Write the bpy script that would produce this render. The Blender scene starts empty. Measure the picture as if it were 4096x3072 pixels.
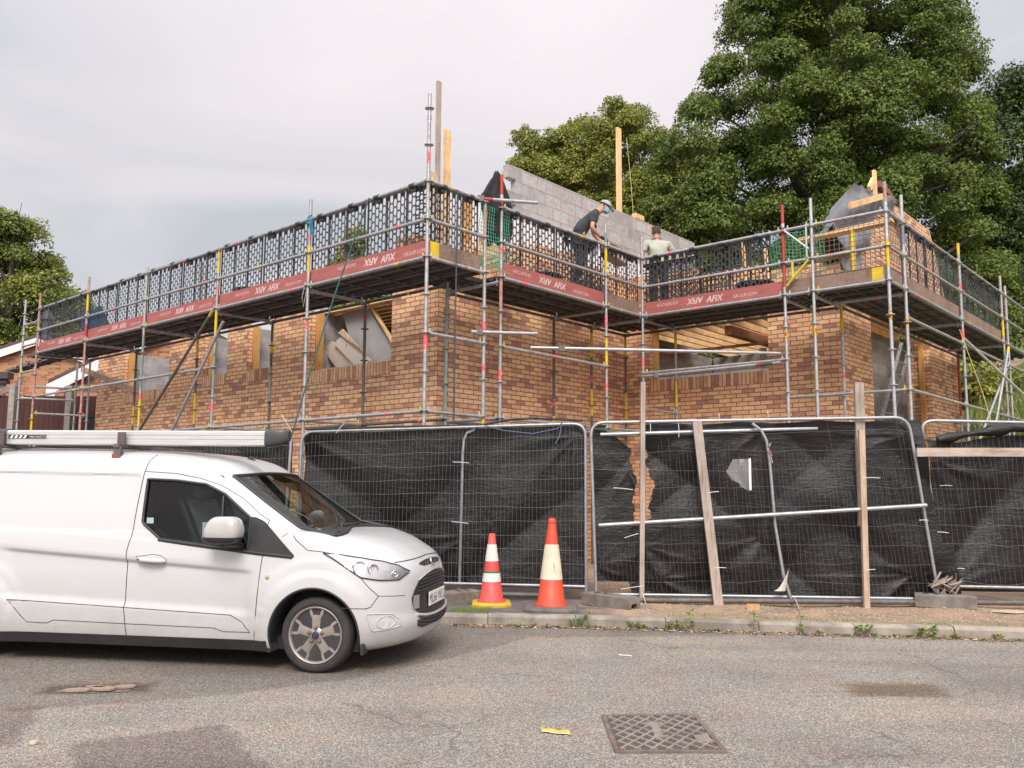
import bpy, bmesh, math, random
import numpy as np
from mathutils import Vector, Matrix
random.seed(7)
C = bpy.data.collections.new("scene"); bpy.context.scene.collection.children.link(C)
S = bpy.context.scene
R = math.radians

# ---------------------------------------------------------------- camera
EYE = Vector((0, 0, 1.42))
PITCH, ROLL = 0.118278, 0.006383
cam = bpy.data.cameras.new("camera"); camo = bpy.data.objects.new("camera", cam); C.objects.link(camo)
cam.sensor_width = 36; cam.lens = 30.53; cam.clip_end = 2000; cam.clip_start = 0.05
_r0 = Vector((1, 0, 0)); _u0 = Vector((0, -math.sin(PITCH), math.cos(PITCH))); _f = Vector((0, math.cos(PITCH), math.sin(PITCH)))
_r = _r0*math.cos(ROLL) + _u0*math.sin(ROLL); _u = -_r0*math.sin(ROLL) + _u0*math.cos(ROLL)
camo.matrix_world = Matrix(((_r.x, _u.x, -_f.x, EYE.x), (_r.y, _u.y, -_f.y, EYE.y), (_r.z, _u.z, -_f.z, EYE.z), (0, 0, 0, 1)))
S.camera = camo

# ---------------------------------------------------------------- light
SUN_EL, SUN_AZ = R(44), R(180)      # high, behind the camera and a little to its left, seen through cloud
sun = bpy.data.lights.new("sun", 'SUN'); sun.energy = 2.0; sun.angle = R(24); sun.color = (1, 0.955, 0.895)
suno = bpy.data.objects.new("sun", sun); C.objects.link(suno)
_d = Vector((math.cos(SUN_EL)*math.sin(SUN_AZ), math.cos(SUN_EL)*math.cos(SUN_AZ), math.sin(SUN_EL)))
suno.rotation_euler = _d.to_track_quat('Z', 'Y').to_euler(); suno.location = (0, -20, 30)
world = bpy.data.worlds.new("World"); S.world = world; world.use_nodes = True
nt = world.node_tree; N = nt.nodes; L = nt.links; N.clear()
out = N.new('ShaderNodeOutputWorld'); bg = N.new('ShaderNodeBackground'); bg.inputs[1].default_value = 0.1
sky = N.new('ShaderNodeTexSky'); sky.sky_type = 'NISHITA'; sky.sun_disc = False
sky.sun_elevation = SUN_EL; sky.sun_rotation = SUN_AZ; sky.air_density = 1.2; sky.dust_density = 2
tc = N.new('ShaderNodeTexCoord'); sep = N.new('ShaderNodeSeparateXYZ'); L.new(tc.outputs['Generated'], sep.inputs[0])
def wm(op, a, b=None, c=None):
    n = N.new('ShaderNodeMath'); n.operation = op
    for i, v in enumerate((a, b, c)):
        if v is None: continue
        if isinstance(v, (int, float)): n.inputs[i].default_value = v
        else: L.new(v, n.inputs[i])
    return n.outputs[0]
zz = wm('MAXIMUM', sep.outputs['Z'], 0.0); den = wm('ADD', zz, 0.16)
cmb = N.new('ShaderNodeCombineXYZ'); L.new(wm('DIVIDE', sep.outputs['X'], den), cmb.inputs[0]); L.new(wm('DIVIDE', sep.outputs['Y'], den), cmb.inputs[1])
mp = N.new('ShaderNodeMapping'); mp.inputs['Scale'].default_value = (0.6, 0.75, 1); mp.inputs['Rotation'].default_value = (0, 0, R(-24)); mp.inputs['Location'].default_value = (3.1, 1.75, 0)
L.new(cmb.outputs[0], mp.inputs[0])
n1 = N.new('ShaderNodeTexNoise'); n1.inputs['Scale'].default_value = 1.35; n1.inputs['Detail'].default_value = 7; n1.inputs['Roughness'].default_value = 0.42; n1.inputs['Distortion'].default_value = 0.7
L.new(mp.outputs[0], n1.inputs['Vector'])
cr = N.new('ShaderNodeValToRGB'); L.new(n1.outputs[0], cr.inputs[0])
e = cr.color_ramp.elements
e[0].position = 0.37; e[0].color = (3.85, 3.95, 4.2, 1); e[1].position = 0.61; e[1].color = (5.9, 5.45, 5.55, 1)
m_ = cr.color_ramp.elements.new(0.455); m_.color = (4.75, 4.65, 4.85, 1)
m_ = cr.color_ramp.elements.new(0.53); m_.color = (5.45, 5.12, 5.22, 1)
# cloud brightens towards zenith and sun side, boosted out of view to light the walls
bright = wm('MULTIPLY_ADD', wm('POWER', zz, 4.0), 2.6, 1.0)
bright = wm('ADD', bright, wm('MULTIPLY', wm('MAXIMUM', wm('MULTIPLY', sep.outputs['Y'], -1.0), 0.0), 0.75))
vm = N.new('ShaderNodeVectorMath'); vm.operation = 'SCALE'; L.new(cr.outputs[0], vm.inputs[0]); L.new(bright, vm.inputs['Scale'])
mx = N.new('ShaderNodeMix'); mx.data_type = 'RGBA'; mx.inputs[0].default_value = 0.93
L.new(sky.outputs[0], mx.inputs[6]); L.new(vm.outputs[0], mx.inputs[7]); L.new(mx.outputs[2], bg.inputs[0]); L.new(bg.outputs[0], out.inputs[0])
S.view_settings.view_transform = 'Standard'; S.view_settings.look = 'None'; S.view_settings.exposure = 0.60; S.view_settings.gamma = 1
S.cycles.max_bounces = 8; S.cycles.transparent_max_bounces = 12

# ---------------------------------------------------------------- mesh builder
class MB:
    def __init__(s): s.v = []; s.f = []; s.m = []; s.sm = []; s.uv = []
    def add(s, vs, fs, m=0, smooth=False, uvs=None):
        o = len(s.v); s.v += [tuple(v) for v in vs]
        for i, f in enumerate(fs):
            s.f.append([o+k for k in f]); s.m.append(m); s.sm.append(smooth); s.uv.append(uvs[i] if uvs else None)
        return s
    def box(s, c, size, m=0, ax=None, uvs=None):
        X, Y, Z = ax if ax else (Vector((1,0,0)), Vector((0,1,0)), Vector((0,0,1)))
        c = Vector(c); a, b, d = [k/2 for k in size]
        vs = [c + X*(a*i) + Y*(b*j) + Z*(d*k) for k in (-1,1) for j in (-1,1) for i in (-1,1)]
        return s.add(vs, [(0,2,3,1),(4,5,7,6),(0,1,5,4),(2,6,7,3),(0,4,6,2),(1,3,7,5)], m)
    def bar(s, p, q, w, h, m=0, up=(0,0,1)):
        p, q = Vector(p), Vector(q); X = (q-p); l = X.length; X.normalize(); up = Vector(up)
        if abs(X.dot(up)) > .98: up = Vector((0,1,0))
        Y = up.cross(X).normalized(); Z = X.cross(Y)
        return s.box((p+q)/2, (l, w, h), m, (X, Y, Z))
    def tube(s, pts, r, n=8, m=0, caps=True, closed=False):
        pts = [Vector(p) for p in pts]; k = len(pts); rs = r if isinstance(r, (list, tuple)) else [r]*k
        vs = []; up = None
        for i, p in enumerate(pts):
            if closed: t = pts[(i+1) % k]-pts[i-1]
            else: t = pts[min(i+1, k-1)]-pts[max(i-1, 0)]
            t.normalize()
            if up is None: up = Vector((0,0,1)) if abs(t.z) < .9 else Vector((0,1,0))
            a = t.cross(up).normalized(); b = a.cross(t); up = b
            vs += [p + (a*math.cos(2*math.pi*j/n) + b*math.sin(2*math.pi*j/n))*rs[i] for j in range(n)]
        fs = []
        for i in range(k if closed else k-1):
            o, o2 = i*n, ((i+1) % k)*n
            fs += [(o+j, o+(j+1) % n, o2+(j+1) % n, o2+j) for j in range(n)]
        s.add(vs, fs, m, True)
        if caps and not closed:
            s.add(vs[:n], [tuple(range(n-1, -1, -1))], m); s.add(vs[-n:], [tuple(range(n))], m)
        return s
    def lathe(s, prof, c, axis=(0,0,1), n=24, m=0, smooth=True, xdir=None, caps=True):
        A = Vector(axis).normalized(); c = Vector(c)
        X = Vector(xdir) if xdir else (Vector((1,0,0)) if abs(A.x) < .9 else Vector((0,1,0)))
        X = (X-A*X.dot(A)).normalized(); Y = A.cross(X); vs = []
        for r, h in prof:
            vs += [c + A*h + (X*math.cos(2*math.pi*j/n)+Y*math.sin(2*math.pi*j/n))*r for j in range(n)]
        fs = [(i*n+j, i*n+(j+1) % n, (i+1)*n+(j+1) % n, (i+1)*n+j) for i in range(len(prof)-1) for j in range(n)]
        s.add(vs, fs, m, smooth)
        if caps:
            if prof[0][0] > 1e-4: s.add(vs[:n], [tuple(range(n-1, -1, -1))], m)
            if prof[-1][0] > 1e-4: s.add(vs[-n:], [tuple(range(n))], m)
        return s
    def prism(s, poly, o, X, Y, d, m=0, smooth=False):
        """polygon in plane (o, X, Y), pushed out by the vector d"""
        o, X, Y, d = Vector(o), Vector(X), Vector(Y), Vector(d); n = len(poly)
        a = [o+X*p[0]+Y*p[1] for p in poly]; vs = a+[p+d for p in a]
        fs = [tuple(range(n-1, -1, -1)), tuple(range(n, 2*n))]+[(i, (i+1) % n, n+(i+1) % n, n+i) for i in range(n)]
        return s.add(vs, fs, m, smooth)
    def grid(s, fn, nu, nv, m=0, smooth=True, uv=False):
        vs = [fn(i/nu, j/nv) for j in range(nv+1) for i in range(nu+1)]
        fs = [(j*(nu+1)+i, j*(nu+1)+i+1, (j+1)*(nu+1)+i+1, (j+1)*(nu+1)+i) for j in range(nv) for i in range(nu)]
        us = [[(i/nu, j/nv), ((i+1)/nu, j/nv), ((i+1)/nu, (j+1)/nv), (i/nu, (j+1)/nv)] for j in range(nv) for i in range(nu)] if uv else None
        return s.add(vs, fs, m, smooth, us)
    def build(s, name, mats, parent=None):
        o = wloc(parent) if parent else Vector((0,0,0))
        me = bpy.data.meshes.new(name)
        me.from_pydata([(v[0]-o.x, v[1]-o.y, v[2]-o.z) for v in s.v], [], s.f)
        if not isinstance(mats, (list, tuple)): mats = [mats]
        for m in mats: me.materials.append(m)
        me.polygons.foreach_set('material_index', s.m); me.polygons.foreach_set('use_smooth', s.sm)
        if any(u is not None for u in s.uv):
            ul = me.uv_layers.new(name='uv'); flat = []
            for f, u in zip(s.f, s.uv):
                flat += [c for p in (u or [(0, 0)]*len(f)) for c in p]
            ul.data.foreach_set('uv', flat)
        me.update()
        ob = bpy.data.objects.new(name, me); C.objects.link(ob)
        if parent: ob.parent = parent
        return ob
def wloc(o):
    p = Vector((0,0,0))
    while o: p += o.location; o = o.parent
    return p
def tag(o, label, cat, group=None, kind=None):
    if label: o['label'] = label
    if cat: o['category'] = cat
    if group: o['group'] = group
    if kind: o['kind'] = kind
    return o
def thing(name, label, cat, loc, group=None):
    o = bpy.data.objects.new(name, None); C.objects.link(o); o.location = loc; o.empty_display_size = .2
    return tag(o, label, cat, group)
def struct(ob): ob['kind'] = 'structure'; return ob
def dup(o, parent=None, loc=None):
    c = o.copy(); C.objects.link(c)
    if parent: c.parent = parent
    if loc is not None: c.location = loc
    for ch in list(o.children): dup(ch, c)
    return c
def bake(ob):
    """apply the modifiers of an object into its mesh"""
    dg = bpy.context.evaluated_depsgraph_get(); dg.update()
    me = bpy.data.meshes.new_from_object(ob.evaluated_get(dg)); ob.modifiers.clear(); ob.data = me; return ob
def text_mb(txt, size, o, X, Y, d, m=0, mb=None, cx=False, shear=0.0, bold=0.0):
    """the words as a thin raised mesh in the plane (o, X, Y)"""
    cu = bpy.data.curves.new('txt', 'FONT'); cu.body = txt; cu.size = size; cu.shear = shear; cu.fill_mode = 'FRONT'; cu.offset = bold; cu.resolution_u = 3
    cu.align_x = 'CENTER' if cx else 'LEFT'
    t = bpy.data.objects.new('txt', cu); C.objects.link(t); dg = bpy.context.evaluated_depsgraph_get()
    me = bpy.data.meshes.new_from_object(t.evaluated_get(dg)); bpy.data.objects.remove(t); bpy.data.curves.remove(cu)
    mb = mb or MB(); o, X, Y, d = Vector(o), Vector(X), Vector(Y), Vector(d)
    vs = [o+X*v.co.x+Y*v.co.y+d for v in me.vertices]
    mb.add(vs, [tuple(p.vertices) for p in me.polygons], m); bpy.data.meshes.remove(me); return mb

# ---------------------------------------------------------------- materials
def newmat(name):
    m = bpy.data.materials.new(name); m.use_nodes = True; return m, m.node_tree.nodes, m.node_tree.links, m.node_tree.nodes['Principled BSDF']
def lk(Lk, a, b): Lk.new(a, b)
def noise(Nn, Lk, scale, detail=4, rough=.55, vec=None, dist=0.0):
    n = Nn.new('ShaderNodeTexNoise'); n.inputs['Scale'].default_value = scale; n.inputs['Detail'].default_value = detail; n.inputs['Roughness'].default_value = rough; n.inputs['Distortion'].default_value = dist
    if vec is not None: Lk.new(vec, n.inputs['Vector'])
    return n
def coord(Nn, Lk, kind='Object', scale=None, rot=None):
    t = Nn.new('ShaderNodeTexCoord'); o = t.outputs[kind]
    if scale or rot:
        mp = Nn.new('ShaderNodeMapping'); Lk.new(o, mp.inputs[0]); o = mp.outputs[0]
        if scale: mp.inputs['Scale'].default_value = scale
        if rot: mp.inputs['Rotation'].default_value = rot
    return o
def ramp(Nn, Lk, fac, stops):
    r = Nn.new('ShaderNodeValToRGB'); Lk.new(fac, r.inputs[0]); e = r.color_ramp.elements
    while len(e) < len(stops): e.new(.5)
    for k, (p, c) in zip(e, stops):
        k.position = p; k.color = (c[0], c[1], c[2], 1) if hasattr(c, '__len__') else (c, c, c, 1)
    return r.outputs[0]
def mix(Nn, Lk, f, a, b, mode='MIX'):
    n = Nn.new('ShaderNodeMix'); n.data_type = 'RGBA'; n.blend_type = mode
    for i, v in ((0, f), (6, a), (7, b)):
        if hasattr(v, 'is_linked'): Lk.new(v, n.inputs[i])
        elif i == 0: n.inputs[0].default_value = v
        else: n.inputs[i].default_value = (v[0], v[1], v[2], 1)
    return n.outputs[2]
def bump(Nn, Lk, h, b, strength=.3, dist=.01):
    n = Nn.new('ShaderNodeBump'); n.inputs['Strength'].default_value = strength; n.inputs['Distance'].default_value = dist; Lk.new(h, n.inputs['Height']); Lk.new(n.outputs[0], b.inputs['Normal']); return n
def plain(name, c, rough=.6, metal=0, c2=None, scale=6, bmp=0, bscale=40, stops=(.35, .65), spec=None, stretch=None, coat=0):
    m, Nn, Lk, b = newmat(name); b.inputs['Roughness'].default_value = rough; b.inputs['Metallic'].default_value = metal
    if spec is not None: b.inputs['Specular IOR Level'].default_value = spec
    if coat: b.inputs['Coat Weight'].default_value = coat; b.inputs['Coat Roughness'].default_value = .03
    v = coord(Nn, Lk, 'Object', stretch)
    if c2:
        n = noise(Nn, Lk, scale, 6, .6, v); Lk.new(ramp(Nn, Lk, n.outputs[0], [(stops[0], c), (stops[1], c2)]), b.inputs['Base Color'])
    else: b.inputs['Base Color'].default_value = (*c, 1)
    if bmp: bump(Nn, Lk, noise(Nn, Lk, bscale, 5, .6, v).outputs[0], b, bmp, .01)
    return m
def brickmat(name, offset=.5, w=.225, h=.075, mortar=.0145, cols=None, mcol=(.175, .10, .07), bmp=.8):
    m, Nn, Lk, b = newmat(name); b.inputs['Roughness'].default_value = .9; b.inputs['Specular IOR Level'].default_value = .15
    uv = Nn.new('ShaderNodeUVMap').outputs[0]
    t = Nn.new('ShaderNodeTexBrick'); Lk.new(uv, t.inputs['Vector']); t.offset = offset; t.squash = 1
    for k, v in (('Scale', 1), ('Mortar Size', mortar/2), ('Mortar Smooth', .25), ('Bias', 0), ('Brick Width', w), ('Row Height', h)): t.inputs[k].default_value = v
    t.inputs['Color1'].default_value = (0, 0, 0, 1); t.inputs['Color2'].default_value = (1, 1, 1, 1); t.inputs['Mortar'].default_value = (.5, .5, .5, 1)
    c = ramp(Nn, Lk, t.outputs['Color'], cols)
    # the kiln banding and grain inside single bricks
    n = noise(Nn, Lk, 9, 6, .65, uv); g = noise(Nn, Lk, 160, 3, .6, uv); big = noise(Nn, Lk, .9, 3, .5, uv)
    c = mix(Nn, Lk, 1.0, c, ramp(Nn, Lk, n.outputs[0], [(.3, (.80, .77, .75)), (.55, (1.03, 1.03, 1.03)), (.75, (1.15, 1.13, 1.1))]), 'MULTIPLY')
    c = mix(Nn, Lk, .55, c, ramp(Nn, Lk, g.outputs[0], [(.3, (.6, .58, .56)), (.7, (1.3, 1.3, 1.3))]), 'MULTIPLY')
    c = mix(Nn, Lk, 1.0, c, ramp(Nn, Lk, big.outputs[0], [(.3, (.86, .84, .84)), (.65, (1.06, 1.05, 1.03))]), 'MULTIPLY')
    mc = mix(Nn, Lk, n.outputs[0], mcol, tuple(k*1.6 for k in mcol))
    Lk.new(mix(Nn, Lk, t.outputs['Fac'], c, mc), b.inputs['Base Color'])
    inv = Nn.new('ShaderNodeMath'); inv.operation = 'MULTIPLY_ADD'; inv.inputs[1].default_value = -1; inv.inputs[2].default_value = 1; Lk.new(t.outputs['Fac'], inv.inputs[0])
    ad = Nn.new('ShaderNodeMath'); ad.operation = 'MULTIPLY_ADD'; ad.inputs[1].default_value = .35; Lk.new(g.outputs[0], ad.inputs[0]); Lk.new(inv.outputs[0], ad.inputs[2])
    bump(Nn, Lk, ad.outputs[0], b, bmp, .006); return m
def woodmat(name, c1, c2, scale=3, axis=2, rough=.75):
    """grain runs along the local axis given"""
    m, Nn, Lk, b = newmat(name); b.inputs['Roughness'].default_value = rough; b.inputs['Specular IOR Level'].default_value = .25
    sc = [scale*7]*3; sc[axis] = scale*.5
    v = coord(Nn, Lk, 'Object', sc); n = noise(Nn, Lk, 1.0, 6, .65, v, 1.2)
    v2 = coord(Nn, Lk, 'Object'); k = noise(Nn, Lk, 3.0, 3, .5, v2)
    c = ramp(Nn, Lk, n.outputs[0], [(.3, c2), (.5, c1), (.72, tuple(min(1, x*1.12) for x in c1))])
    c = mix(Nn, Lk, 1, c, ramp(Nn, Lk, k.outputs[0], [(.3, (.78, .76, .74)), (.6, (1.05, 1.05, 1.05))]), 'MULTIPLY')
    Lk.new(c, b.inputs['Base Color']); bump(Nn, Lk, n.outputs[0], b, .25, .004); return m
M = {}
BUFF = [(.0, (.84, .505, .295)), (.25, (.90, .59, .36)), (.42, (.81, .48, .285)), (.60, (.86, .53, .31)), (.74, (.74, .42, .26)), (.83, (.53, .295, .21)), (.92, (.42, .235, .175)), (1, (.60, .335, .23))]
M['brick'] = brickmat('buff_brick', cols=BUFF)
M['soldier'] = brickmat('soldier_brick', offset=0, w=.232, cols=BUFF)
M['block'] = brickmat('grey_block', w=.45, h=.225, mortar=.012, cols=[(0, (.36, .35, .36)), (.5, (.42, .41, .42)), (1, (.32, .31, .32))], mcol=(.34, .27, .24), bmp=.4)
M['block_new'] = brickmat('new_block', w=.45, h=.225, mortar=.026, cols=[(0, (.42, .42, .425)), (.5, (.49, .487, .49)), (1, (.36, .355, .36))], mcol=(.33, .235, .19), bmp=.8)
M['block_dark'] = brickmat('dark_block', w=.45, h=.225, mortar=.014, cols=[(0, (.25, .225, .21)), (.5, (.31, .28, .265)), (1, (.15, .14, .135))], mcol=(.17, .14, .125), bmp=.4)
M['pine'] = woodmat('sawn_pine', (.80, .55, .29), (.60, .36, .17), 3, 2)
M['pine_h'] = woodmat('sawn_pine_across', (.80, .53, .27), (.60, .35, .16), 3, 1)
M['pine_red'] = woodmat('treated_pine', (.36, .17, .09), (.24, .10, .055), 3, 1)
M['grey_wood'] = woodmat('weathered_wood', (.40, .33, .28), (.24, .19, .16), 4, 2)
M['grey_wood_h'] = woodmat('weathered_board', (.27, .185, .145), (.13, .085, .068), 4, 0)
M['stake_h'] = woodmat('weathered_rail_wood', (.46, .37, .31), (.28, .21, .17), 4, 0)
M['tan_wood'] = woodmat('tan_wood', (.50, .37, .27), (.33, .24, .175), 3, 2)
def steelmat(name, c1=(.36, .36, .365), c2=(.22, .22, .225), rough=.5, metal=.55):
    m, Nn, Lk, b = newmat(name); v = coord(Nn, Lk, 'Object'); n = noise(Nn, Lk, 14, 6, .7, v); k = noise(Nn, Lk, 1.7, 4, .6, v)
    c = ramp(Nn, Lk, n.outputs[0], [(.3, c2), (.55, c1), (.8, tuple(x*1.25 for x in c1))])
    r = ramp(Nn, Lk, k.outputs[0], [(.6, (0, 0, 0)), (.75, (.45, .45, .45))])
    c = mix(Nn, Lk, r, c, (.22, .13, .09)); Lk.new(c, b.inputs['Base Color'])
    b.inputs['Metallic'].default_value = metal; b.inputs['Roughness'].default_value = rough
    bump(Nn, Lk, n.outputs[0], b, .15, .004); return m
M['galv'] = steelmat('galvanised_steel', (.44, .44, .44), (.29, .285, .28))
M['galv_light'] = steelmat('bright_galvanised_steel', (.5, .51, .52), (.36, .37, .38), .42, .6)
M['galv_fence'] = steelmat('fence_tube_steel', (.40, .41, .43), (.30, .31, .33), .42, .6)
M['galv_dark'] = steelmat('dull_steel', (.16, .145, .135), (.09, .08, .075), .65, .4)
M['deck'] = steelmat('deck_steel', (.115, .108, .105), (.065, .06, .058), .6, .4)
M['yellow'] = plain('yellow_paint', (.72, .52, .02), .55, 0, (.55, .38, .03), 9, .1)
M['red_paint'] = plain('red_paint', (.50, .05, .04), .55, 0, (.36, .05, .045), 9, .1)
M['pink_tape'] = plain('pink_tape', (.80, .10, .13), .5, 0, (.8, .4, .4), 30, stops=(.5, .7))
M['orange_tape'] = plain('orange_sticker', (.85, .42, .03), .5, 0, (.04, .03, .03), 45, stops=(.5, .56))
M['green_paint'] = plain('green_paint', (.25, .31, .28), .6, .2, (.19, .21, .20), 9)
M['blue_tape'] = plain('blue_tape', (.10, .16, .45), .5, 0, (.3, .3, .32), 20)
M['rust_red'] = plain('faded_red_paint', (.42, .16, .12), .65, 0, (.36, .34, .33), 14, .1, stops=(.4, .65))
M['toe_red'] = plain('red_toe_board', (.41, .125, .108), .65, 0, (.30, .085, .075), 3, .08, stops=(.35, .75), stretch=(1, 1, 5))
M['text_white'] = plain('board_lettering', (.66, .52, .49), .7, 0, (.46, .22, .19), 22, stops=(.5, .8))
M['blackplastic'] = plain('black_plastic', (.034, .035, .038), .5, 0, (.055, .056, .06), 5)
M['black'] = plain('black_rubber', (.02, .02, .021), .7)
M['old_block'] = plain('old_fence_block', (.235, .205, .178), .95, 0, (.13, .112, .098), 6, .5, 50)
M['concrete'] = plain('concrete', (.36, .33, .29), .9, 0, (.24, .22, .195), 7, .4, 60)
M['green_net'] = plain('green_netting', (.10, .42, .27), .6)
M['brown_net'] = plain('brown_wire_mesh', (.20, .13, .11), .6, .2)
# ---------------------------------------------------------------- the ground
def asphalt(name, c, dark, light, pink=.35, patches=False):
    m, Nn, Lk, b = newmat(name); b.inputs['Roughness'].default_value = .88; b.inputs['Specular IOR Level'].default_value = .25
    v = coord(Nn, Lk, 'Object')
    vo = Nn.new('ShaderNodeTexVoronoi'); vo.inputs['Scale'].default_value = 125; Lk.new(v, vo.inputs['Vector'])
    f = noise(Nn, Lk, 95, 4, .7, v); bigp = noise(Nn, Lk, .55, 5, .6, v, .6); mid = noise(Nn, Lk, 2.2, 5, .65, v, .4)
    sepc = Nn.new('ShaderNodeSeparateColor'); Lk.new(vo.outputs['Color'], sepc.inputs[0])
    stone = ramp(Nn, Lk, sepc.outputs[0], [(0, dark), (.45, c), (.8, tuple(x*1.18 for x in c)), (.95, light), (1, light)])
    gap = ramp(Nn, Lk, vo.outputs['Distance'], [(.25, (1, 1, 1)), (.7, (.5, .5, .5))])
    col = mix(Nn, Lk, 1, stone, gap, 'MULTIPLY')
    col = mix(Nn, Lk, .8, col, ramp(Nn, Lk, f.outputs[0], [(.3, (.68, .68, .68)), (.5, (1, 1, 1)), (.7, (1.3, 1.29, 1.27))]), 'MULTIPLY')
    pk = ramp(Nn, Lk, mid.outputs[0], [(.5, (0, 0, 0)), (.72, (pink, pink, pink))])
    col = mix(Nn, Lk, pk, col, mix(Nn, Lk, 1, col, (1.12, .86, .80), 'MULTIPLY'))
    col = mix(Nn, Lk, 1, col, ramp(Nn, Lk, bigp.outputs[0], [(.3, (.80, .80, .81)), (.5, (1, 1, 1)), (.7, (1.12, 1.1, 1.07))]), 'MULTIPLY')
    if patches:
        def mth(op, a, b_=None, c_=None):
            n_ = Nn.new('ShaderNodeMath'); n_.operation = op
            for i_, x_ in enumerate((a, b_, c_)):
                if x_ is None: continue
                if isinstance(x_, (int, float)): n_.inputs[i_].default_value = x_
                else: Lk.new(x_, n_.inputs[i_])
            return n_.outputs[0]
        sx = Nn.new('ShaderNodeSeparateXYZ'); Lk.new(v, sx.inputs[0]); X_, Y_o = sx.outputs[0], sx.outputs[1]
        wob = noise(Nn, Lk, 5, 5, .65, v).outputs[0]; wob2 = noise(Nn, Lk, 28, 3, .6, v).outputs[0]
        wv = mth('ADD', mth('MULTIPLY_ADD', wob, .22, -.11), mth('MULTIPLY_ADD', wob2, .10, -.05))
        # the trench repair runs from under the van towards the kerb: its edge as y over x
        def edge(pts):
            t_ = mth('MULTIPLY_ADD', X_, 1/12, .75); r_ = Nn.new('ShaderNodeValToRGB'); Lk.new(t_, r_.inputs[0]); e_ = r_.color_ramp.elements
            while len(e_) < len(pts): e_.new(.5)
            for k_, (px, py) in zip(e_, pts): k_.position = (px+9)/12; k_.color = (py/12,)*3+(1,)
            return mth('MULTIPLY', r_.outputs[0], 12)
        def soft(val, w_): n_ = Nn.new('ShaderNodeMapRange'); n_.interpolation_type = 'SMOOTHSTEP'; Lk.new(val, n_.inputs[0]); n_.inputs[1].default_value = -w_; n_.inputs[2].default_value = w_; return n_.outputs[0]
        E_ = edge([(-9, 3.7), (-5, 5.0), (-1.99, 6.10), (-1.16, 6.68), (-.52, 7.47), (-.12, 8.02), (.2, 8.5), (2.6, 8.72)])
        m1 = mth('MULTIPLY', soft(mth('ADD', mth('SUBTRACT', Y_o, E_), wv), .05), soft(mth('SUBTRACT', 2.3, X_), .5))
        def rect(cx_, cy_, rot, hx, hy, w_=.05):
            a_ = mth('SUBTRACT', X_, cx_); b2 = mth('SUBTRACT', Y_o, cy_); c_, s_ = math.cos(rot), math.sin(rot)
            u_ = mth('ADD', mth('MULTIPLY', a_, c_), mth('MULTIPLY', b2, s_)); v_ = mth('SUBTRACT', mth('MULTIPLY', b2, c_), mth('MULTIPLY', a_, s_))
            q_ = mth('MINIMUM', mth('SUBTRACT', hx, mth('ABSOLUTE', u_)), mth('SUBTRACT', hy, mth('ABSOLUTE', v_))); return soft(mth('ADD', q_, wv), w_)
        m2 = mth('MAXIMUM', rect(-1.78, 4.72, .55, .42, .55), rect(-3.75, 5.05, .35, .95, .45))
        m3 = mth('MULTIPLY', rect(2.75, 6.42, -.05, .34, .20, .10), .9); m4 = rect(-2.9, 6.3, .12, .36, .13, .08)
        m5 = mth('MULTIPLY', rect(1.2, 8.42, -.07, 1.1, .10, .16), .55)
        col = mix(Nn, Lk, mth('MULTIPLY', m1, .62), col, mix(Nn, Lk, 1, col, (.58, .565, .555), 'MULTIPLY'))
        col = mix(Nn, Lk, m2, col, mix(Nn, Lk, 1, col, (.68, .645, .65), 'MULTIPLY'))
        col = mix(Nn, Lk, m3, col, mix(Nn, Lk, 1, col, (.56, .46, .38), 'MULTIPLY'))
        col = mix(Nn, Lk, m4, col, mix(Nn, Lk, 1, col, (.50, .42, .38), 'MULTIPLY'))
        col = mix(Nn, Lk, m5, col, mix(Nn, Lk, 1, col, (1.25, 1.12, .90), 'MULTIPLY'))
        vc = Nn.new('ShaderNodeTexVoronoi'); vc.feature = 'DISTANCE_TO_EDGE'; vc.inputs['Scale'].default_value = .55; wv3 = Nn.new('ShaderNodeVectorMath'); wv3.operation = 'MULTIPLY_ADD'; Lk.new(noise(Nn, Lk, 2.2, 6, .7, v).outputs[1], wv3.inputs[0]); wv3.inputs[1].default_value = (.5, .5, 0); Lk.new(v, wv3.inputs[2]); Lk.new(wv3.outputs[0], vc.inputs['Vector'])
        cm = mth('MULTIPLY', ramp(Nn, Lk, vc.outputs['Distance'], [(.0, 1), (.006, 0)]), ramp(Nn, Lk, noise(Nn, Lk, .7, 3, .5, v).outputs[0], [(.50, 0), (.58, .75)])); col = mix(Nn, Lk, cm, col, (.075, .066, .058))
        sp2 = Nn.new('ShaderNodeTexVoronoi'); sp2.inputs['Scale'].default_value = 2.3; Lk.new(v, sp2.inputs['Vector']); oil = mth('MULTIPLY', ramp(Nn, Lk, sp2.outputs['Distance'], [(.05, 1), (.13, 0)]), ramp(Nn, Lk, noise(Nn, Lk, 1.1, 2, .5, v).outputs[0], [(.52, 0), (.62, .5)])); col = mix(Nn, Lk, oil, col, mix(Nn, Lk, 1, col, (.5, .48, .46), 'MULTIPLY'))
        # long faint wheel tracks and a crack line
        tr = noise(Nn, Lk, 1.0, 4, .6, coord(Nn, Lk, 'Object', (.25, 1.6, 1), (0, 0, .14)), .3).outputs[0]
        col = mix(Nn, Lk, 1, col, ramp(Nn, Lk, tr, [(.32, (.86, .85, .85)), (.5, (1, 1, 1)), (.68, (1.09, 1.08, 1.06))]), 'MULTIPLY')
    Lk.new(col, b.inputs['Base Color'])
    h = Nn.new('ShaderNodeMath'); h.operation = 'SUBTRACT'; Lk.new(f.outputs[0], h.inputs[0]); Lk.new(vo.outputs['Distance'], h.inputs[1])
    bump(Nn, Lk, h.outputs[0], b, .55, .008); return m
M['asphalt'] = asphalt('worn_asphalt', (.34, .306, .268), (.195, .172, .15), (.60, .545, .485), .45, True)
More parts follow.
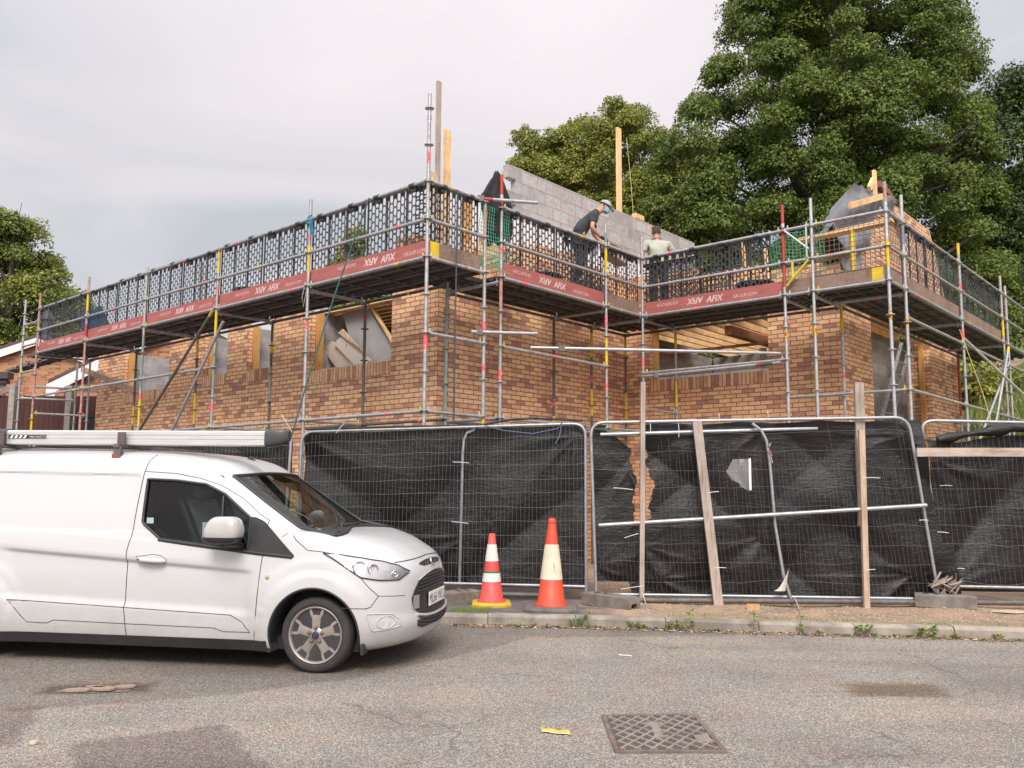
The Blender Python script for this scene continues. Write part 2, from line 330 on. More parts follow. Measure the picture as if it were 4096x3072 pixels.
def soilmat():
    m, Nn, Lk, b = newmat('site_soil'); b.inputs['Roughness'].default_value = .95; b.inputs['Specular IOR Level'].default_value = .1
    v = coord(Nn, Lk, 'Object'); sx = Nn.new('ShaderNodeSeparateXYZ'); Lk.new(v, sx.inputs[0])
    n = noise(Nn, Lk, 2.6, 6, .7, v, .6); g = noise(Nn, Lk, 55, 5, .75, v); n2 = noise(Nn, Lk, 7, 5, .7, v)
    soil = ramp(Nn, Lk, n.outputs[0], [(.30, (.17, .145, .125)), (.44, (.29, .22, .165)), (.60, (.42, .285, .19)), (.75, (.46, .35, .25))])
    tar = ramp(Nn, Lk, n2.outputs[0], [(.3, (.11, .10, .10)), (.6, (.17, .15, .145)), (.75, (.26, .22, .19))])
    ad = Nn.new('ShaderNodeMath'); ad.operation = 'MULTIPLY_ADD'; Lk.new(n.outputs[0], ad.inputs[0]); ad.inputs[1].default_value = 1.1; Lk.new(sx.outputs[0], ad.inputs[2])
    f = ramp(Nn, Lk, ad.outputs[0], [(.0, 0), (1, 1)]); f.node.color_ramp.elements[0].position = .99; 
    mr = Nn.new('ShaderNodeMapRange'); Lk.new(ad.outputs[0], mr.inputs[0]); mr.inputs[1].default_value = 1.15; mr.inputs[2].default_value = 1.75
    col = mix(Nn, Lk, mr.outputs[0], tar, soil)
    col = mix(Nn, Lk, .8, col, ramp(Nn, Lk, g.outputs[0], [(.3, (.5, .5, .5)), (.5, (1, 1, 1)), (.72, (1.5, 1.45, 1.4))]), 'MULTIPLY')
    Lk.new(col, b.inputs['Base Color']); bump(Nn, Lk, g.outputs[0], b, .6, .012); return m
M['soil'] = soilmat()
M['kerb'] = plain('kerb_concrete', (.38, .33, .275), .9, 0, (.20, .175, .15), 3.5, .6, 70, (.38, .62))
KERB = [(-60, 16.2), (-8, 10.12), (-0.68, 9.29), (1.29, 9.07), (4.73, 8.54), (6.2, 8.29), (60, -1.5)]
def kerb_y(x):
    for (a, ya), (b, yb) in zip(KERB, KERB[1:]):
        if x <= b: return ya+(yb-ya)*(x-a)/(b-a)
    return KERB[-1][1]
mb = MB(); mb.add([(-300, -300, 0), (300, -300, 0), (300, 60, 0), (-300, 60, 0)], [(0, 1, 2, 3)]); struct(mb.build('road', M['asphalt']))
def gz(x, y):
    """height of the made ground behind the kerb: nearly flat, a bank rising at the right-hand back"""
    z = .1 + .012*math.sin(x*2.1+y)*1 + .01*math.sin(x*5.3-y*3.1)
    b = max(0, (x-5.5-(y-14)*-.12))*max(0, min(1, (y-12.5)/5)) if y > 12.5 else 0
    return z + min(7, b*.42) + max(0, min(6, (y-30)*.12))
mb = MB(); xs = [-300, -120, -60, -30, -15]+[-8+.35*i for i in range(60)]+[14, 16, 18, 21, 25, 30, 40, 60, 120, 300]; vs = []
ds = [.125, .2, .35, .5, .7, .9, 1.1, 1.4, 1.8, 2.4, 3, 4, 5, 6, 7, 8, 9, 10, 12, 14, 16, 18, 21, 25, 30, 40, 60, 100, 400]
for d in ds:
    for x in xs:
        y = kerb_y(x)+d; vs.append((x, y, gz(x, y) if d > .2 else .1))
n = len(xs); mb.add(vs, [(j*n+i, j*n+i+1, (j+1)*n+i+1, (j+1)*n+i) for j in range(len(ds)-1) for i in range(n-1)], 0, True)
struct(mb.build('ground', M['soil']))
# kerb stones along the line, a joint every 0.9 m
mb = MB(); x = -12.0
rk = random.Random(3)
while x < 9:
    x2 = x+.905
    for a, b_ in ((x+.004, x2-.004),):
        ya, yb = kerb_y(a), kerb_y(b_); dz = rk.uniform(-.006, .006); j = rk.uniform(-.006, .006)
        prof = [(0, -.1), (.0, .075+dz), (.012, .095+dz), (.03, .1035+dz), (.124, .1035+dz), (.124, -.1)]
        va = [(a, ya+p[0]+j, p[1]) for p in prof]; vb = [(b_, yb+p[0]+j, p[1]) for p in prof]; k = len(prof)
        mb.add(va+vb, [(i, i+1, k+i+1, k+i) for i in range(k-1)]+[tuple(range(k-1, -1, -1)), tuple(range(k, 2*k))], 0)
    x = x2
struct(mb.build('kerb', M['kerb']))
def patch(name, poly, z, m, wob=.03, seed=1):
    r = random.Random(seed); pts = []
    for (a, b) in zip(poly, poly[1:]+poly[:1]):
        L_ = math.dist(a, b); k = max(1, int(L_/.06))
        for i in range(k):
            t = i/k; pts.append((a[0]+(b[0]-a[0])*t+r.uniform(-wob, wob), a[1]+(b[1]-a[1])*t+r.uniform(-wob, wob), z))
    mb = MB(); mb.add(pts, [tuple(range(len(pts)))]); return struct(mb.build(name, m))
M['hole'] = plain('exposed_bed_stones', (.24, .175, .14), .95, 0, (.11, .09, .08), 9, .6, 60, (.38, .56))
def blob(cx, cy, a, b, rot=0, n=26, seed=0, k=.22):
    r = random.Random(seed); o = []
    for i in range(n):
        t = 2*math.pi*i/n; s = 1+r.uniform(-k, k); x, y = a*math.cos(t)*s, b*math.sin(t)*s
        o.append((cx+x*math.cos(rot)-y*math.sin(rot), cy+x*math.sin(rot)+y*math.cos(rot)))
    return o
patch('pothole', blob(-2.86, 6.24, .27, .09, .16, seed=3), .003, M['hole'], .01, 2)
mb = MB(); r_ = random.Random(11)
for (x, y, a, b, t) in ((-2.98, 6.19, .09, .05, .2), (-2.83, 6.24, .10, .055, -.1), (-2.70, 6.30, .08, .045, .3), (-2.90, 6.285, .07, .035, 0)):
    mb.prism([(p[0], p[1]) for p in blob(x, y, a, b, t, 8, int(x*99), .12)], (0, 0, .009), (1, 0, 0), (0, 1, 0), (0, 0, .012))
struct(mb.build('pothole_stones', plain('pale_bed_stone', (.31, .23, .18), .95, 0, (.24, .18, .145), 12, .3)))
# gutter dirt: leaf litter and grit against the kerb
mb = MB(); r_ = random.Random(5)
for i in range(3600):
    x = r_.uniform(-.6, 7); y = kerb_y(x)-abs(r_.gauss(0, .075))-.005; s = r_.uniform(.004, .026); t = r_.uniform(0, 6.28)
    h = r_.uniform(.002, .012); dx, dy = math.cos(t)*s, math.sin(t)*s
    mb.add([(x-dx, y-dy, .004), (x+dy*.5, y-dx*.5, .004+h), (x+dx, y+dy, .005+h*.5), (x-dy*.5, y+dx*.5, .005)], [(0, 1, 2, 3)], r_.choice((0, 0, 1, 2)))
tag(mb.build('leaf_litter', [plain('dead_leaf', (.26, .16, .09), .9), plain('pale_leaf', (.48, .36, .24), .9), plain('dark_leaf', (.13, .08, .06), .9)]), 'dry leaves and grit lying along the foot of the kerb', 'leaf litter', kind='stuff')
patch('gutter_dirt', [(-.6, 9.16), (1.29, 8.96), (4.73, 8.43), (6.2, 8.18), (6.2, 8.285), (4.73, 8.535), (1.29, 9.065), (-.6, 9.275)], .0025, plain('gutter_soil', (.17, .125, .095), .95, 0, (.30, .25, .205), 14, .6, 60), .04, 8)
# small stones on the soil strip
mb = MB()
for i in range(1800):
    x = r_.uniform(1.2, 8); y = kerb_y(x)+r_.uniform(.14, 1.7); s = r_.choice((.006, .008, .01, .014)); z = gz(x, y)
    mb.lathe([(s*.6, -s*.4), (s, .1*s), (s*.5, s*.6)], (x, y, z), n=5, m=r_.choice((0, 1)), smooth=False)
tag(mb.build('soil_grit', [plain('grit_tan', (.45, .32, .22), .9), plain('grit_grey', (.34, .31, .28), .9)]), 'loose grit strewn over the sandy strip behind the kerb', 'grit', kind='stuff')
# ---------------------------------------------------------------- the building site: U runs left and away along the long front, W runs right and away
TH = 0.7211848
U = Vector((-math.cos(TH), math.sin(TH), 0)); W = Vector((math.sin(TH), math.cos(TH), 0)); Z = Vector((0, 0, 1))
P0 = Vector((-1.11, 10.95, 0))
def G(u, w, z=0.0): return P0+U*u+W*w+Z*z
def wbox(mb, u0, u1, w0, w1, z0, z1, m=0, swap=False):
    """box in site axes; UVs in metres so the bond runs round corners"""
    P = [G(u, w, z) for z in (z0, z1) for w in (w0, w1) for u in (u0, u1)]
    c = [(u, w, z) for z in (z0, z1) for w in (w0, w1) for u in (u0, u1)]
    fs = [(0, 1, 3, 2), (4, 6, 7, 5), (0, 4, 5, 1), (2, 3, 7, 6), (0, 2, 6, 4), (1, 5, 7, 3)]; uvs = []
    for k, f in enumerate(fs):
        if k < 2: q = [(c[i][0], c[i][1]) for i in f]
        elif k < 4: q = [(c[i][0], c[i][2]) for i in f]
        else: q = [(c[i][1]+.1125, c[i][2]) for i in f]
        if swap: q = [(b-z0, a) for a, b in q]
        uvs.append(q)
    # U x W points down here, so flip to keep normals outward
    mb.add(P, [f[::-1] for f in fs], m, False, [q[::-1] for q in uvs]); return mb
house = thing('brick_building', 'half-built building of buff and brown brick, its openings without frames, inside scaffolding', 'building', G(1.3, 1.45))
ZB, ZT = -.02, 4.48
T = .103
front = MB()
# long front (w = 1.45): solid below the sills, piers between the openings
OPEN_A = [(2.35, 4.5, 3.405), (5.66, 6.5, 3.585), (7.22, 8.12, 3.60), (9.52, 11.66, 3.48)]
def piece(name, m, *a):
    b = MB(); wbox(b, *a); return b.build(name, m, house)
def wall_with_openings(mb, u0, u1, w0, w1, ops, ztop):
    ops = sorted(ops); u = u0
    for a, b, zs in ops:
        wbox(mb, u, a, w0, w1, ZB, ztop); wbox(mb, a, b, w0, w1, ZB, zs-.225)
        piece('soldier_course', M['soldier'], a, b, w0-.003, w1-.02, zs-.225, zs-.003, 0, True); u = b
    wbox(mb, u, u1, w0, w1, ZB, ztop)
wall_with_openings(front, 1.3, 13.0, 1.45, 1.45+T, OPEN_A, ZT)
wbox(front, 13.0-T, 13.0, 1.45+T, 9, ZB, ZT)
front.build('front_wall', M['brick'], house)
# side wall facing right (u = 1.3), its top still being laid in steps
sidew = MB(); wbox(sidew, 1.3, 1.3+T, 1.45+T, 6.5, ZB, ZT)
rs = random.Random(2); zc = ZT; a0, b0 = 1.6, 6.5
tops = [(1.45+T, 5.08), (2.0, 5.23), (2.45, 5.45), (2.9, 5.375), (3.35, 5.525), (3.8, 5.60), (4.7, 5.675), (5.2, 5.525), (6.5, 5.45)]
for (wa, za), (wb, zb) in zip(tops, tops[1:]+[(9.2, 5.3)]): wbox(sidew, 1.3, 1.3+T, wa, wb, ZT, za)
sidew.build('side_wall', M['brick'], house)
# rear front (w = 6.5) with the wide window
recw = MB(); wall_with_openings(recw, -2.9, 1.3+T, 6.5, 6.5+T, [(-1.63, .76, 3.445)], ZT)
wbox(recw, -2.6, -1.5, 6.5, 6.5+T, ZT, 5.18); wbox(recw, -1.5, -.4, 6.5, 6.5+T, ZT, 5.33); wbox(recw, -.4, 1.3, 6.5, 6.5+T, ZT, 5.48); wbox(recw, -2.9, -2.6, 6.5, 6.5+T, ZT, 5.10)
recw.build('recessed_wall', M['brick'], house)
# right-hand end (u = -2.9): pier, doorway, pier and the gable above
endw = MB(); wbox(endw, -2.9, -2.9+T, 6.5+T, 7.86, ZB, ZT+.05); wbox(endw, -2.9, -2.9+T, 11.3, 13.4, ZB, ZT+.05); wbox(endw, -2.9+T, -2.45, 11.3, 11.3+T, ZB, ZT+.05); wbox(endw, -2.9+T, 5, 13.4-T, 13.4, ZB, ZT)
z = ZT+.05; k = 0
while z < 6.84:                      # racked-back courses of the gable triangle
    rise = z-ZT
    wa = 6.55+rise*.76; wb = 13.3-rise*.68
    wbox(endw, -2.9, -2.9+T, wa, wb, z, z+.0751); z += .075
endw.build('end_wall', M['brick'], house)
# inner leaf and partitions of concrete block
inn = MB()
for a, b, z0, z1 in ((1.55, 2.25, 0, 4.45), (4.62, 5.56, 0, 4.45), (6.62, 7.1, 0, 4.45), (8.2, 9.42, 0, 4.45), (11.8, 12.9, 0, 4.45), (2.25, 4.62, 0, 3.37), (5.56, 6.62, 0, 3.55), (7.1, 8.2, 0, 3.55), (9.42, 11.8, 0, 3.43)): wbox(inn, a, b, 1.68, 1.78, z0, z1)
wbox(inn, 4.62, 4.72, 1.78, 5.2, 0, 4.6); wbox(inn, 8.25, 8.35, 1.78, 5.2, 0, 4.45); wbox(inn, 6.62, 6.72, 1.78, 4.2, 0, 4.45); wbox(inn, 1.9, 13, 5.2, 5.3, 0, 4.75); wbox(inn, 11.9, 12.0, 1.78, 5.2, 0, 4.45)
wbox(inn, 1.56, 1.66, 1.78, 3.2, 0, 5.0); inn.build('inner_leaf', M['block'], house)
hi = MB()
for i in range(5): wbox(hi, 1.60, 1.72, 3.37+(.2 if i % 2 else 0), 9.8, 5.875+i*.225, 5.875+(i+1)*.225)
wbox(hi, 1.60, 1.72, 3.2, 9.8, 4.42, 5.875); hi.build('gable_block_wall', M['block_new'], house)
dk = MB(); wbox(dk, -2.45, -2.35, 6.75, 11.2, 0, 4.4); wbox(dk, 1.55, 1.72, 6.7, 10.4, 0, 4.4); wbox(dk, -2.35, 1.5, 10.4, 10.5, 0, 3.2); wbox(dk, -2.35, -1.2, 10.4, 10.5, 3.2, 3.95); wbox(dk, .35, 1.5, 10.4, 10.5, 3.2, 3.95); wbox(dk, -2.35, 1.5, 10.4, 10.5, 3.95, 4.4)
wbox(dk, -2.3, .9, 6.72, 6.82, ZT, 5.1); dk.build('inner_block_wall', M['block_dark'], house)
# white insulation boards standing above the outer leaf, with the timber closer at their end
ins = MB(); wbox(ins, 1.45, 1.55, 2.3, 8.0, 5.2, 5.98); ins.build('insulation_board', plain('foil_faced_board', (.80, .79, .80), .45, 0, (.70, .69, .70), 3), house)
M['closer'] = plain('orange_timber', (.66, .36, .10), .7, 0, (.50, .24, .07), 5, .1); M['tray'] = plain('white_membrane', (.66, .66, .66), .5, 0, (.28, .27, .27), 12, 0, 40, (.5, .66))
piece('cavity_closer', M['closer'], 1.42, 1.58, 2.18, 2.297, 4.6, 6.02)
for a, b, zs in OPEN_A: piece('cavity_closer', M['closer'], b-.09, b-.002, 1.56, 1.66, zs, 4.44)
piece('cavity_closer', M['closer'], .67, .758, 6.61, 6.70, 3.45, 4.44); piece('cavity_closer', M['closer'], -2.78, -2.70, 11.2, 11.297, 0, 4.5)
for a, b, zs in OPEN_A[:1]+OPEN_A[3:]: piece('cavity_tray', M['tray'], a+.02, b-.1, 1.57, 1.67, zs-.04, zs+.035)
piece('cavity_tray', M['tray'], -1.61, .66, 6.61, 6.7, 3.40, 3.50)
dpc = MB(); wbox(dpc, 1.285, 13.01, 1.437, 1.45, .32, .36); wbox(dpc, -2.91, 1.28, 6.487, 6.5, .32, .36); dpc.build('damp_course', M['black'], house)
# floor joists and the steel that carries them
jo = MB()
for i in range(13):
    u = 1.15-i*.32
    jo.bar(G(u, 6.72, 4.50), G(u, 10.9, 4.50), .05, .2)
jo.build('joist', M['pine_h'], house)['kind'] = 'stuff'
jo = MB()
for i in range(16):
    w = 1.9+i*.21; jo.bar(G(1.8, w, 4.52-(w-1.9)*.02), G(5.0, w, 4.52-(w-1.9)*.02), .185, .05)
jo.build('boarded_soffit', M['pine_h'], house)
be = MB(); be.bar(G(-.75, 6.75, 4.28), G(-.75, 10.9, 4.28), .13, .16); be.bar(G(1.1, 7.5, 4.10), G(-2.3, 7.5, 4.10), .05, .05); be.build('steel_beam', M['pine_red'], house)
pp = MB(); pp.bar(G(-.55, 8.6, 2.6), G(-.55, 8.6, 4.2), .13, .07); pp.bar(G(-.55, 8.6, 3.9), G(-1.0, 8.6, 4.2), .07, .05); pp.build('timber_prop', M['tan_wood'], house)
fl = MB(); wbox(fl, -2.4, 1.2, 6.9, 10.3, 2.3, 2.4); wbox(fl, 1.7, 12.8, 1.85, 5.1, 2.1, 2.2); fl.build('floor_slab', M['concrete'], house)
# loose sheets standing in the first opening
def sheet(name, label, poly, wd, t, m, cat='board'):
    """flat board of thickness t leaning just inside the opening; poly in (u, z)"""
    mb = MB(); c = (sum(p[0] for p in poly)/len(poly), sum(p[1] for p in poly)/len(poly))
    mb.prism([(p[0], p[1]) for p in poly], G(0, wd, 0), U, Z, W*t); return tag(mb.build(name, m), label, cat)

sheet('grey_board', 'large grey board standing askew in the wide front opening beside the corner', [(4.34, 4.50), (3.80, 4.64), (2.98, 3.80), (2.98, 3.50), (3.47, 3.50), (3.93, 3.62)], 2.0, .025, plain('grey_cement_board', (.34, .33, .325), .8, 0, (.28, .27, .27), 2))
_b = plain('beige_board', (.60, .51, .41), .75, 0, (.52, .44, .35), 3); _b2 = plain('stained_beige_board', (.50, .44, .38), .75, 0, (.16, .12, .10), 5, stops=(.62, .72))
sheet('beige_board', 'plain beige board leaning lowest in the wide front opening', [(4.74, 3.86), (4.49, 4.0), (3.76, 3.50), (4.25, 3.42)], 1.9, .02, _b)
sheet('beige_board', 'beige board with dark stains leaning over the plain one in the wide front opening', [(4.36, 3.93), (4.12, 4.05), (3.29, 3.52), (3.7, 3.45)], 1.84, .02, _b2)
sheet('timber_batten', 'pale timber batten lying along the upper edge of the stained board', [(4.20, 4.10), (4.07, 4.15), (3.41, 3.64), (3.46, 3.70)], 1.80, .03, M['tan_wood'], 'batten')
sheet('timber_batten', 'orange stud fixed along the slanting edge of the large grey board', [(3.62, 4.62), (3.53, 4.60), (2.90, 3.78), (2.90, 3.88)], 1.93, .04, M['pine'], 'batten')
mb = MB(); mb.bar(G(13.5, 1.28, 4.19), G(10.85, 1.28, 3.52), .05, .14); tag(mb.build('timber_plank', M['tan_wood']), 'brown plank sloping across the far left opening behind the scaffold', 'plank')
# ---------------------------------------------------------------- scaffold: one bolted frame with its uprights, ledgers, decks
TR = .0242
frame = thing('scaffold', 'system scaffold of galvanised tubes with steel decks wrapped round the building', 'scaffold', G(0, 0))
SM = [M['galv'], M['yellow'], M['red_paint'], M['pink_tape'], M['orange_tape'], M['green_paint'], M['rust_red'], M['blue_tape'], M['galv_dark'], M['galv_light']]
Y_, R_, P_, O_, GR, RU, BL, DK, LT = range(1, 10)
def upright(u, w, z1, bands=(), base=0, z0=.1, label=None):
    mb = MB(); b = G(u, w)
    cuts = sorted({z0, z1} | {k for t in bands for k in t[:2] if z0 < k < z1})
    def col(z):
        for a, c, m in bands:
            if a <= z <= c: return m
        return base
    for a, c in zip(cuts, cuts[1:]):
        m = col((a+c)/2); mb.tube([b+Z*a, b+Z*c], TR+(.0012 if m in (P_, O_, BL) else 0), 10, m, caps=(c == z1 or a == z0))
    if z1 > 5.6: mb.tube([b+Z*(z1-.36), b+Z*(z1-.30)], TR+.004, 10, base)
    z = .376
    while z < min(z1, 7):
        if z > 1.2: mb.lathe([(.026, -.006), (.062, -.005), (.062, .005), (.026, .006)], b+Z*z, n=14, m=base if base else 0, smooth=False)
        z += .5
    o = mb.build('upright', SM, frame)
    if label: o['label'] = label
    return o
A_ = [
 (0, 0, 6.58, [(3.16, 3.36, P_), (5.62, 5.80, P_)], 0), (2.57, 0, 5.70, [(4.56, 4.99, Y_), (5.08, 5.16, P_), (3.72, 3.84, P_)], 0),
 (5.14, 0, 5.38, [(4.98, 5.38, Y_), (4.66, 4.74, P_), (3.95, 4.36, Y_), (2.9, 3.6, GR), (2.64, 2.76, P_)], 0), (7.71, 0, 5.50, [(2.5, 3.0, Y_), (3.0, 3.1, P_), (3.2, 4.2, GR)], 0),
 (10.28, 0, 5.72, [(5.0, 5.42, Y_), (4.46, 4.72, R_), (3.98, 4.06, P_), (2.86, 2.98, P_)], RU), (12.85, 0, 5.73, [(2.5, 2.98, Y_), (2.2, 2.36, BL)], RU), (13.72, 0, 5.71, [(4.05, 4.12, Y_)], 0),
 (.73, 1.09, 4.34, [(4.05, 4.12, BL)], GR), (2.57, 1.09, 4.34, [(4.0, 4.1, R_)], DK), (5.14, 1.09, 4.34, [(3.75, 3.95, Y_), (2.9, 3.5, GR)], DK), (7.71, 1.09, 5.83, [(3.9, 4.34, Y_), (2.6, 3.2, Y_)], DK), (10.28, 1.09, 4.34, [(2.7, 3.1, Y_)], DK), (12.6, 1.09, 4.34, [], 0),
 (13.3, 1.09, 4.3, [], 0),
 (0, 1.09, 5.42, [(4.9, 5.3, RU), (3.52, 3.68, P_), (3.0, 3.08, P_), (2.25, 2.36, Y_)], 0), (0, 1.43, 5.87, [(5.38, 5.87, R_), (3.9, 4.5, RU), (2.9, 3.06, P_), (4.72, 4.8, P_)], 0),
 (0, 4.0, 5.74, [(4.94, 5.32, Y_), (3.40, 3.86, Y_), (4.05, 4.2, P_), (2.98, 3.12, P_), (5.4, 5.6, GR)], 0), (0, 5.09, 5.77, [(3.5, 3.62, P_)], 0),
 (1.09, 1.43, 4.34, [], GR), (1.09, 4.0, 4.34, [(2.3, 2.62, Y_), (2.8, 2.9, P_)], DK), (1.09, 5.09, 4.34, [(3.75, 4.2, Y_), (2.7, 3.18, Y_), (3.3, 3.42, P_)], DK), (1.09, 6.18, 4.34, [(3.9, 4.25, Y_), (2.7, 3.2, Y_), (3.4, 3.52, R_)], DK),
 (0, 6.18, 4.34, [(3.86, 4.3, Y_), (2.85, 3.35, Y_)], 0), (-2.57, 6.18, 4.34, [(3.88, 4.34, Y_), (2.88, 3.37, Y_)], 0), (-3.02, 6.18, 4.34, [(3.88, 4.36, Y_), (3.16, 3.24, P_)], 0),
 (-2.57, 5.09, 5.80, [(4.5, 5.80, R_), (3.70, 3.82, O_)], LT), (-3.02, 5.09, 5.81, [(3.70, 3.82, O_)], LT), (-4.11, 5.09, 5.82, [(5.5, 5.82, RU), (4.56, 4.96, Y_), (3.80, 3.93, O_)], LT), (-4.11, 5.82, 5.81, [(5.05, 5.2, BL), (3.80, 3.93, O_), (5.2, 5.4, GR)], LT),
 (-4.11, 8.89, 5.74, [(4.9, 5.02, P_), (4.0, 4.2, P_), (5.55, 5.74, Y_)], 0), (-4.11, 11.96, 5.74, [(4.5, 4.8, Y_)], 0), (-4.11, 12.35, 5.6, [], 0), (-3.02, 12.9, 4.4, [(3.0, 4.4, R_)], 0), (-3.02, 13.4, 4.4, [], DK), (-3.02, 14.6, 4.4, [(3.6, 3.9, R_), (2.9, 3.5, Y_)], 0), (-4.11, 14.6, 5.7, [], 0),
]
for a in A_: upright(*a)
def ledger(p, q, m=0, name='ledger', heads=True, r=TR, bands=()):
    mb = MB(); p, q = G(*p), G(*q); d = (q-p); L_ = d.length; d.normalize()
    a, b = (p+d*.03, q-d*.03) if heads else (p, q)
    mb.tube([a, b], r, 10, m)
    if heads:
        for e_, s in ((p, 1), (q, -1)):
            mb.tube([e_+d*s*.03, e_+d*s*.10], r*1.28, 8, m); mb.box(e_+d*s*.075+Z*.012, (.018, .014, .11), Y_ if random.random() < .35 else m)
    for t0, t1, mm in bands: mb.tube([p+d*L_*t0, p+d*L_*t1], r+.0012, 10, mm)
    return mb.build(name, SM, frame)
HZ = (2.369, 4.369, 4.876, 5.392)
def run(pts, zs, name, m=0):
    for z in zs:
        for p, q in zip(pts, pts[1:]):
            b = []
            if random.random() < .5: t = random.uniform(.1, .8); b = [(t, t+.03, P_ if random.random() < .6 else Y_)]
            ledger((*p, z), (*q, z), m, name, True, TR, b)
LA = [(0, 0), (2.57, 0), (5.14, 0), (7.71, 0), (10.28, 0), (12.85, 0)]
LB = [(0, 0), (0, 1.09)]; LB2 = [(0, 1.43), (0, 4.0), (0, 5.09)]
LF = [(0, 5.09), (-2.57, 5.09), (-3.02, 5.09), (-4.11, 5.09)]; LR = [(-4.11, 5.09), (-4.11, 5.82), (-4.11, 8.89), (-4.11, 11.96), (-4.11, 14.6)]
for l in (LA, LB, LB2, LF, LR):
    run(l, (4.369,), 'ledger'); run(l, (4.876,), 'mid_rail'); run(l, (5.392,), 'handrail')
run(LA, (2.369,), 'ledger'); run(LB, (2.369,), 'ledger'); run(LB2, (2.369,), 'ledger'); run(LF[:2], (2.369,), 'ledger')
run([(13.72, 0), (12.85, 0)], (4.6, 5.1, 3.98), 'ledger')
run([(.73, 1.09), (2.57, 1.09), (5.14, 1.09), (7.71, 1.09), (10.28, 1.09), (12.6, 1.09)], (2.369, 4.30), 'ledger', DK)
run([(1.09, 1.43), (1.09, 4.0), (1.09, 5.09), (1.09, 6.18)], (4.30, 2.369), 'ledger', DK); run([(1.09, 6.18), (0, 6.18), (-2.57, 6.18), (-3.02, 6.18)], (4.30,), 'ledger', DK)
run([(0, 0), (0, 1.09)], (3.376,), 'ledger'); run([(0, 1.43), (0, 4.0)], (3.376,), 'ledger'); run([(0, 5.09), (-2.57, 5.09)], (3.376,), 'ledger'); run([(5.14, 0), (7.71, 0), (10.28, 0), (12.85, 0)], (3.376,), 'ledger')
run([(-4.11, 5.82), (-4.11, 8.89), (-4.11, 11.96), (-4.11, 14.6)], (2.876, 3.95), 'ledger'); run([(-2.2, 5.82), (-4.11, 5.82)], (2.876,), 'ledger'); run([(-3.02, 6.18), (-3.02, 8.9), (-3.02, 12.9), (-3.02, 14.6)], (2.376, 4.30), 'ledger', DK)
run([(-4.11, 8.89), (-3.02, 12.9)], (2.3, 2.55), 'ledger'); run([(-4.11, 5.82), (-3.02, 8.9)], (2.42,), 'ledger')
run([(12.85, 0), (12.6, 1.09)], (2.369, 3.0, 3.6, 4.369), 'transom'); run([(13.72, 0), (13.3, 1.09)], (3.4, 2.5), 'transom')
for u in (2.57, 5.14, 7.71, 10.28, 12.85): run([(u, 0), (u if u < 12 else 12.6, 1.09)], (2.369, 4.30), 'transom', 0)
for w in (1.43, 4.0, 5.09): run([(0, w), (1.09, w)], (4.30, 2.369), 'transom')
for u in (-2.57, -3.02): run([(u, 5.09), (u, 6.18)], (4.30,), 'transom')
for w in (5.82, 8.89, 11.96): run([(-4.11, w), (-3.02, w)], (4.30,), 'transom')
run([(0, 5.09), (0, 6.18)], (4.30,), 'transom'); run([(0, 5.09), (.0, 6.18)], (2.76,), 'transom')
# tubes clamped on: facade braces, bridging tubes, right-hand X brace
ledger((5.16, -.055, 4.33), (7.75, -.055, 2.25), DK, 'brace', False, bands=[(0, .04, Y_), (.93, 1, Y_)]); ledger((4.72, -.11, 4.08), (6.35, -.11, 2.22), 0, 'brace', False)
ledger((-4.11, 8.95, 4.05), (-5.0, 11.0, 2.7), LT, 'brace', False); ledger((-4.2, 11.9, 4.25), (-4.3, 9.6, 2.15), LT, 'brace', False, bands=[(0, .06, Y_), (.93, 1, Y_)])
ledger((-4.35, 8.5, 2.2), (-4.11, 12.3, 4.0), LT, 'brace', False)
def tube_xyz(p, q, m, name, bands=()):
    mb = MB(); p, q = Vector(p), Vector(q); mb.tube([p, q], TR, 12, m)
    for t0, t1, mm in bands: mb.tube([p+(q-p)*t0, p+(q-p)*t1], TR+.0012, 12, mm)
    for t in (.12, .5): mb.box(p+(q-p)*t, (.09, .07, .085), DK) if t < .2 else None
    return mb.build(name, SM, frame)
tube_xyz(G(.06, .98, 5.40)+Vector((-.05, -.06, 0)), G(-.3, 1.75, 5.44)+Vector((0.08, -.1, 0)), 0, 'bridging_tube', [(0, .3, R_)])
tube_xyz(G(.06, .98, 3.52)+Vector((-.05, -.06, 0)), G(-.3, 1.75, 3.55)+Vector((.08, -.1, 0)), LT, 'bridging_tube')
tube_xyz(G(-.05, 2.02, 3.43), G(-2.50, 5.02, 3.47), LT, 'bridging_tube'); tube_xyz(G(-.05, 4.96, 3.30), G(-2.50, 5.02, 3.33), 0, 'bridging_tube', [(.84, .86, R_), (.86, .95, DK)])
# little swivel gate frame by the red upright
mb = MB(); mb.tube([G(-2.60, 5.05, 5.38), G(-2.98, 5.05, 5.02)], .017, 8, LT); mb.tube([G(-2.95, 5.05, 5.4), G(-2.95, 5.05, 4.9)], .017, 8, LT); mb.tube([G(-2.62, 5.05, 4.5), G(-2.98, 5.05, 4.86)], .02, 8, Y_); mb.tube([G(-2.72, 5.05, 4.6), G(-2.72, 5.05, 4.86)], .02, 8, Y_)
mb.build('swing_gate', SM, frame)
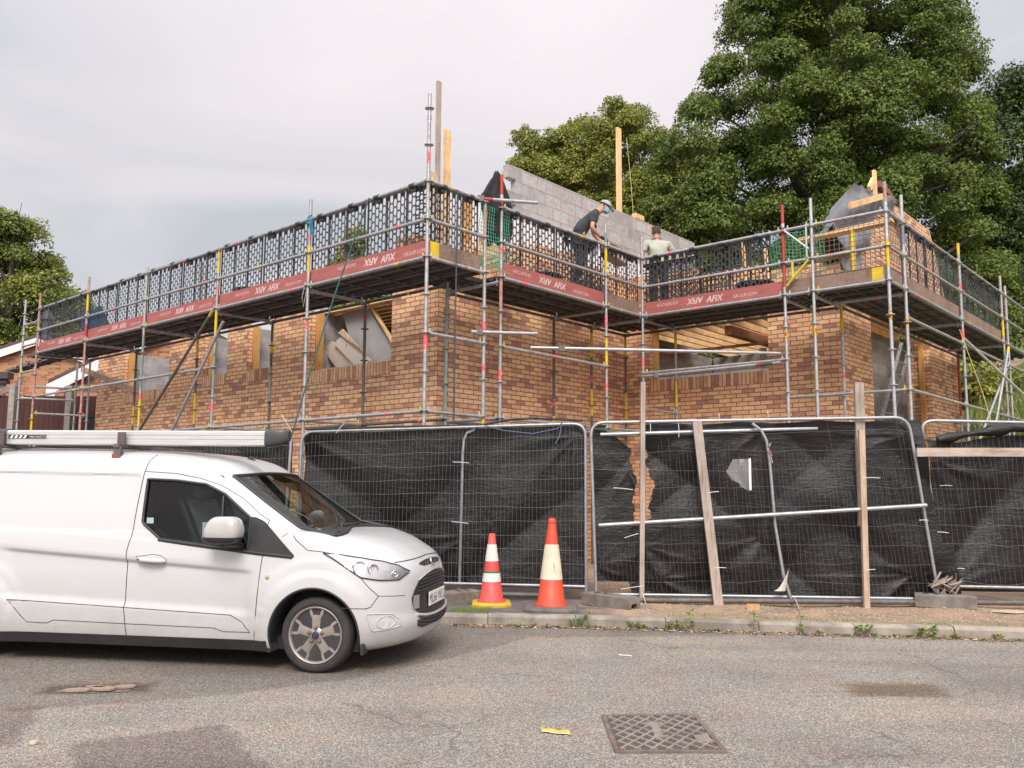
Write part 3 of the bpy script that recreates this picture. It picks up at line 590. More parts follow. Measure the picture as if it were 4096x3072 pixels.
# steel deck boards: ribbed planks
def plank(p, q, wd, inw, m=0):
    """from p to q (u, w), width wd to the left-normal side, top at z 4.42"""
    mb = MB(); a, b = G(*p, 4.385), G(*q, 4.385); d = (b-a); L_ = d.length; d.normalize(); n = inw; prof = [(0, -.040), (.018, -.040), (.018, 0), (.11*wd/.32, 0), (.12*wd/.32, -.03), (.20*wd/.32, -.03), (.21*wd/.32, 0), (wd-.018, 0), (wd-.018, -.050), (wd-.004, -.050), (wd-.004, .018), (0, .018)]
    k = len(prof); va = [a+d*.02+n*x+Z*z for x, z in prof]; vb = [b-d*.02+n*x+Z*z for x, z in prof]
    mb.add(va+vb, [(i, (i+1) % k, k+(i+1) % k, k+i) for i in range(k)]+[tuple(range(k-1, -1, -1)), tuple(range(k, 2*k))], m)
    for t in (.25, .5, .75): mb.box(a+d*L_*t+n*wd/2-Z*.035, (.03, wd*.9, .02), m, (d, n, Z))
    return mb.build('deck_board', M['deck'], frame)
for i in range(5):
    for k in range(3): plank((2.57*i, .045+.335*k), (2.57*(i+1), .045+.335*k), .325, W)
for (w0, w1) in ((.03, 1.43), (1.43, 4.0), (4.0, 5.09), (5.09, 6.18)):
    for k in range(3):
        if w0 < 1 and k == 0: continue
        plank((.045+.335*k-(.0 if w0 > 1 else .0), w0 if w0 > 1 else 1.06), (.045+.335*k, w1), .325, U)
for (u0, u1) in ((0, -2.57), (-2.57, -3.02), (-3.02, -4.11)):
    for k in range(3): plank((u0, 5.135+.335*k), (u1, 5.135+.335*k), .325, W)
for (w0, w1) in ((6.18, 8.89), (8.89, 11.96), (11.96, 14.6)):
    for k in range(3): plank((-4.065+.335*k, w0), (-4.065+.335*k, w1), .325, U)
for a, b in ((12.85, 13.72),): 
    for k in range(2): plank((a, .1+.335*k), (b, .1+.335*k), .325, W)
# ---------------------------------------------------------------- toe boards
def toeboard(p, q, off, m, label, writing=None, h=.20, z=4.405, yellow=None):
    a, b = G(*p, z), G(*q, z); o = G(*off)-P0; a += o; b += o; d = (b-a); L_ = d.length; d.normalize(); n = d.cross(Z)   # n faces out when p->q runs left to right from outside
    mb = MB(); mb.box((a+b)/2+Z*h/2, (L_-.03, .036, h), 0, (d, n, Z))
    mats = [m, M['yellow']]
    if yellow: mb.box(a+d*L_*yellow[0]+Z*h/2, (L_*yellow[1], .042, h*1.02), 1, (d, n, Z))
    ob = mb.build('toe_board', mats); tag(ob, label, 'toe board', 'toe boards along the scaffold edge')
    if writing:
        c = (a+b)/2+d*writing; t = MB(); f = n*.0195
        s = .135; y = .05
        text_mb("AFiX", s, c+d*.03+Z*y, d, Z, f, 0, t, shear=.25, bold=.0035); text_mb("GROUP.COM", s*.52, c+d*.50+Z*(y+.005), d, Z, f, 0, t)
        text_mb("AFiX", s, c-d*.03+Z*(h-y), -d, -Z, f, 0, t, shear=.25, bold=.0035); text_mb("GROUP.COM", s*.52, c-d*.50+Z*(h-y-.005), -d, -Z, f, 0, t)
        t.build('lettering', M['text_white'], ob)
    return ob
BAY = ['first bay left of the corner', 'second bay left of the corner', 'third bay left of the corner', 'fourth bay left of the corner', 'last bay at the left end']
for i in range(5):
    toeboard((2.57*(i+1), .05), (2.57*i, .05), (0, 0), M['toe_red'], 'red lettered toe board on the long front, '+BAY[i], .15 if i else .3)
toeboard((.05, .03), (.05, 1.09), (0, 0), M['grey_wood_h'], 'weathered brown toe board with a yellow end, just right of the near corner', None, .2, 4.405, (.12, .16))
toeboard((.05, 1.48), (.05, 4.0), (0, 0), M['toe_red'], 'red lettered toe board on the short side between the coat and the inner corner', -.1)
toeboard((.05, 4.0), (.05, 5.05), (0, 0), M['grey_wood_h'], 'bare brown toe board running into the inner corner')
toeboard((.0, 5.14), (-2.57, 5.14), (0, 0), M['toe_red'], 'red lettered toe board right of the inner corner, ending at the red upright', -.1)
toeboard((-2.57, 5.14), (-3.02, 5.14), (0, 0), M['grey_wood_h'], 'short dark toe board between the red upright and the next')
toeboard((-3.02, 5.14), (-4.06, 5.14), (0, 0), M['grey_wood_h'], 'weathered toe board with a yellow end below the wire mesh at the right corner', None, .2, 4.405, (.9, .16))
toeboard((-4.06, 5.09), (-4.06, 5.82), (0, 0), M['grey_wood_h'], 'short weathered toe board just round the right corner')
toeboard((-4.06, 5.82), (-4.06, 8.89), (0, 0), M['grey_wood_h'], 'long weathered toe board on the right-hand end, nearer bay'); toeboard((-4.06, 8.89), (-4.06, 11.96), (0, 0), M['grey_wood_h'], 'long weathered toe board on the right-hand end, farther bay')
# ---------------------------------------------------------------- slotted plastic guards hung on the handrail
def guard_mesh(Lx=1.27, H=.93):
    mb = MB(); px, pz = .0755, .125; nx = int(Lx/px); t = .006
    def cell(cx, cz, hx, hz, hole):
        oct_ = []
        c = .009
        outer = [(-hx+c, -hz), (hx-c, -hz), (hx, -hz+c), (hx, 0), (hx, hz-c), (hx-c, hz), (-hx+c, hz), (-hx, hz-c), (-hx, 0), (-hx, -hz+c)]
        if not hole: mb.add([(cx+a, 0, cz+b) for a, b in ((-hx, -hz), (hx, -hz), (hx, hz), (-hx, hz))], [(0, 1, 2, 3)]); return
        sx, sz = .0262, max(.02, hz-.0115); rr = sx; q = sz-rr
        inner = []
        for a, b in ((-.6, -1), (.6, -1), (1, -.5), (1, 0), (1, .5), (.6, 1), (-.6, 1), (-1, .5), (-1, 0), (-1, -.5)):
            if abs(b) == 1: inner.append((a*sx*.8, math.copysign(sz, b)))
            elif b == 0: inner.append((a*sx, 0))
            else: inner.append((a*sx, math.copysign(sz-rr*.6, b)))
        vs = [(cx+a, 0, cz+b) for a, b in outer]+[(cx+a, 0, cz+b) for a, b in inner]
        n = 10; mb.add(vs, [(i, (i+1) % n, n+(i+1) % n, n+i) for i in range(n)])
    for i in range(nx):
        cx = (i+.5)*px; off = (i % 2)*.5; rib = False
        zs = [(k+off)*pz for k in range(int(H/pz)+1)]
        if off: cell(cx, pz*.25, px/2, pz*.25, False)
        for z0 in zs:
            if z0+pz > H+1e-4:
                if H-z0 > .01: cell(cx, (z0+H)/2, px/2, (H-z0)/2, False)
                continue
            cell(cx, z0+pz/2, px/2, pz/2, True)
    LL = nx*px
    for x in (0, LL/3, LL*2/3, LL): mb.box((x, 0, H/2), (.016, .022, H))
    mb.box((LL/2, 0, .01), (LL, .024, .024)); mb.box((LL/2, 0, H-.012), (LL, .018, .02))
    o = len(mb.v); return mb, LL, H
gm, GL, GH = guard_mesh()
M['guard'] = M['blackplastic']
guard0 = gm.build('barrier_panel', M['guard'])
hk = MB()
hk.tube([(-.05, -.052, -.035), (.05, -.052, -.035)], .033, 10); hk.box((0, -.02, -.075), (.10, .05, .07)); hk.box((0, -.004, -.03), (.12, .016, .07))
for k, x in enumerate((GL*.2, GL*.8)):
    h_ = hk.build('hook', M['guard']); h_.parent = guard0; h_.location = (x, .0, GH-.01) if k == 0 else (x, 0, GH-.01)
_used = [False]
def guard(u, w, d, label, z=4.50, sx=1.0, tilt=0, group='slotted barrier panels hung on the scaffold handrail'):
    """left end at (u, w); runs along the vector d"""
    o = guard0 if not _used[0] else dup(guard0); _used[0] = True
    o.location = G(u, w, z); o.rotation_euler = (tilt, 0, math.atan2(d.y, d.x)); o.scale = (sx, 1, 1)
    return tag(o, label, 'barrier panel', group)
HALF = ('half nearer the corner', 'half farther from the corner')
for i in range(5):
    for k in range(2):
        guard(2.57*i+1.285*(k+1)-.01, .055, -U, 'black slotted guard on the long front, '+BAY[i]+(', right half' if k == 0 else ', left half'), 4.51+random.uniform(-.012, .012))
guard(.055, .12, W, 'black slotted guard just right of the near corner, above the yellow-ended toe board', 4.5, .72)
guard(.055, 1.52, W, 'black slotted guard beside the green netting on the short side', 4.5, .98); guard(.055, 2.76, W, 'black slotted guard left of the yellow-banded upright, below the capped man', 4.49, .97); guard(.055, 4.05, W, 'black slotted guard running into the inner corner', 4.48, .8)
guard(-.05, 5.145, -U, 'black slotted guard right of the inner corner, below the man in the pale shirt', 4.5, .97); guard(-1.30, 5.145, -U, 'black slotted guard between the inner corner and the green netting', 4.49, .85)
for i in range(5): guard(-4.05, 5.9+1.24*i, W, 'black slotted guard on the right-hand end, '+['nearest the wire mesh', 'second from the wire mesh', 'third from the wire mesh', 'fourth from the wire mesh', 'farthest back'][i], 4.5, .96)
# the guard folded round the corner post
mb = MB()
cp = guard_mesh(.48, .90)[0]
for i, v in enumerate(cp.v):
    x, y, z = v; t = x-.24; cp.v[i] = tuple(G(.075+max(0, -t)*1.0+.02*math.exp(-abs(t)*20), .075+max(0, t), 4.5+z))
tag(cp.build('barrier_panel', M['guard']), 'narrow black guard folded round the near corner post', 'barrier panel', 'slotted barrier panels hung on the scaffold handrail')
_o = tag(dup(guard0), 'second black guard hooked low behind the guard right of the inner corner', 'barrier panel', 'slotted barrier panels hung on the scaffold handrail')
_o.location = G(-.95, 5.40, 4.42); _o.rotation_euler = (0.05, 0.02, math.atan2(-U.y, -U.x)); _o.scale = (.5, 1, .75)
for (u_, w_, d_, lb) in ((.14, 3.0, W, 'second black guard overlapping inside, below the capped man'), (.10, 5.26, -U, 'second black guard overlapping inside, below the man in the pale shirt')):
    _o = tag(dup(guard0), lb, 'barrier panel', 'slotted barrier panels hung on the scaffold handrail'); _o.location = G(u_, w_, 4.46); _o.rotation_euler = (.03, .015, math.atan2(d_.y, d_.x)); _o.scale = (.95, 1, .93)
# nets
def net(name, fn, nu, nv, r, m, label, cat='netting', rim=0):
    mb = MB()
    for i in range(nu+1): mb.tube([fn(i/nu, j/nv) for j in range(nv+1)], r*(rim if rim and i in (0, nu) else 1), 4, 0, False)
    for j in range(nv+1): mb.tube([fn(i/nu, j/nv) for i in range(nu+1)], r*(rim if rim and j in (0, nv) else 1), 4, 0, False)
    return tag(mb.build(name, m), label, cat)
net('green_netting', lambda a, b: G(.03-.03*math.sin(b*9)*(.5-a), 1.02+.62*a+.015*math.sin(b*7), 4.45+.90*b), 13, 17, .0042, M['green_net'], 'green square netting below the black coat')
net('green_netting', lambda a, b: G(-2.33-.85*a-.015*math.sin(b*6), 5.17+.03*math.sin(a*8+b*3), 4.44+.93*b+.02*math.sin(a*9)), 16, 17, .0042, M['green_net'], 'green square netting behind the red upright')
net('wire_mesh_panel', lambda a, b: G(-3.05-1.03*a, 5.12, 4.60+.72*b), 14, 10, .0048, M['brown_net'], 'rusty wire mesh guard panel in front of the brick gable', 'mesh panel', 1.6)
net('wire_mesh_panel', lambda a, b: G(-4.08, 5.14+.64*a, 4.60+.72*b), 9, 10, .0048, M['brown_net'], 'narrow rusty wire mesh guard panel round the right corner', 'mesh panel', 1.6)
# ---------------------------------------------------------------- temporary mesh fence with black sheeting along the pavement
M['wire'] = plain('fence_wire', (.21, .205, .20), .55, .3, (.13, .125, .12), 9)
M['wire_rust'] = plain('old_fence_wire', (.20, .18, .172), .6, .3, (.12, .105, .10), 9)
M['cable_tie'] = plain('white_cable_tie', (.75, .74, .70), .5)
def sheetmat():
    m, Nn, Lk, b = newmat('black_sheeting'); b.inputs['Roughness'].default_value = .34; b.inputs['Specular IOR Level'].default_value = .42
    v = coord(Nn, Lk, 'Object'); n = noise(Nn, Lk, 1.6, 5, .6, v, .8)
    Lk.new(ramp(Nn, Lk, n.outputs[0], [(.35, (.0045, .0045, .005)), (.65, (.011, .0085, .0085))]), b.inputs['Base Color'])
    v2 = coord(Nn, Lk, 'Object', (3, 3, 22), (.3, .2, 0)); k = noise(Nn, Lk, 1.0, 6, .7, v2, 1.0); v3 = coord(Nn, Lk, 'Object', (9, 9, 9)); k2 = noise(Nn, Lk, 1.0, 5, .7, v3, 1.5)
    a = Nn.new('ShaderNodeMath'); a.operation = 'ADD'; Lk.new(k.outputs[0], a.inputs[0]); Lk.new(k2.outputs[0], a.inputs[1])
    bump(Nn, Lk, a.outputs[0], b, .55, .018); return m
M['sheet'] = sheetmat()
def lerp(a, b, t): return a+(b-a)*t
def quadpt(q, s, t): return lerp(lerp(q[0], q[1], s), lerp(q[2], q[3], s), t)     # q = BL, BR, TL, TR
def fence_panel(q, label, mesh='wire', nv=72, rows=9, low=.02, rr=.16, seed=0, wz=(.03, .985), bottom=(0, 1), side=(1, 1), wob=.004, gaps=()):
    q = [Vector(p) for p in q]; r = random.Random(seed)
    t = thing('mesh_fence', label, 'fence panel', (q[0]+q[1])/2, 'mesh fence panels along the pavement')
    H = (q[2]-q[0]).length; Ld = (q[1]-q[0]).length; f = MB(); R0 = .019
    du = (q[3]-q[2]).normalized(); path = [q[0]]
    for (c, a, b) in ((q[2], q[0], q[3]), (q[3], q[2], q[1])):
        pa = c+(a-c).normalized()*rr; pb = c+(b-c).normalized()*rr
        for i in range(7):
            k = i/6; path.append(pa*(1-k)**2+c*2*k*(1-k)+pb*k*k)
    path.append(q[1]); f.tube(path, R0, 10)
    lo = low+.08/H
    f.tube([quadpt(q, bottom[0]+.004, lo), quadpt(q, bottom[1]-.004, lo)], R0, 10)
    f.build('frame', M['galv_fence'], t)
    wm_ = MB(); fw = .0018 if mesh == 'wire' else .0015
    nrm = (q[1]-q[0]).cross(q[2]-q[0]).normalized()
    for i in range(1, nv):
        s = i/nv; z0, z1 = lo, wz[1]-(.05 if s < .03 or s > .97 else 0)
        for a, b, zt in gaps:
            if a < s < b: z1 = zt+r.uniform(-.05, .05)
        pts = [quadpt(q, s+r.uniform(-wob, wob)/2, lerp(z0, z1, k/6)) for k in range(7)]
        wm_.tube(pts, fw, 4, 0, False)
    for j in range(rows):
        z = lerp(.11, .93, j/(rows-1)); off = -nrm*.004
        wm_.tube([quadpt(q, lerp(.004, .996, k/14), z+r.uniform(-.003, .003)*(1+wob*300))+off for k in range(15)], fw*1.35, 4, 0, False)
    wm_.build('wire_mesh', M[mesh], t); return t
FA = [(-2.70, 11.02, .12), (.885, 10.41, .12), (-2.66, 11.02, 2.10), (.885, 10.41, 2.185)]
FB = [(1.0, 10.34, .12), (4.86, 10.05, .12), (.94, 10.34, 2.19), (4.60, 10.05, 2.255)]
FC = [(5.02, 10.25, .13), (8.5, 9.85, .13), (4.84, 10.25, 2.235), (8.4, 9.85, 2.15)]
F0 = [(-6.4, 11.66, .12), (-2.88, 11.06, .12), (-6.4, 11.66, 2.06), (-2.80, 11.06, 2.06)]
fence_panel(FA, 'mesh fence panel behind the two cones, upright with close wires', 'wire', 74, 11, .03, seed=1)
fence_panel(FB, 'buckled mesh fence panel with broken wires, tied to timber stakes and a sloping tube', 'wire_rust', 76, 9, -.005, .17, seed=2, gaps=((0, .20, .3), (.2, .34, .86), (.34, .45, .83), (.45, .6, .80), (.6, .75, .82), (.75, .96, .72)), wob=.008)
fence_panel(FC, 'mesh fence panel at the right edge with bent wires under a timber rail', 'wire', 60, 9, .05, .15, seed=3, wob=.010)
fence_panel(F0, 'mesh fence panel standing mostly hidden behind the white van', 'wire', 74, 11, .03, seed=4)
# the extra posts of older panels standing behind the mesh
def bentpost(pts, label, r=.019):
    mb = MB(); mb.tube([Vector(p) for p in pts], r, 10); return tag(mb.build('fence_post', M['galv_fence']), label, 'post')
bentpost([(-.62, 10.72, .16), (-.61, 10.72, 1.0), (-.60, 10.71, 1.85), (-.585, 10.71, 2.0), (-.55, 10.70, 2.08), (-.45, 10.69, 2.12)], 'thin steel fence post with a curved top, behind the wires left of the cones')
bentpost([(3.22, 10.13, .10), (3.12, 10.13, .45), (3.05, 10.15, 1.0), (3.01, 10.16, 1.75), (2.98, 10.16, 1.98), (2.92, 10.16, 2.10), (2.82, 10.17, 2.18)], 'bowed steel fence post between the middle and the right-hand timber stakes')
bentpost([(-2.86, 11.0, .1), (-2.82, 11.0, 1.1), (-2.79, 11.0, 2.0)], 'rusty thin post beside the left end of the fence, behind the van windscreen')
# black sheeting
def cover(name, q, label, s0=(0, 0), s1=(1, 1), z0=.03, z1=.97, nu=110, nv=60, off=.05, ties=(), seed=0, amp=.018, edgel=None, edger=None, topf=None, botf=None):
    q = [Vector(p) for p in q]; r = random.Random(seed); nrm = (q[1]-q[0]).cross(q[2]-q[0]).normalized()
    if nrm.y < 0: nrm = -nrm
    W_ = (q[1]-q[0]).length; H_ = (q[2]-q[0]).length; waves = [(r.uniform(-6, 6), r.uniform(-6, 6), r.uniform(0, 6.28), r.uniform(.2, 1)) for _ in range(8)]
    def fn(a, b):
        sl = edgel(b) if edgel else lerp(s0[0], s0[1], b); sr = edger(b) if edger else lerp(s1[0], s1[1], b); s = lerp(sl, sr, a)
        zb = botf(s) if botf else z0; zt = topf(s) if topf else z1; t = lerp(zb, zt, b); x, z = s*W_, t*H_
        d = sum(w*math.sin(kx*x+kz*z+ph) for kx, kz, ph, w in waves)*amp*.35
        for (kx, kz, ph, w) in waves[:5]:      # long creases, sharp on one side
            q_ = (x*.8*kx/abs(kx)+z*.9)*(2.2+w*2.5)+ph+.35*math.sin(x*2.3+ph)+.3*math.sin(z*3.1+ph); f_ = (q_/6.283) % 1.0; d += amp*2.6*w*(max(0, 1-abs(f_-.5)*4.0))**1.4*(.45+.55*math.sin(x*1.1+ph*2)*math.sin(z*1.4+ph))
        for (ts, tz, n, am, L_, ph) in ties:      # folds radiating from a tie
            dx, dz = x-ts*W_, (tz*H_-z); rr = math.hypot(dx, dz); an = math.atan2(dz, dx)
            d += 1.15*am*math.exp(-rr/L_)*abs(math.sin(n*an*.5+ph+1.3*math.sin(an*1.7+ph)+.8*rr))*min(1, rr/.25)*(.15+.85*max(0, math.cos(an-(1.1 if ts < .5 else 2.2)-.5*math.sin(ph*3))))
        return quadpt(q, s, t)+nrm*(off+d)
    mb = MB(); mb.grid(fn, nu, nv); return tag(mb.build(name, M['sheet']), label, 'sheeting', 'black sheets tied to the fence')
rz = random.Random(8); jag = [rz.uniform(-.007, .007)*rz.choice((.3, .6, 1, 1.3)) for _ in range(140)]
def J(b): return .006*math.sin(b*11+1)+.004*math.sin(b*29+2)+.0022*math.sin(b*71)+.0012*math.sin(b*173)
cover('black_sheet', FA, 'black sheet stretched behind the cones with long diagonal folds', (.005, .0), (1.0, 1.0), .055, .992, 150, 80, .05, [(.03, .95, 5, .055, 1.3, .3), (.60, .34, 7, .05, .55, 1.0), (.97, .93, 6, .045, .8, 2), (.30, .42, 5, .03, .5, .6)], 1, .025)
cover('black_sheet', FB, 'black sheet bunched beside the torn gap, left of the first timber stake', s0=(0, 0), s1=(.12, .12), nu=44, nv=130, off=.06, ties=[(.115, .72, 9, .05, .5, 0), (.0, .97, 7, .05, .7, 1), (.0, .18, 8, .05, .6, .5)], seed=2, amp=.03,
      edger=lambda b: (.055+.075*min(1, max(0, (.98-b)/.14)) if b > .84 else .128)-(.0 if b > .6 else .0)+J(b)*1.2, z0=.10, z1=.99)
cover('black_sheet', FB, 'wide black sheet behind the stakes, torn at its left edge, with a clear wallet', nu=150, nv=130, off=.055, ties=[(.155, .30, 8, .045, .8, .4), (.19, .12, 7, .05, .6, 0), (.95, .15, 8, .055, .6, .2), (.56, .95, 7, .03, .5, 1), (.52, .35, 6, .03, .5, 1), (.99, .9, 5, .04, .6, 0)], seed=3, amp=.028,
      edgel=lambda b: (.178+J(b)*1.6 if b > .44 else .10+J(b)*.5+max(0, (b-.38))*1.3), edger=lambda b: 1.045+.03*(b < .3), z0=.035, topf=lambda s: .995-.012*abs(math.sin(s*13)))
cover('black_sheet', FC, 'black sheet at the right edge drawn into folds and sagging along its top', (.0, .02), (1, 1), .06, .93, 120, 70, .05, [(.03, .78, 8, .07, .6, .2), (.04, .10, 9, .08, .9, .7), (.9, .9, 6, .05, .7, .4)], 4, .035, topf=lambda s: .885+.05*min(1, s*3)-.02*math.exp(-((s-.12)/.06)**2))
cover('black_sheet', F0, 'black sheet on the fence behind the white van', (0, 0), (1, 1), .05, .96, 80, 40, .05, [(.97, .9, 6, .05, .8, .2)], 5, .025)
# crumpled upper roll of sheeting at the right
mb = MB(); rr_ = random.Random(4); pts = []
for i in range(26):
    k = i/25; pts.append(Vector((5.0+3.4*k, 10.2-.35*k, 2.06+.05*math.sin(k*7)+.10*math.sin(min(1, k*2.2)*math.pi/2)-.05+rr_.uniform(-.012, .012))))
mb.tube(pts, [.045+.02*math.sin(i*1.7)+(.02 if 4 < i < 20 else 0) for i in range(26)], 9); tag(mb.build('rolled_sheet', M['sheet']), 'rolled edge of black sheeting along the top of the right-hand fence panel', 'sheeting')
# tubes and stakes
def pole(p, q, r, m, label, name='steel_tube', cat='tube'):
    mb = MB(); mb.tube([Vector(p), Vector(q)], r, 14); return tag(mb.build(name, m), label, cat)
pole((1.02, 10.22, .985), (4.73, 9.98, 1.245), .0245, M['galv_fence'], 'scaffold tube lashed across the buckled fence at a slight slope')
pole((1.45, 10.16, .145), (5.90, 9.98, .165), .030, M['galv_dark'], 'dull steel tube lying along the foot of the fence on the sandy soil')
pole((-1.4, 10.72, .15), (.62, 10.50, .15), .03, M['galv_dark'], 'dark tube lying behind the two cones below the fence')
pole((1.05, 10.28, 2.045), (3.6, 10.22, 2.13), .022, M['galv_fence'], 'second tube just below the top rail of the buckled fence panel')
def stake(p, q, w, t, m, label, name='timber_stake'):
    mb = MB(); mb.bar(p, q, w, t, 0, (0, 1, 0)); o = mb.build(name, m); return tag(o, label, 'timber stake')
# bar(): width runs across, thickness along the depth
def upstake(p, q, w, t, m, label):
    p, q = Vector(p), Vector(q); X = (q-p).normalized(); Yv = Vector((0, 1, 0)); A = X.cross(Yv).normalized(); mb = MB()
    mb.box((p+q)/2, ((q-p).length, w, t), 0, (X, A, Yv)); return tag(mb.build('timber_stake', m), label, 'timber stake')
upstake((1.50, 10.17, .08), (1.545, 10.17, 2.66), .052, .05, M['grey_wood'], 'tall thin grey timber stake beside the torn gap in the sheeting')
upstake((2.36, 10.06, .06), (2.17, 10.16, 2.20), .105, .04, M['grey_wood'], 'broad timber stake leaning left in front of the buckled fence')
upstake((4.00, 9.98, .06), (4.035, 10.02, 2.10), .063, .05, M['tan_wood'], 'narrow tan timber stake at the right of the buckled fence')
upstake((4.06, 10.16, 1.0), (4.085, 10.16, 2.67), .105, .05, M['grey_wood'], 'grey timber post rising above the fence behind the tan stake')
mb = MB(); mb.bar((4.62, 9.93, 1.845), (8.6, 9.62, 1.86), .05, .098); tag(mb.build('timber_rail', M['stake_h']), 'weathered timber rail nailed across the right-hand fence panel', 'timber rail')
# cable ties and wire ends
mb = MB()
for (x, y, z, dx, dz) in ((1.62, 10.14, 2.17, .0, -.10), (1.95, 10.14, 2.17, .0, -.16), (2.42, 10.12, 2.2, .0, .09), (2.98, 10.09, 2.22, 0, .1), (1.18, 10.1, 1.42, .22, -.02), (1.3, 10.1, .85, .16, .05), (2.25, 10.0, 1.37, .12, .015), (2.31, 10.0, .53, .12, 0), (3.99, 9.93, 1.55, .2, 0), (3.99, 9.93, .52, .1, .01), (4.6, 9.9, 1.08, .1, 0), (4.8, 9.9, .95, .12, -.01), (5.0, 10.2, 1.47, .14, .0), (5.1, 10.2, .52, .13, 0), (-.72, 10.66, 1.72, .2, -.01), (-.72, 10.66, 1.0, .2, -.02), (-2.78, 10.98, 2.1, -.14, .22), (-2.2, 10.88, 2.08, .1, .12), (1.25, 10.05, .28, .26, .04), (1.50, 10.1, .24, .05, -.18), (3.2, 10.05, .22, .06, -.14)):
    mb.tube([(x, y, z), (x+dx*.5, y-.02, z+dz*.5+.004), (x+dx, y-.01, z+dz)], .0035, 5)
tag(mb.build('cable_tie', M['cable_tie']), 'white cable ties with loose ends holding the fence, sheets and stakes together', 'cable ties', kind='stuff')
# concrete feet
def foot(x, y, rot, label, L_=.62, open_=True):
    c, s = math.cos(rot), math.sin(rot); X, Yv = Vector((c, s, 0)), Vector((-s, c, 0)); o = Vector((x, y, gz(x, y)-.005)); mb = MB()
    prof = [(-.11, 0), (-.10, .125), (-.085, .14), (.085, .14), (.10, .125), (.11, 0), (.05, 0), (.045, .07), (-.045, .07), (-.05, 0)]
    k = len(prof); n = 14; vs = []
    for i in range(n+1):
        u = -L_/2+L_*i/n; sc = .93 if i in (0, n) else 1
        vs += [o+X*(u+random.uniform(-.003, .003))+Yv*p[0]*sc+Z*(p[1]*(.96 if i in (0, n) else 1)+random.uniform(-.003, .003)) for p in prof]
    mb.add(vs, [(i*k+j, i*k+(j+1) % k, (i+1)*k+(j+1) % k, (i+1)*k+j) for i in range(n) for j in range(k)]); 
    for base in (0, n*k): mb.add(vs[base:base+k], [(0, 1, 8, 9), (1, 2, 7, 8), (2, 3, 7), (3, 6, 7), (3, 4, 6), (4, 5, 6)] if base else [(9, 8, 1, 0), (8, 7, 2, 1), (7, 3, 2), (7, 6, 3), (6, 4, 3), (6, 5, 4)])
    for t in (-.20, -.08): mb.box(o+X*t+Z*.1405, (.06, .07, .004), 1, (X, Yv, Z))
    return tag(mb.build('concrete_block', [M['old_block'], M['black']]), label, 'fence foot', 'concrete feet of the mesh fence')
foot(1.12, 9.98, R(-50), 'concrete fence foot with hollow end, right of the big cone', .72)
foot(4.88, 9.97, R(-22), 'concrete fence foot under the two leaning posts at the right', .62)
foot(-.66, 10.06, R(-140), 'concrete fence foot between the van bumper and the yellow-based cone', .7)
# torn bark and paper wedged at the right-hand foot, card on the soil, brick bit, wallet
mb = MB(); r_ = random.Random(21)
for i in range(26):
    a = r_.uniform(.3, 2.9); c = Vector((4.93+r_.uniform(-.12, .12), 10.0+r_.uniform(-.05, .05), r_.uniform(.18, .42))); d = Vector((math.cos(a), r_.uniform(-.3, .3), math.sin(a)*r_.choice((1, -1))))*r_.uniform(.05, .15)
    n_ = Vector((d.z, .02, -d.x)).normalized()*r_.uniform(.006, .022); mb.add([c-d-n_*.5, c-d+n_*.5, c+d*.2+n_+Vector((0, -.02, 0)), c+d+n_*.3, c+d*.2-n_], [(0, 1, 2, 4), (4, 2, 3)], r_.choice((0, 1)))
tag(mb.build('splintered_wood', [plain('splinter_wood', (.20, .135, .10), .9), plain('grey_splinter', (.27, .235, .21), .9)]), 'splintered wood wedged where the two right-hand fence posts meet the foot', 'splintered wood')
mb = MB(); mb.prism([(5.2, 9.62), (5.42, 9.70), (5.62, 9.58), (5.40, 9.50)], (0, 0, .115), (1, 0, 0), (0, 1, 0), (0, .004, .012)); tag(mb.build('cardboard_scrap', plain('buff_card', (.58, .46, .34), .85, 0, (.5, .39, .28), 4)), 'flat scrap of buff card on the soil beside the right-hand foot', 'cardboard')
mb = MB(); mb.box((2.66, 9.74, .132), (.135, .085, .06), 0, (Vector((math.cos(.25), -math.sin(.25), 0)), Vector((math.sin(.25), math.cos(.25), 0)), Z)); tag(mb.build('brick_piece', plain('buff_brick_face', (.58, .34, .17), .9, 0, (.48, .27, .13), 20, .4)), 'broken buff brick lying on the soil right of the leaning stake', 'brick')
def clearmat():
    m, Nn, Lk, b = newmat('clear_plastic'); b.inputs['Base Color'].default_value = (.75, .75, .76, 1); b.inputs['Roughness'].default_value = .15; b.inputs['Alpha'].default_value = .22; return m
wl = thing('plastic_wallet', 'clear punched plastic wallet hanging crooked on the wide black sheet', 'plastic wallet', (2.62, 10.06, 1.6))
def wf(a, b): return Vector((2.47+.26*a+(.0 if a > .5 else .10*(abs(b-.4)*1.5)), 10.055-.02*math.sin(a*6+b*4), 1.40+.36*b+(.12*(1-a)*(1-b)*1.0)))
mb = MB(); mb.grid(wf, 10, 10); mb.build('sleeve', clearmat(), wl)
mb = MB(); mb.bar((2.735, 10.03, 1.40), (2.75, 10.03, 1.77), .004, .022, 0, (0, 1, 0)); mb.box((2.742, 10.03, 1.585), (.026, .004, .36)); mb.build('punched_strip', plain('white_strip', (.8, .79, .77), .5), wl)
mb = MB(); mb.grid(lambda a, b: Vector((2.985+.13*a+.05*b, 10.06-.025*math.sin(a*3), .27+.25*b*(.3+.7*a)-.06*(1-a)*b)), 6, 6); tag(mb.build('plastic_scrap', plain('pale_polythene', (.55, .52, .48), .4)), 'torn pale polythene tied to the foot of the bowed post', 'plastic scrap')
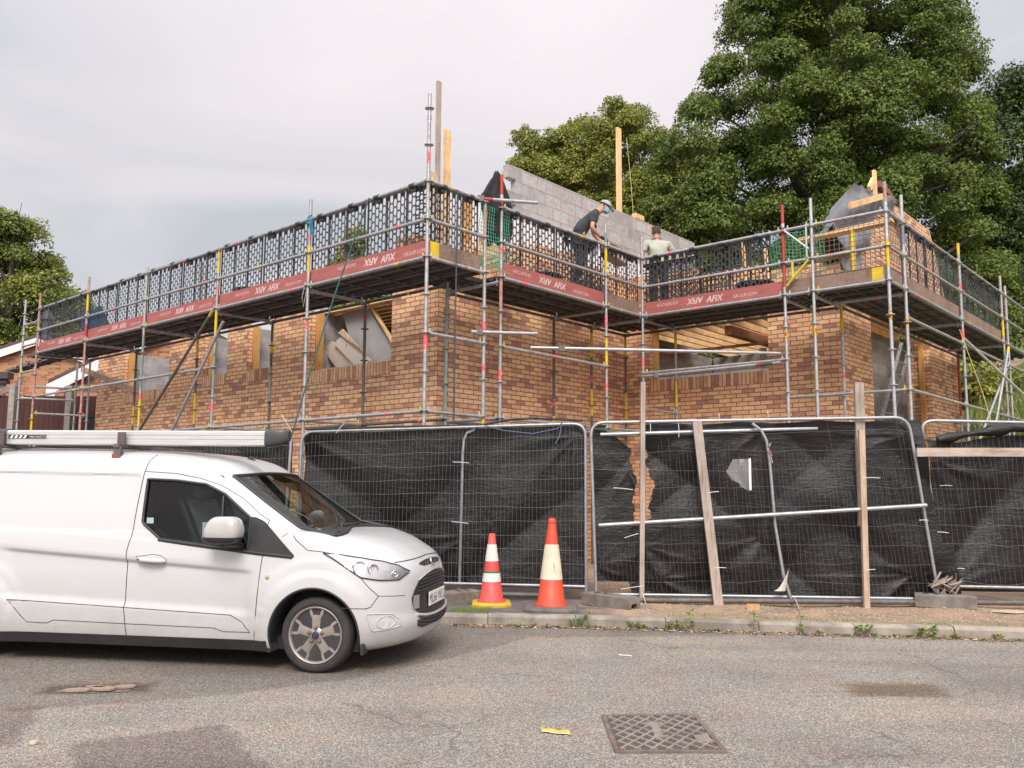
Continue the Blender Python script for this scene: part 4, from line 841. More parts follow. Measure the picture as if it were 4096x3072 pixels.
# ---------------------------------------------------------------- the white van, local x forward, y to its right (towards the camera), z up
VA = R(9.5); VF = Vector((math.cos(VA), -math.sin(VA), 0)); VS = Vector((-math.sin(VA), -math.cos(VA), 0))
VO = Vector((-1.494, 6.825, 0))-VS*.85
def V(x, y, z): return VO+VF*x+VS*y+Z*z
_T = [(0.155,0.548,0.5,2.4,0.8),(0.2,0.683,0.55,2.4,0.835),(0.3,0.733,0.55,2.5,0.858),(0.37,0.743,0.54,2.5,0.864),(0.44,0.728,0.53,2.5,0.868),(0.52,0.72,0.53,2.6,0.87),(0.6,0.718,0.53,2.6,0.872),(0.7,0.712,0.54,2.6,0.872),(0.76,0.695,0.55,2.6,0.87),(0.81,0.666,0.57,2.6,0.868),(0.86,0.62,0.585,2.6,0.866),(0.905,0.5499,0.6,2.6,0.862),(0.95,0.4716,0.61,2.7,0.858),(0.985,0.3896,0.59,2.8,0.854),(1.015,0.2957,0.54,2.9,0.85),(1.04,0.185,0.46,3,0.846),(1.06,0.05,0.37,3,0.842),(1.075,-0.085,0.31,3,0.84),(1.12,-0.165,0.33,3,0.834),(1.2,-0.28,0.4,3.1,0.822),(1.3,-0.425,0.47,3.2,0.803),(1.4,-0.57,0.53,3.3,0.783),(1.48,-0.685,0.57,3.3,0.766),(1.54,-0.775,0.6,3.2,0.75),(1.585,-0.84,0.62,3,0.732),(1.625,-0.92,0.66,2.9,0.705),(1.66,-1.04,0.7,2.8,0.665),(1.69,-1.22,0.72,2.7,0.6),(1.712,-1.5,0.75,2.6,0.52),(1.728,-1.85,0.75,2.6,0.42),(1.74,-2.25,0.7,2.5,0.31),(1.748,-2.7,0.5,2.5,0.17),(1.752,-3,0.3,2.5,0.06)]
_tab = np.array(_T)
def _cr(p, k):
    o = []
    for i in range(len(p)-1):
        a, b, c, d = p[max(i-1, 0)], p[i], p[i+1], p[min(i+2, len(p)-1)]
        for t in np.arange(k)/k: o.append(.5*((2*b)+(-a+c)*t+(2*a-5*b+4*c-d)*t*t+(-a+3*b-3*c+d)*t**3))
    o.append(p[-1]); return np.array(o)
_lv = _cr(_tab, 4)
def lev(z): return [float(np.interp(z, _lv[:, 0], _lv[:, i])) for i in (1, 2, 3, 4)]
def sstep(a, b, x): t = max(0, min(1, (x-a)/(b-a))); return t*t*(3-2*t)
def feature(x, z):
    d = 0.0
    if x < -.3:
        zc = .749+(-.471-x)*.0638; zt = .418+(-.694-x)*.0355
        fade = sstep(-.50, -.62, x)
        d -= .022*fade*sstep(zc+.012, zc-.02, z)*sstep(zt-.005, zt+.05, z)*sstep(-2.75, -2.62, x)
        zu = .979+(-1.32-x)*.067; d += .009*fade*sstep(zu+.01, zu-.012, z)*sstep(zc-.03, zc+.05, z)
        zg = 1.502+(-1.605-x)*.0175; d -= .012*sstep(-1.55, -1.62, x)*sstep(zg+.006, zg-.012, z)*sstep(1.03, 1.06, z)
    for cx_ in (0.0, -3.06):
        r = math.hypot(x-cx_, z-.285); d += .022*sstep(.485, .455, r)+.008*sstep(.60, .55, r)
    return d
def side_y(x, z):
    xf, a, n, w = lev(z); k = (x-(xf-a))/a
    if k <= 0: return w+feature(x, z)
    if k >= 1: return 0.0
    return w*(1-k**n)**(1/n)+feature(x, z)*max(0, 1-k*1.3)
def front_x(y, z):
    xf, a, n, w = lev(z); k = min(.9999, abs(y)/w); return xf-a*(1-(1-k**n)**(1/n))
paint = plain('white_van_paint', (.80, .80, .805), .22, 0, (.775, .77, .765), 2.2, coat=.6)
grime = None
def dirtypaint():
    m, Nn, Lk, b = newmat('van_paint'); b.inputs['Roughness'].default_value = .25; b.inputs['Coat Weight'].default_value = .5; b.inputs['Coat Roughness'].default_value = .04
    v = coord(Nn, Lk, 'Object'); s = Nn.new('ShaderNodeSeparateXYZ'); Lk.new(v, s.inputs[0])
    n = noise(Nn, Lk, 2.5, 6, .65, v); g = noise(Nn, Lk, 30, 5, .7, v)
    mr = Nn.new('ShaderNodeMapRange'); Lk.new(s.outputs[2], mr.inputs[0]); mr.inputs[1].default_value = .75; mr.inputs[2].default_value = .15
    f = Nn.new('ShaderNodeMath'); f.operation = 'MULTIPLY'; Lk.new(mr.outputs[0], f.inputs[0]); Lk.new(ramp(Nn, Lk, n.outputs[0], [(.3, .25), (.7, .75)]), f.inputs[1])
    col = mix(Nn, Lk, f.outputs[0], (.55, .55, .555), (.34, .315, .285))
    sp = Nn.new('ShaderNodeMath'); sp.operation = 'MULTIPLY'; Lk.new(ramp(Nn, Lk, g.outputs[0], [(.60, 0), (.68, .7)]), sp.inputs[0]); Lk.new(mr.outputs[0], sp.inputs[1])
    Lk.new(mix(Nn, Lk, sp.outputs[0], col, (.32, .28, .25)), b.inputs['Base Color']); return m
M['van'] = dirtypaint(); M['trim'] = plain('van_black_trim', (.022, .022, .024), .45, 0, (.032, .031, .032), 6); M['cabin'] = plain('cabin_grey', (.045, .046, .048), .8)
M['seat'] = plain('seat_fabric', (.22, .26, .25), .9, 0, (.16, .19, .185), 20); M['chrome'] = plain('chrome', (.75, .75, .77), .12, 1); M['alloy'] = plain('alloy_wheel', (.44, .41, .38), .42, .65, (.34, .30, .27), 9)
M['tyre'] = plain('tyre_rubber', (.030, .027, .027), .8, 0, (.048, .043, .042), 7, .2, 50); M['seam'] = plain('panel_gap', (.03, .03, .032), .8)
def glassmat(name, tint, refl_rough=.01, f=1.45, k=1.0):
    m = bpy.data.materials.new(name); m.use_nodes = True; Nn, Lk = m.node_tree.nodes, m.node_tree.links; Nn.clear()
    o = Nn.new('ShaderNodeOutputMaterial'); t = Nn.new('ShaderNodeBsdfTransparent'); t.inputs[0].default_value = (*tint, 1); g = Nn.new('ShaderNodeBsdfGlossy'); g.inputs['Roughness'].default_value = refl_rough
    fr = Nn.new('ShaderNodeFresnel'); fr.inputs[0].default_value = f; mx = Nn.new('ShaderNodeMixShader'); fm = Nn.new('ShaderNodeMath'); fm.operation = 'MULTIPLY'; fm.inputs[1].default_value = k; Lk.new(fr.outputs[0], fm.inputs[0])
    Lk.new(fm.outputs[0], mx.inputs[0]); Lk.new(t.outputs[0], mx.inputs[1]); Lk.new(g.outputs[0], mx.inputs[2]); Lk.new(mx.outputs[0], o.inputs[0]); return m
M['glass'] = glassmat('side_glass', (.46, .52, .50)); M['wscreen'] = glassmat('windscreen_glass', (.72, .83, .78), .01, 1.4, .24); M['lens'] = glassmat('lamp_cover', (.93, .93, .94))
van = thing('van', 'white panel van parked with its nose right, carrying a tube on roof bars', 'van', tuple(V(0, 0, 0)))
# ---- body shell
NS, NF = 104, 22
def outline(i):
    z, xf, a, n, w = [float(k) for k in _lv[i]]; pts = []
    for j in range(NF+1):
        t = math.pi/2*j/NF; pts.append((xf-a+a*max(0, math.cos(t))**(2/n), w*math.sin(t)**(2/n) if j else 0.0))
    x0 = xf-a; xr = -3.86+.12*sstep(1.0, 1.75, z)
    for j in range(1, NS+1): pts.append((lerp(x0, xr, j/NS), w))
    o = []
    for (x, y) in pts:
        k = (x-x0)/a; o.append((x, y+(feature(x, z)*max(0, 1-max(0, k)*1.3) if y > .3 else 0), z))
    return o
bm = bmesh.new(); rows = []
for i in range(len(_lv)):
    h = outline(i); ring = [bm.verts.new(V(*p)-VO) for p in h]+[bm.verts.new(V(p[0], -p[1], p[2])-VO) for p in h[:0:-1]]; rows.append(ring)
nr = len(rows[0])
for a, b in zip(rows, rows[1:]):
    for j in range(nr): bm.faces.new((a[j], a[(j+1) % nr], b[(j+1) % nr], b[j]))
bm.faces.new(rows[0]); bm.faces.new(rows[-1][::-1]); bmesh.ops.recalc_face_normals(bm, faces=bm.faces)
for f in bm.faces: f.smooth = len(f.verts) == 4
me = bpy.data.meshes.new('body'); bm.to_mesh(me); bm.free(); me.materials.append(M['van']); me.materials.append(M['cabin'])
body = bpy.data.objects.new('body', me); C.objects.link(body); body.parent = van
def cutter(fn):
    mb = MB(); fn(mb); o = mb.build('cut', [M['cabin']]); b = bmesh.new(); b.from_mesh(o.data); bmesh.ops.recalc_face_normals(b, faces=b.faces); b.to_mesh(o.data); b.free(); return o
def cut(fn):
    c = cutter(fn); md = body.modifiers.new('cut', 'BOOLEAN'); md.operation = 'DIFFERENCE'; md.object = c; md.solver = 'EXACT'; md.material_mode = 'TRANSFER'
    bake(body); bpy.data.objects.remove(c)
def vprism(mb, poly, y0, y1, shrink=None):
    n = len(poly); vs = [V(x, y0, z) for x, z in poly]+[V(x, y1, z) for x, z in poly]
    mb.add(vs, [tuple(range(n)), tuple(range(2*n-1, n-1, -1))]+[(i, (i+1) % n, n+(i+1) % n, n+i) for i in range(n)])
for wx in (0, -3.06):
    for s in (1, -1): cut(lambda mb: mb.lathe([(.358, 0), (.358, .42)], V(wx-.008, s*.56, .285), VS*s, 48))
CAB = [(-1.62, .62), (-.30, .62), (-.30, 1.0), (-.33, 1.06), (-.90, 1.50), (-1.62, 1.56)]
cut(lambda mb: vprism(mb, CAB, -.70, .70))
WIN = [(-1.513, 1.467), (-1.500, 1.127), (-1.483, 1.104), (-1.325, .99), (-.575, .912), (-.575, 1.165), (-.823, 1.350), (-.996, 1.427), (-1.256, 1.457)]
cut(lambda mb: vprism(mb, WIN, .50, 1.0)); cut(lambda mb: vprism(mb, WIN, -1.0, -.50))
def ws(mb):
    lo, hi = 1.068, 1.515; P = []
    for (x, z, hw) in ((-.46, lo-.02, .70), (.25, lo-.02+.06, .70), (-1.05, hi-.04, .615), (-.45, hi+.045, .615)):
        P += [V(x, -hw, z), V(x, hw, z)]
    mb.add(P, [(0, 1, 3, 2), (4, 6, 7, 5), (0, 2, 6, 4), (1, 5, 7, 3), (0, 4, 5, 1), (2, 3, 7, 6)])
cut(ws)
for p in body.data.polygons: p.use_smooth = True
md = body.modifiers.new('edges', 'EDGE_SPLIT'); md.split_angle = R(38); bake(body)
# ---- helpers that lay pieces on the skin
def on_side(x, z, off=0.0, s=1): return V(x, s*(side_y(x, z)+off), z)
def on_front(y, z, off=0.0): return V(front_x(y, z)+off, y, z)
def seam_side(pts, r=.0032, mb=None, s=1, off=-.0005, closed=False, sub=10):
    mb = mb or MB(); P = []
    for (a, b) in zip(pts, pts[1:]+([pts[0]] if closed else [])): P += [on_side(lerp(a[0], b[0], t/sub), lerp(a[1], b[1], t/sub), off, s) for t in range(sub)]
    if not closed: P.append(on_side(*pts[-1], off, s))
    mb.tube(P, r, 6, 0, True, closed); return mb
def patch_side(poly_top, poly_bot, off, nu=26, nv=8, s=1, th=0):
    """skin-following patch between an upper and a lower curve in (x, z)"""
    def crv(c, t):
        xs = [p[0] for p in c]; d = [0]
        for a, b in zip(c, c[1:]): d.append(d[-1]+math.dist(a, b))
        q = t*d[-1]; return (np.interp(q, d, xs), np.interp(q, d, [p[1] for p in c]))
    def fn(a, b):
        p, q = crv(poly_top, a), crv(poly_bot, a); x, z = lerp(q[0], p[0], b), lerp(q[1], p[1], b); return on_side(float(x), float(z), off, s)
    mb = MB(); mb.grid(fn, nu, nv); return mb
sm = MB()
for s in (1, -1):
    seam_side([(-1.525, 1.668), (-1.545, 1.60), (-1.558, 1.50), (-1.570, 1.25), (-1.579, 1.006), (-1.603, .892), (-1.602, .70), (-1.604, .456), (-1.590, .33), (-1.580, .232)], .0035, sm, s)
    seam_side([(-.424, 1.149), (-.440, .932), (-.463, .727), (-.480, .45), (-.494, .232)], .0035, sm, s)
    seam_side([(-1.556, 1.53), (-1.271, 1.514), (-1.045, 1.474), (-.873, 1.420), (-.671, 1.315), (-.50, 1.19), (-.424, 1.149)], .003, sm, s)
    seam_side([(-2.635, .487), (-2.462, .312), (-2.282, .308), (-2.217, .334), (-1.598, .324)], .003, sm, s); seam_side([(-2.635, .487), (-1.604, .451), (-.694, .418), (-.60, .37), (-.525, .291), (-.75, .289), (-.835, .315), (-1.598, .324)], .003, sm, s)
    seam_side([(-.205, 1.035), (-.18, 1.0), (-.08, .925), (.06, .913)], .003, sm, s); seam_side([(.355, .722), (.41, .655), (.48, .585), (.43, .505), (.40, .495), (.22, .50)], .003, sm, s); seam_side([(.48, .585), (.56, .578), (.63, .572)], .0025, sm, s)
    seam_side([(-.25, 1.055), (-.30, 1.02)], .0022, sm, s)
sm.tube([on_front(y, .845-.02*abs(y)/.6+.0, .0) for y in np.linspace(-.62, .62, 30)], .0045, 6)
sm.build('panel_gap', M['seam'], van)
# ---- sills and arch lips
mb = MB()
for s in (1, -1):
    def sf(a, b): x = lerp(-2.75, -.385, a); z = lerp(.150, .233, b); return V(x, s*(side_y(x, .235)+.004-.028*(1-b)), z)
    mb.grid(sf, 40, 4)
    for wx in (0, -3.06):
        mb.tube([on_side(wx-.008+.357*math.cos(t), .285+.357*math.sin(t), -.006, s) for t in np.linspace(-.38, 3.5, 40)], .011, 6)
    mb.box(V(-.372, s*.80, .225), (.03, .10, .16), 0, (VF, VS, Z)); mb.box(V(.375, s*.80, .19), (.02, .10, .08), 0, (VF, VS, Z))
mb.build('sill', M['trim'], van)
mb = MB(); mb.box(V(-1.6, 0, .20), (3.9, 1.45, .10), 0, (VF, VS, Z)); mb.build('underbody', M['black'], van)
# ---- side windows
def door_glass(s):
    mb = MB(); n = 30; xs = np.linspace(-1.513, -.575, n+1); top = [(-1.513, 1.467), (-1.256, 1.457), (-.996, 1.427), (-.823, 1.350), (-.575, 1.165)]; bot = [(-1.513, 1.127), (-1.483, 1.104), (-1.325, .99), (-.575, .912)]
    zt = lambda x: float(np.interp(x, [p[0] for p in top], [p[1] for p in top])); zb = lambda x: float(np.interp(x, [p[0] for p in bot], [p[1] for p in bot]))
    mb.grid(lambda a, b: on_side(lerp(-1.513, -.575, a), lerp(zb(lerp(-1.513, -.575, a)), zt(lerp(-1.513, -.575, a)), b), -.012, s), n, 8); return mb
for s in (1, -1):
    door_glass(s).build('side_window', M['glass'], van)
    mb = seam_side(WIN, .012, None, s, .0, True, 8)
    seam_side([(-.835, 1.335), (-.80, .94)], .012, mb, s, -.008)
    seam_side([(-1.34, .985), (-.95, .945), (-.47, .893), (-.20, .872)], .016, mb, s, 0)
    tri = patch_side([(-.585, 1.175), (-.53, 1.172), (-.452, 1.14), (-.187, .885)], [(-.585, .905), (-.53, .897), (-.45, .89), (-.187, .868)], .004, 20, 8, s)
    mb.add(tri.v, tri.f, 0, True); mb.build('window_trim', M['trim'], van)
# ---- windscreen
def wsx(y, z, off): return V(front_x(y, z)+off*.8, y, z+off*.55)
def wsf(a, b): z = lerp(1.066, 1.523, b); hw = lerp(.735, .640, b); y = lerp(-hw, hw, a); z2 = z-.035*(abs(y)/.7)**2*(1-b)-.030*(abs(y)/.66)**2*b; return wsx(y, z2, .003)
mb = MB(); mb.grid(wsf, 30, 18); mb.build('windscreen', M['wscreen'], van)
mb = MB()
for (f, n) in ((lambda t: wsf(t, 0), 24), (lambda t: wsf(t, 1), 24), (lambda t: wsf(0, t), 16), (lambda t: wsf(1, t), 16)): mb.tube([f(t/n) for t in range(n+1)], .016, 6)
mb.grid(lambda a, b: wsf(a, b*.06)+Z*.003, 24, 2); mb.grid(lambda a, b: wsf(.93+.07*a, b)+VF*.002, 2, 16); mb.grid(lambda a, b: wsf(.05*a, b)+VF*.002, 2, 16)
mb.build('windscreen_trim', M['trim'], van)
mb = MB()
for (y0, y1) in ((.15, -.52), (.62, .02)): mb.bar(wsf(.5+y0/1.45, .02)+VF*.03, wsf(.5+y1/1.45, .10)+VF*.025, .02, .014); mb.bar(wsf(.5+y0/1.45, .03)+VF*.03, wsf(.5+(y1*.5+y0*.5)/1.45, .03)+VF*.04, .025, .02)
mb.build('wiper', M['trim'], van)
# ---- cabin
def seat(y):
    t = MB(); t.grid(lambda a, b: V(-1.12-.24*b-.05*math.sin(a*math.pi)+(.06 if a in (0, 1) else 0), y-.24+.48*a, .78+.52*b), 8, 8); t.grid(lambda a, b: V(-1.02-.24*b+.05*math.sin(a*math.pi), y-.24+.48*a, .78+.52*b), 8, 8); t.grid(lambda a, b: V(-1.30+.10*b*2, y-.12+.24*a, 1.30), 4, 4)
    t.lathe([(.001, -.10), (.055, -.09), (.065, 0), (.055, .09), (.001, .10)], V(-1.25, y, 1.37), VS, 12); t.box(V(-.85, y, .72), (.5, .48, .14), 0, (VF, VS, Z)); return t
for y in (.36, -.36): seat(y).build('seat', M['seat'], van)
mb = MB()
def dash(a, b): y = lerp(-.69, .69, a); return V(lerp(-.20, -.62, b), y, lerp(1.03, .99, b)-.03*b*b+(.02*math.sin(b*3)))
mb.grid(dash, 12, 6); mb.box(V(-.60, 0, .86), (.10, 1.36, .22), 0, (VF, VS, Z)); mb.build('dashboard', M['cabin'], van)
mb = MB(); mb.lathe([(.185, -.012), (.198, 0), (.185, .012), (.172, 0), (.185, -.012)], V(-.73, .36, .98), VF*.85+Z*.5, 26, caps=False); mb.bar(V(-.73, .36, .98)-VS*.17, V(-.73, .36, .98)+VS*.17, .03, .03); mb.build('steering_wheel', M['trim'], van)
mb = MB()
for k, (y, x, w) in enumerate(((.30, -.36, .25), (.10, -.33, .22), (.42, -.40, .16))): mb.grid(lambda a, b: V(x-.16*b+.02*math.sin(a*5), y-w/2+w*a, 1.028+.010*k+.02*math.sin(a*6+b*4+k)), 8, 5)
mb.build('paper', plain('paper', (.62, .74, .70), .7), van)
# ---- wheels
def wheel(x, s):
    t = bpy.data.objects.new('wheel', None); C.objects.link(t); t.parent = van; c = V(x, s*.845, .285); t.location = c-VO
    A = VS*s; mb = MB(); Rr = .287
    mb.lathe([(.205, -.17), (.25, -.185), (.274, -.17), (Rr, -.135), (Rr, -.045), (.279, -.012), (.262, .004), (.238, .008), (.218, .002), (.205, -.012)], c-A*.0, A, 48)
    for i in range(48):        # shoulder blocks
        a = 2*math.pi*i/48; d = VF*math.cos(a)+Z*math.sin(a); mb.bar(c+d*(Rr-.001)-A*.05, c+d*(Rr-.002)-A*.13, .022, .006, 0, d)
    for rr in (.232, .255): mb.lathe([(rr, .0085-(rr-.232)*.15), (rr+.002, .0105-(rr-.232)*.15), (rr+.004, .008-(rr-.232)*.15)], c, A, 48, caps=False)
    mb.build('tyre', M['tyre'], t)
    rm = MB(); rm.lathe([(.213, .0), (.216, .006), (.212, .010), (.204, .006), (.196, -.012), (.186, -.05), (.183, -.15)], c, A, 48, caps=False)
    X, Yv = VF, Z
    for k in range(5):
        a = math.pi/2+2*math.pi*k/5; d = X*math.cos(a)+Yv*math.sin(a); e_ = X*-math.sin(a)+Yv*math.cos(a)
        def sp(poly, o0=-.012, th=.03):
            mb2 = rm; mb2.prism([(p[0], p[1]) for p in poly], c+A*o0, d, e_, -A*th)
        sp([(.03, -.030), (.125, -.034), (.150, -.048), (.150, .048), (.125, .034), (.03, .030)], -.010)
        sp([(.148, -.050), (.200, -.062), (.200, -.044), (.148, -.026)], -.010); sp([(.148, .050), (.148, .026), (.200, .044), (.200, .062)], -.010)
        sp([(.03, -.016), (.146, -.022), (.146, .022), (.03, .016)], -.006, .01)
    rm.lathe([(.001, -.004), (.052, -.006), (.062, -.014), (.064, -.03)], c, A, 24)
    rm.build('rim', M['alloy'], t)
    nb = MB()
    for k in range(5): a = math.pi/2+2*math.pi*k/5; nb.lathe([(.0145, -.012), (.0145, .006), (.010, .011), (.001, .012)], c+(VF*math.cos(a)+Z*math.sin(a))*.054, A, 8)
    nb.build('wheel_nut', plain('rusty_nut', (.20, .12, .10), .6, .4), t)
    hb = MB(); hb.lathe([(.028, -.006), (.028, .004), (.022, .008), (.001, .009)], c, A, 20); hb.lathe([(.018, .0085), (.001, .0095)], c, A, 16, 1, caps=False); hb.build('hub_cap', [plain('blue_black_cap', (.022, .025, .04), .35), plain('cap_oval', (.03, .045, .09), .35)], t)
    bd = MB(); bd.lathe([(.16, -.10), (.16, -.09), (.06, -.085), (.001, -.08)], c, A, 30); bd.box(c+VF*.10-A*.09-Z*.05, (.08, .05, .11), 0, (VF, VS, Z)); bd.build('brake_disc', M['galv_dark'], t)
for x in (0, -3.06):
    for s in (1, -1): wheel(x, s)
# ---- nose: lamps, grille, plate, badge
HT = [(.05, .912), (.19, .896), (.34, .872), (.48, .842), (.575, .806), (.645, .752)]; HB = [(.05, .909), (.14, .862), (.225, .812), (.355, .728), (.49, .702), (.60, .697), (.642, .742)]
M['lamp_in'] = plain('lamp_reflector', (.74, .72, .73), .25, .3, (.55, .53, .55), 9)
for s in (1, -1):
    hl = thing('headlight', None, None, tuple(V(.4, s*.75, .8)-VO)); hl.parent = van
    patch_side(HT, HB, .003, 30, 8, s).build('reflector', M['lamp_in'], hl)
    mb = MB()
    for (x, z, r_) in ((.31, .800, .050), (.41, .785, .044), (.555, .745, .028)):
        c = on_side(x, z, -.03, s); nrm = (on_side(x, z, .02, s)-on_side(x-.02, z, .0, s)).normalized(); nrm = (VS*s*.75+VF*.66).normalized()
        mb.lathe([(r_, .0), (r_*1.02, .036), (r_*.92, .040), (r_*.5, .012), (.001, .006)], c, nrm, 22); mb.lathe([(.014, .01), (.012, .03), (.001, .036)], c, nrm, 10)
    mb.build('bulb_bowl', M['chrome'], hl)
    patch_side(HT, HB, .016, 30, 8, s).build('cover', M['lens'], hl)
    mb = MB()
    seam_side(HT, .004, mb, s, .010, False, 8); seam_side(HB, .0045, mb, s, .010, False, 8); mb.build('surround', M['seam'], hl)
def front_patch(poly, off, n=24, m=10):
    """poly: list of (z, y0, y1) rows"""
    zs = [p[0] for p in poly]
    def fn(a, b):
        z = lerp(zs[0], zs[-1], b); y0 = float(np.interp(z, zs, [p[1] for p in poly])); y1 = float(np.interp(z, zs, [p[2] for p in poly])); return on_front(lerp(y0, y1, a), z, off)
    mb = MB(); mb.grid(fn, n, m); return mb
GR_ = [(.388, -.30, .30), (.41, -.42, .42), (.46, -.49, .49), (.535, -.525, .525), (.60, -.485, .485), (.675, -.40, .40), (.70, -.26, .26), (.722, -.03, .03)]
g = thing('grille', None, None, tuple(V(.76, 0, .55)-VO)); g.parent = van
front_patch(GR_, .006, 34, 26).build('grille_panel', M['trim'], g)
mb = MB()
for z, w in ((.600, .46), (.626, .43), (.652, .40), (.676, .36), (.698, .24)): mb.tube([on_front(y, z-.012*(abs(y)/.45)**2, .013) for y in np.linspace(-w, w, 24)], .0065, 6)
mb.build('slat', M['blackplastic'], g)
mb = MB()
for z in (.30, .325, .35): mb.tube([on_front(y, z+.035*(abs(y)/.45)**2, .010) for y in np.linspace(-.43, .43, 24)], .007, 6)
front_patch([(.292, -.36, .36), (.315, -.45, .45), (.365, -.46, .46)], .004, 30, 6).build('lower_intake', M['trim'], g); mb.build('slat', M['blackplastic'], g)
_gl = plain('grey_lamp', (.30, .30, .31), .25, .2)
for s in (1, -1): mb = MB(); mb.grid(lambda a, b: on_front(s*lerp(.425, .518-.02*abs(b-.6), a), lerp(.455, .560-.03*a*0, b)-.0, .014), 8, 6); mb.build('grille_lamp', _gl, g)
mb = MB(); mb.tube([on_front(y, .728-.055*(abs(y)/.41)**2.2, .008) for y in np.linspace(-.41, .41, 26)], .006, 6); mb.tube([on_front(y, .378+.03*(abs(y)/.45)**3, .010) for y in np.linspace(-.46, .46, 26)], .012, 8); mb.build('grille_edge', M['van'], g)
mb = MB(); front_patch([(.772, -.24, .24), (.79, -.33, .33), (.803, -.30, .30), (.815, -.12, .12)], .003, 26, 5).build('badge_slot', M['trim'], van)
c = on_front(0, .795, .012); bn = (VF+Z*.35).normalized()
mb = MB(); k = 24; up = (Z-bn*Z.dot(bn)).normalized(); ring = lambda sc, o: [c+VS*(.062*sc*math.cos(t))+up*(.028*sc*math.sin(t))+bn*o for t in np.linspace(0, 2*math.pi, k, False)]
vs = ring(1, 0)+ring(1, .012)+ring(.86, .014)+ring(.8, .012); mb.add(vs, [(i*k+j, i*k+(j+1) % k, (i+1)*k+(j+1) % k, (i+1)*k+j) for i in range(3) for j in range(k)], 0, True); mb.add(ring(.8, .012), [tuple(range(k))], 1)
mb.build('badge', [M['chrome'], plain('badge_blue', (.02, .035, .09), .25)], van)
pl = thing('number_plate', None, None, tuple(V(.79, 0, .5)-VO)); pl.parent = van
po = V(.792, 0, .45); pn = VF
mb = MB(); mb.box(V(.737, 0, .505), (.010, .50, .108), 0, (VF, VS, Z)); mb.build('plate', plain('white_plate', (.80, .79, .76), .4), pl)
text_mb("ML66 WLG", .112, V(.737, 0, .466), -VS, Z, VF*.0058, 0, None, True).build('registration', M['black'], pl)
# fog-lamp recess
mb = MB(); F0_ = [(.445, .455), (.58, .450), (.66, .44), (.715, .39), (.72, .345), (.64, .335), (.52, .325), (.49, .34)]
FP = [(.40, .455), (.50, .452), (.565, .442), (.61, .395), (.615, .345), (.53, .330), (.455, .325), (.435, .345)]
for s in (1, -1): m2 = MB(); seam_side(FP, .0055, m2, s, .001, True, 6); m2.build('fog_lamp_recess', M['van'], van)
for s in (1, -1):
    m2 = mb if s < 0 else MB(); P = [on_side(.53+.056*math.cos(t), .385+.046*math.sin(t), .004, s) for t in np.linspace(0, 2*math.pi, 30, False)]; m2.tube(P, .0045, 6, 0, True, True); m2.build('fog_lamp_ring', M['van'], van)
mb = MB(); c = on_side(.515, .388, -.004, 1); mb.lathe([(.001, -.012), (.03, -.008), (.05, .002)], c, (VS*.78+VF*.6), 22); mb.build('fog_lamp_blank', plain('blank_white', (.50, .50, .505), .5), van)
for s in (1, -1): mb = MB(); mb.lathe([(.018, 0), (.018, .006), (.012, .011), (.001, .012)], on_side(-.395, .714, -.002, s), VS*s, 16); mb.build('side_repeater', plain('amber_grey', (.42, .33, .20), .3), van)
# ---- mirror and handles
for s in (1, -1):
    mr = thing('mirror', None, None, tuple(V(-.70, s*.97, 1.06)-VO)); mr.parent = van
    def mf(a, b):
        t = a*2*math.pi; ph = (b-.5)*math.pi; cz = math.copysign(abs(math.sin(ph))**.55, math.sin(ph)); rr = abs(math.cos(ph))**.45
        cx_ = math.copysign(abs(math.cos(t))**.55, math.cos(t)); sx_ = math.copysign(abs(math.sin(t))**.55, math.sin(t)); z = 1.082+.100*cz; tp = 1-.22*max(0, cz)
        return V(-.705+.146*cx_*rr*tp+.01*cz, s*(1.0+.10*sx_*rr*tp), z)
    mb = MB(); mb.grid(mf, 32, 18); mb.build('mirror_shell', M['van'], mr)
    def mf2(a, b): p = mf(a, b*.42)-Z*.012; return p
    mb = MB(); mb.grid(mf2, 32, 8); mb.bar(V(-.66, s*.86, .945), V(-.66, s*.99, .985), .11, .05); mb.build('mirror_base', M['trim'], mr)
    mb = MB(); mb.box(V(-.842, s*1.0, 1.075), (.004, .16, .125), 0, (VF, VS, Z)); mb.build('mirror_glass', M['chrome'], mr)
for s in (1, -1):
    mb = MB(); P = [V(lerp(-1.50, -1.262, t), s*(side_y(-1.38, .83)+.028-.030*abs(2*t-1)**4), .832-.012*t) for t in np.linspace(0, 1, 14)]
    mb.tube(P, [.014+.006*(1-abs(2*t-1)**3) for t in np.linspace(0, 1, 14)], 10); hd = mb.build('door_handle', M['van'], van)
    mb = MB(); mb.lathe([(.008, 0), (.008, .004), (.001, .005)], V(-1.475, s*(side_y(-1.38, .83)+.036), .832), VS*s, 10); mb.build('lock', M['black'], hd)
    mb = MB(); seam_side([(-1.515, .85), (-1.43, .862), (-1.38, .872), (-1.30, .862), (-1.25, .832), (-1.27, .80), (-1.38, .795), (-1.50, .81)], .0022, mb, s, 0, True, 5); mb.build('handle_gap', M['seam'], hd)
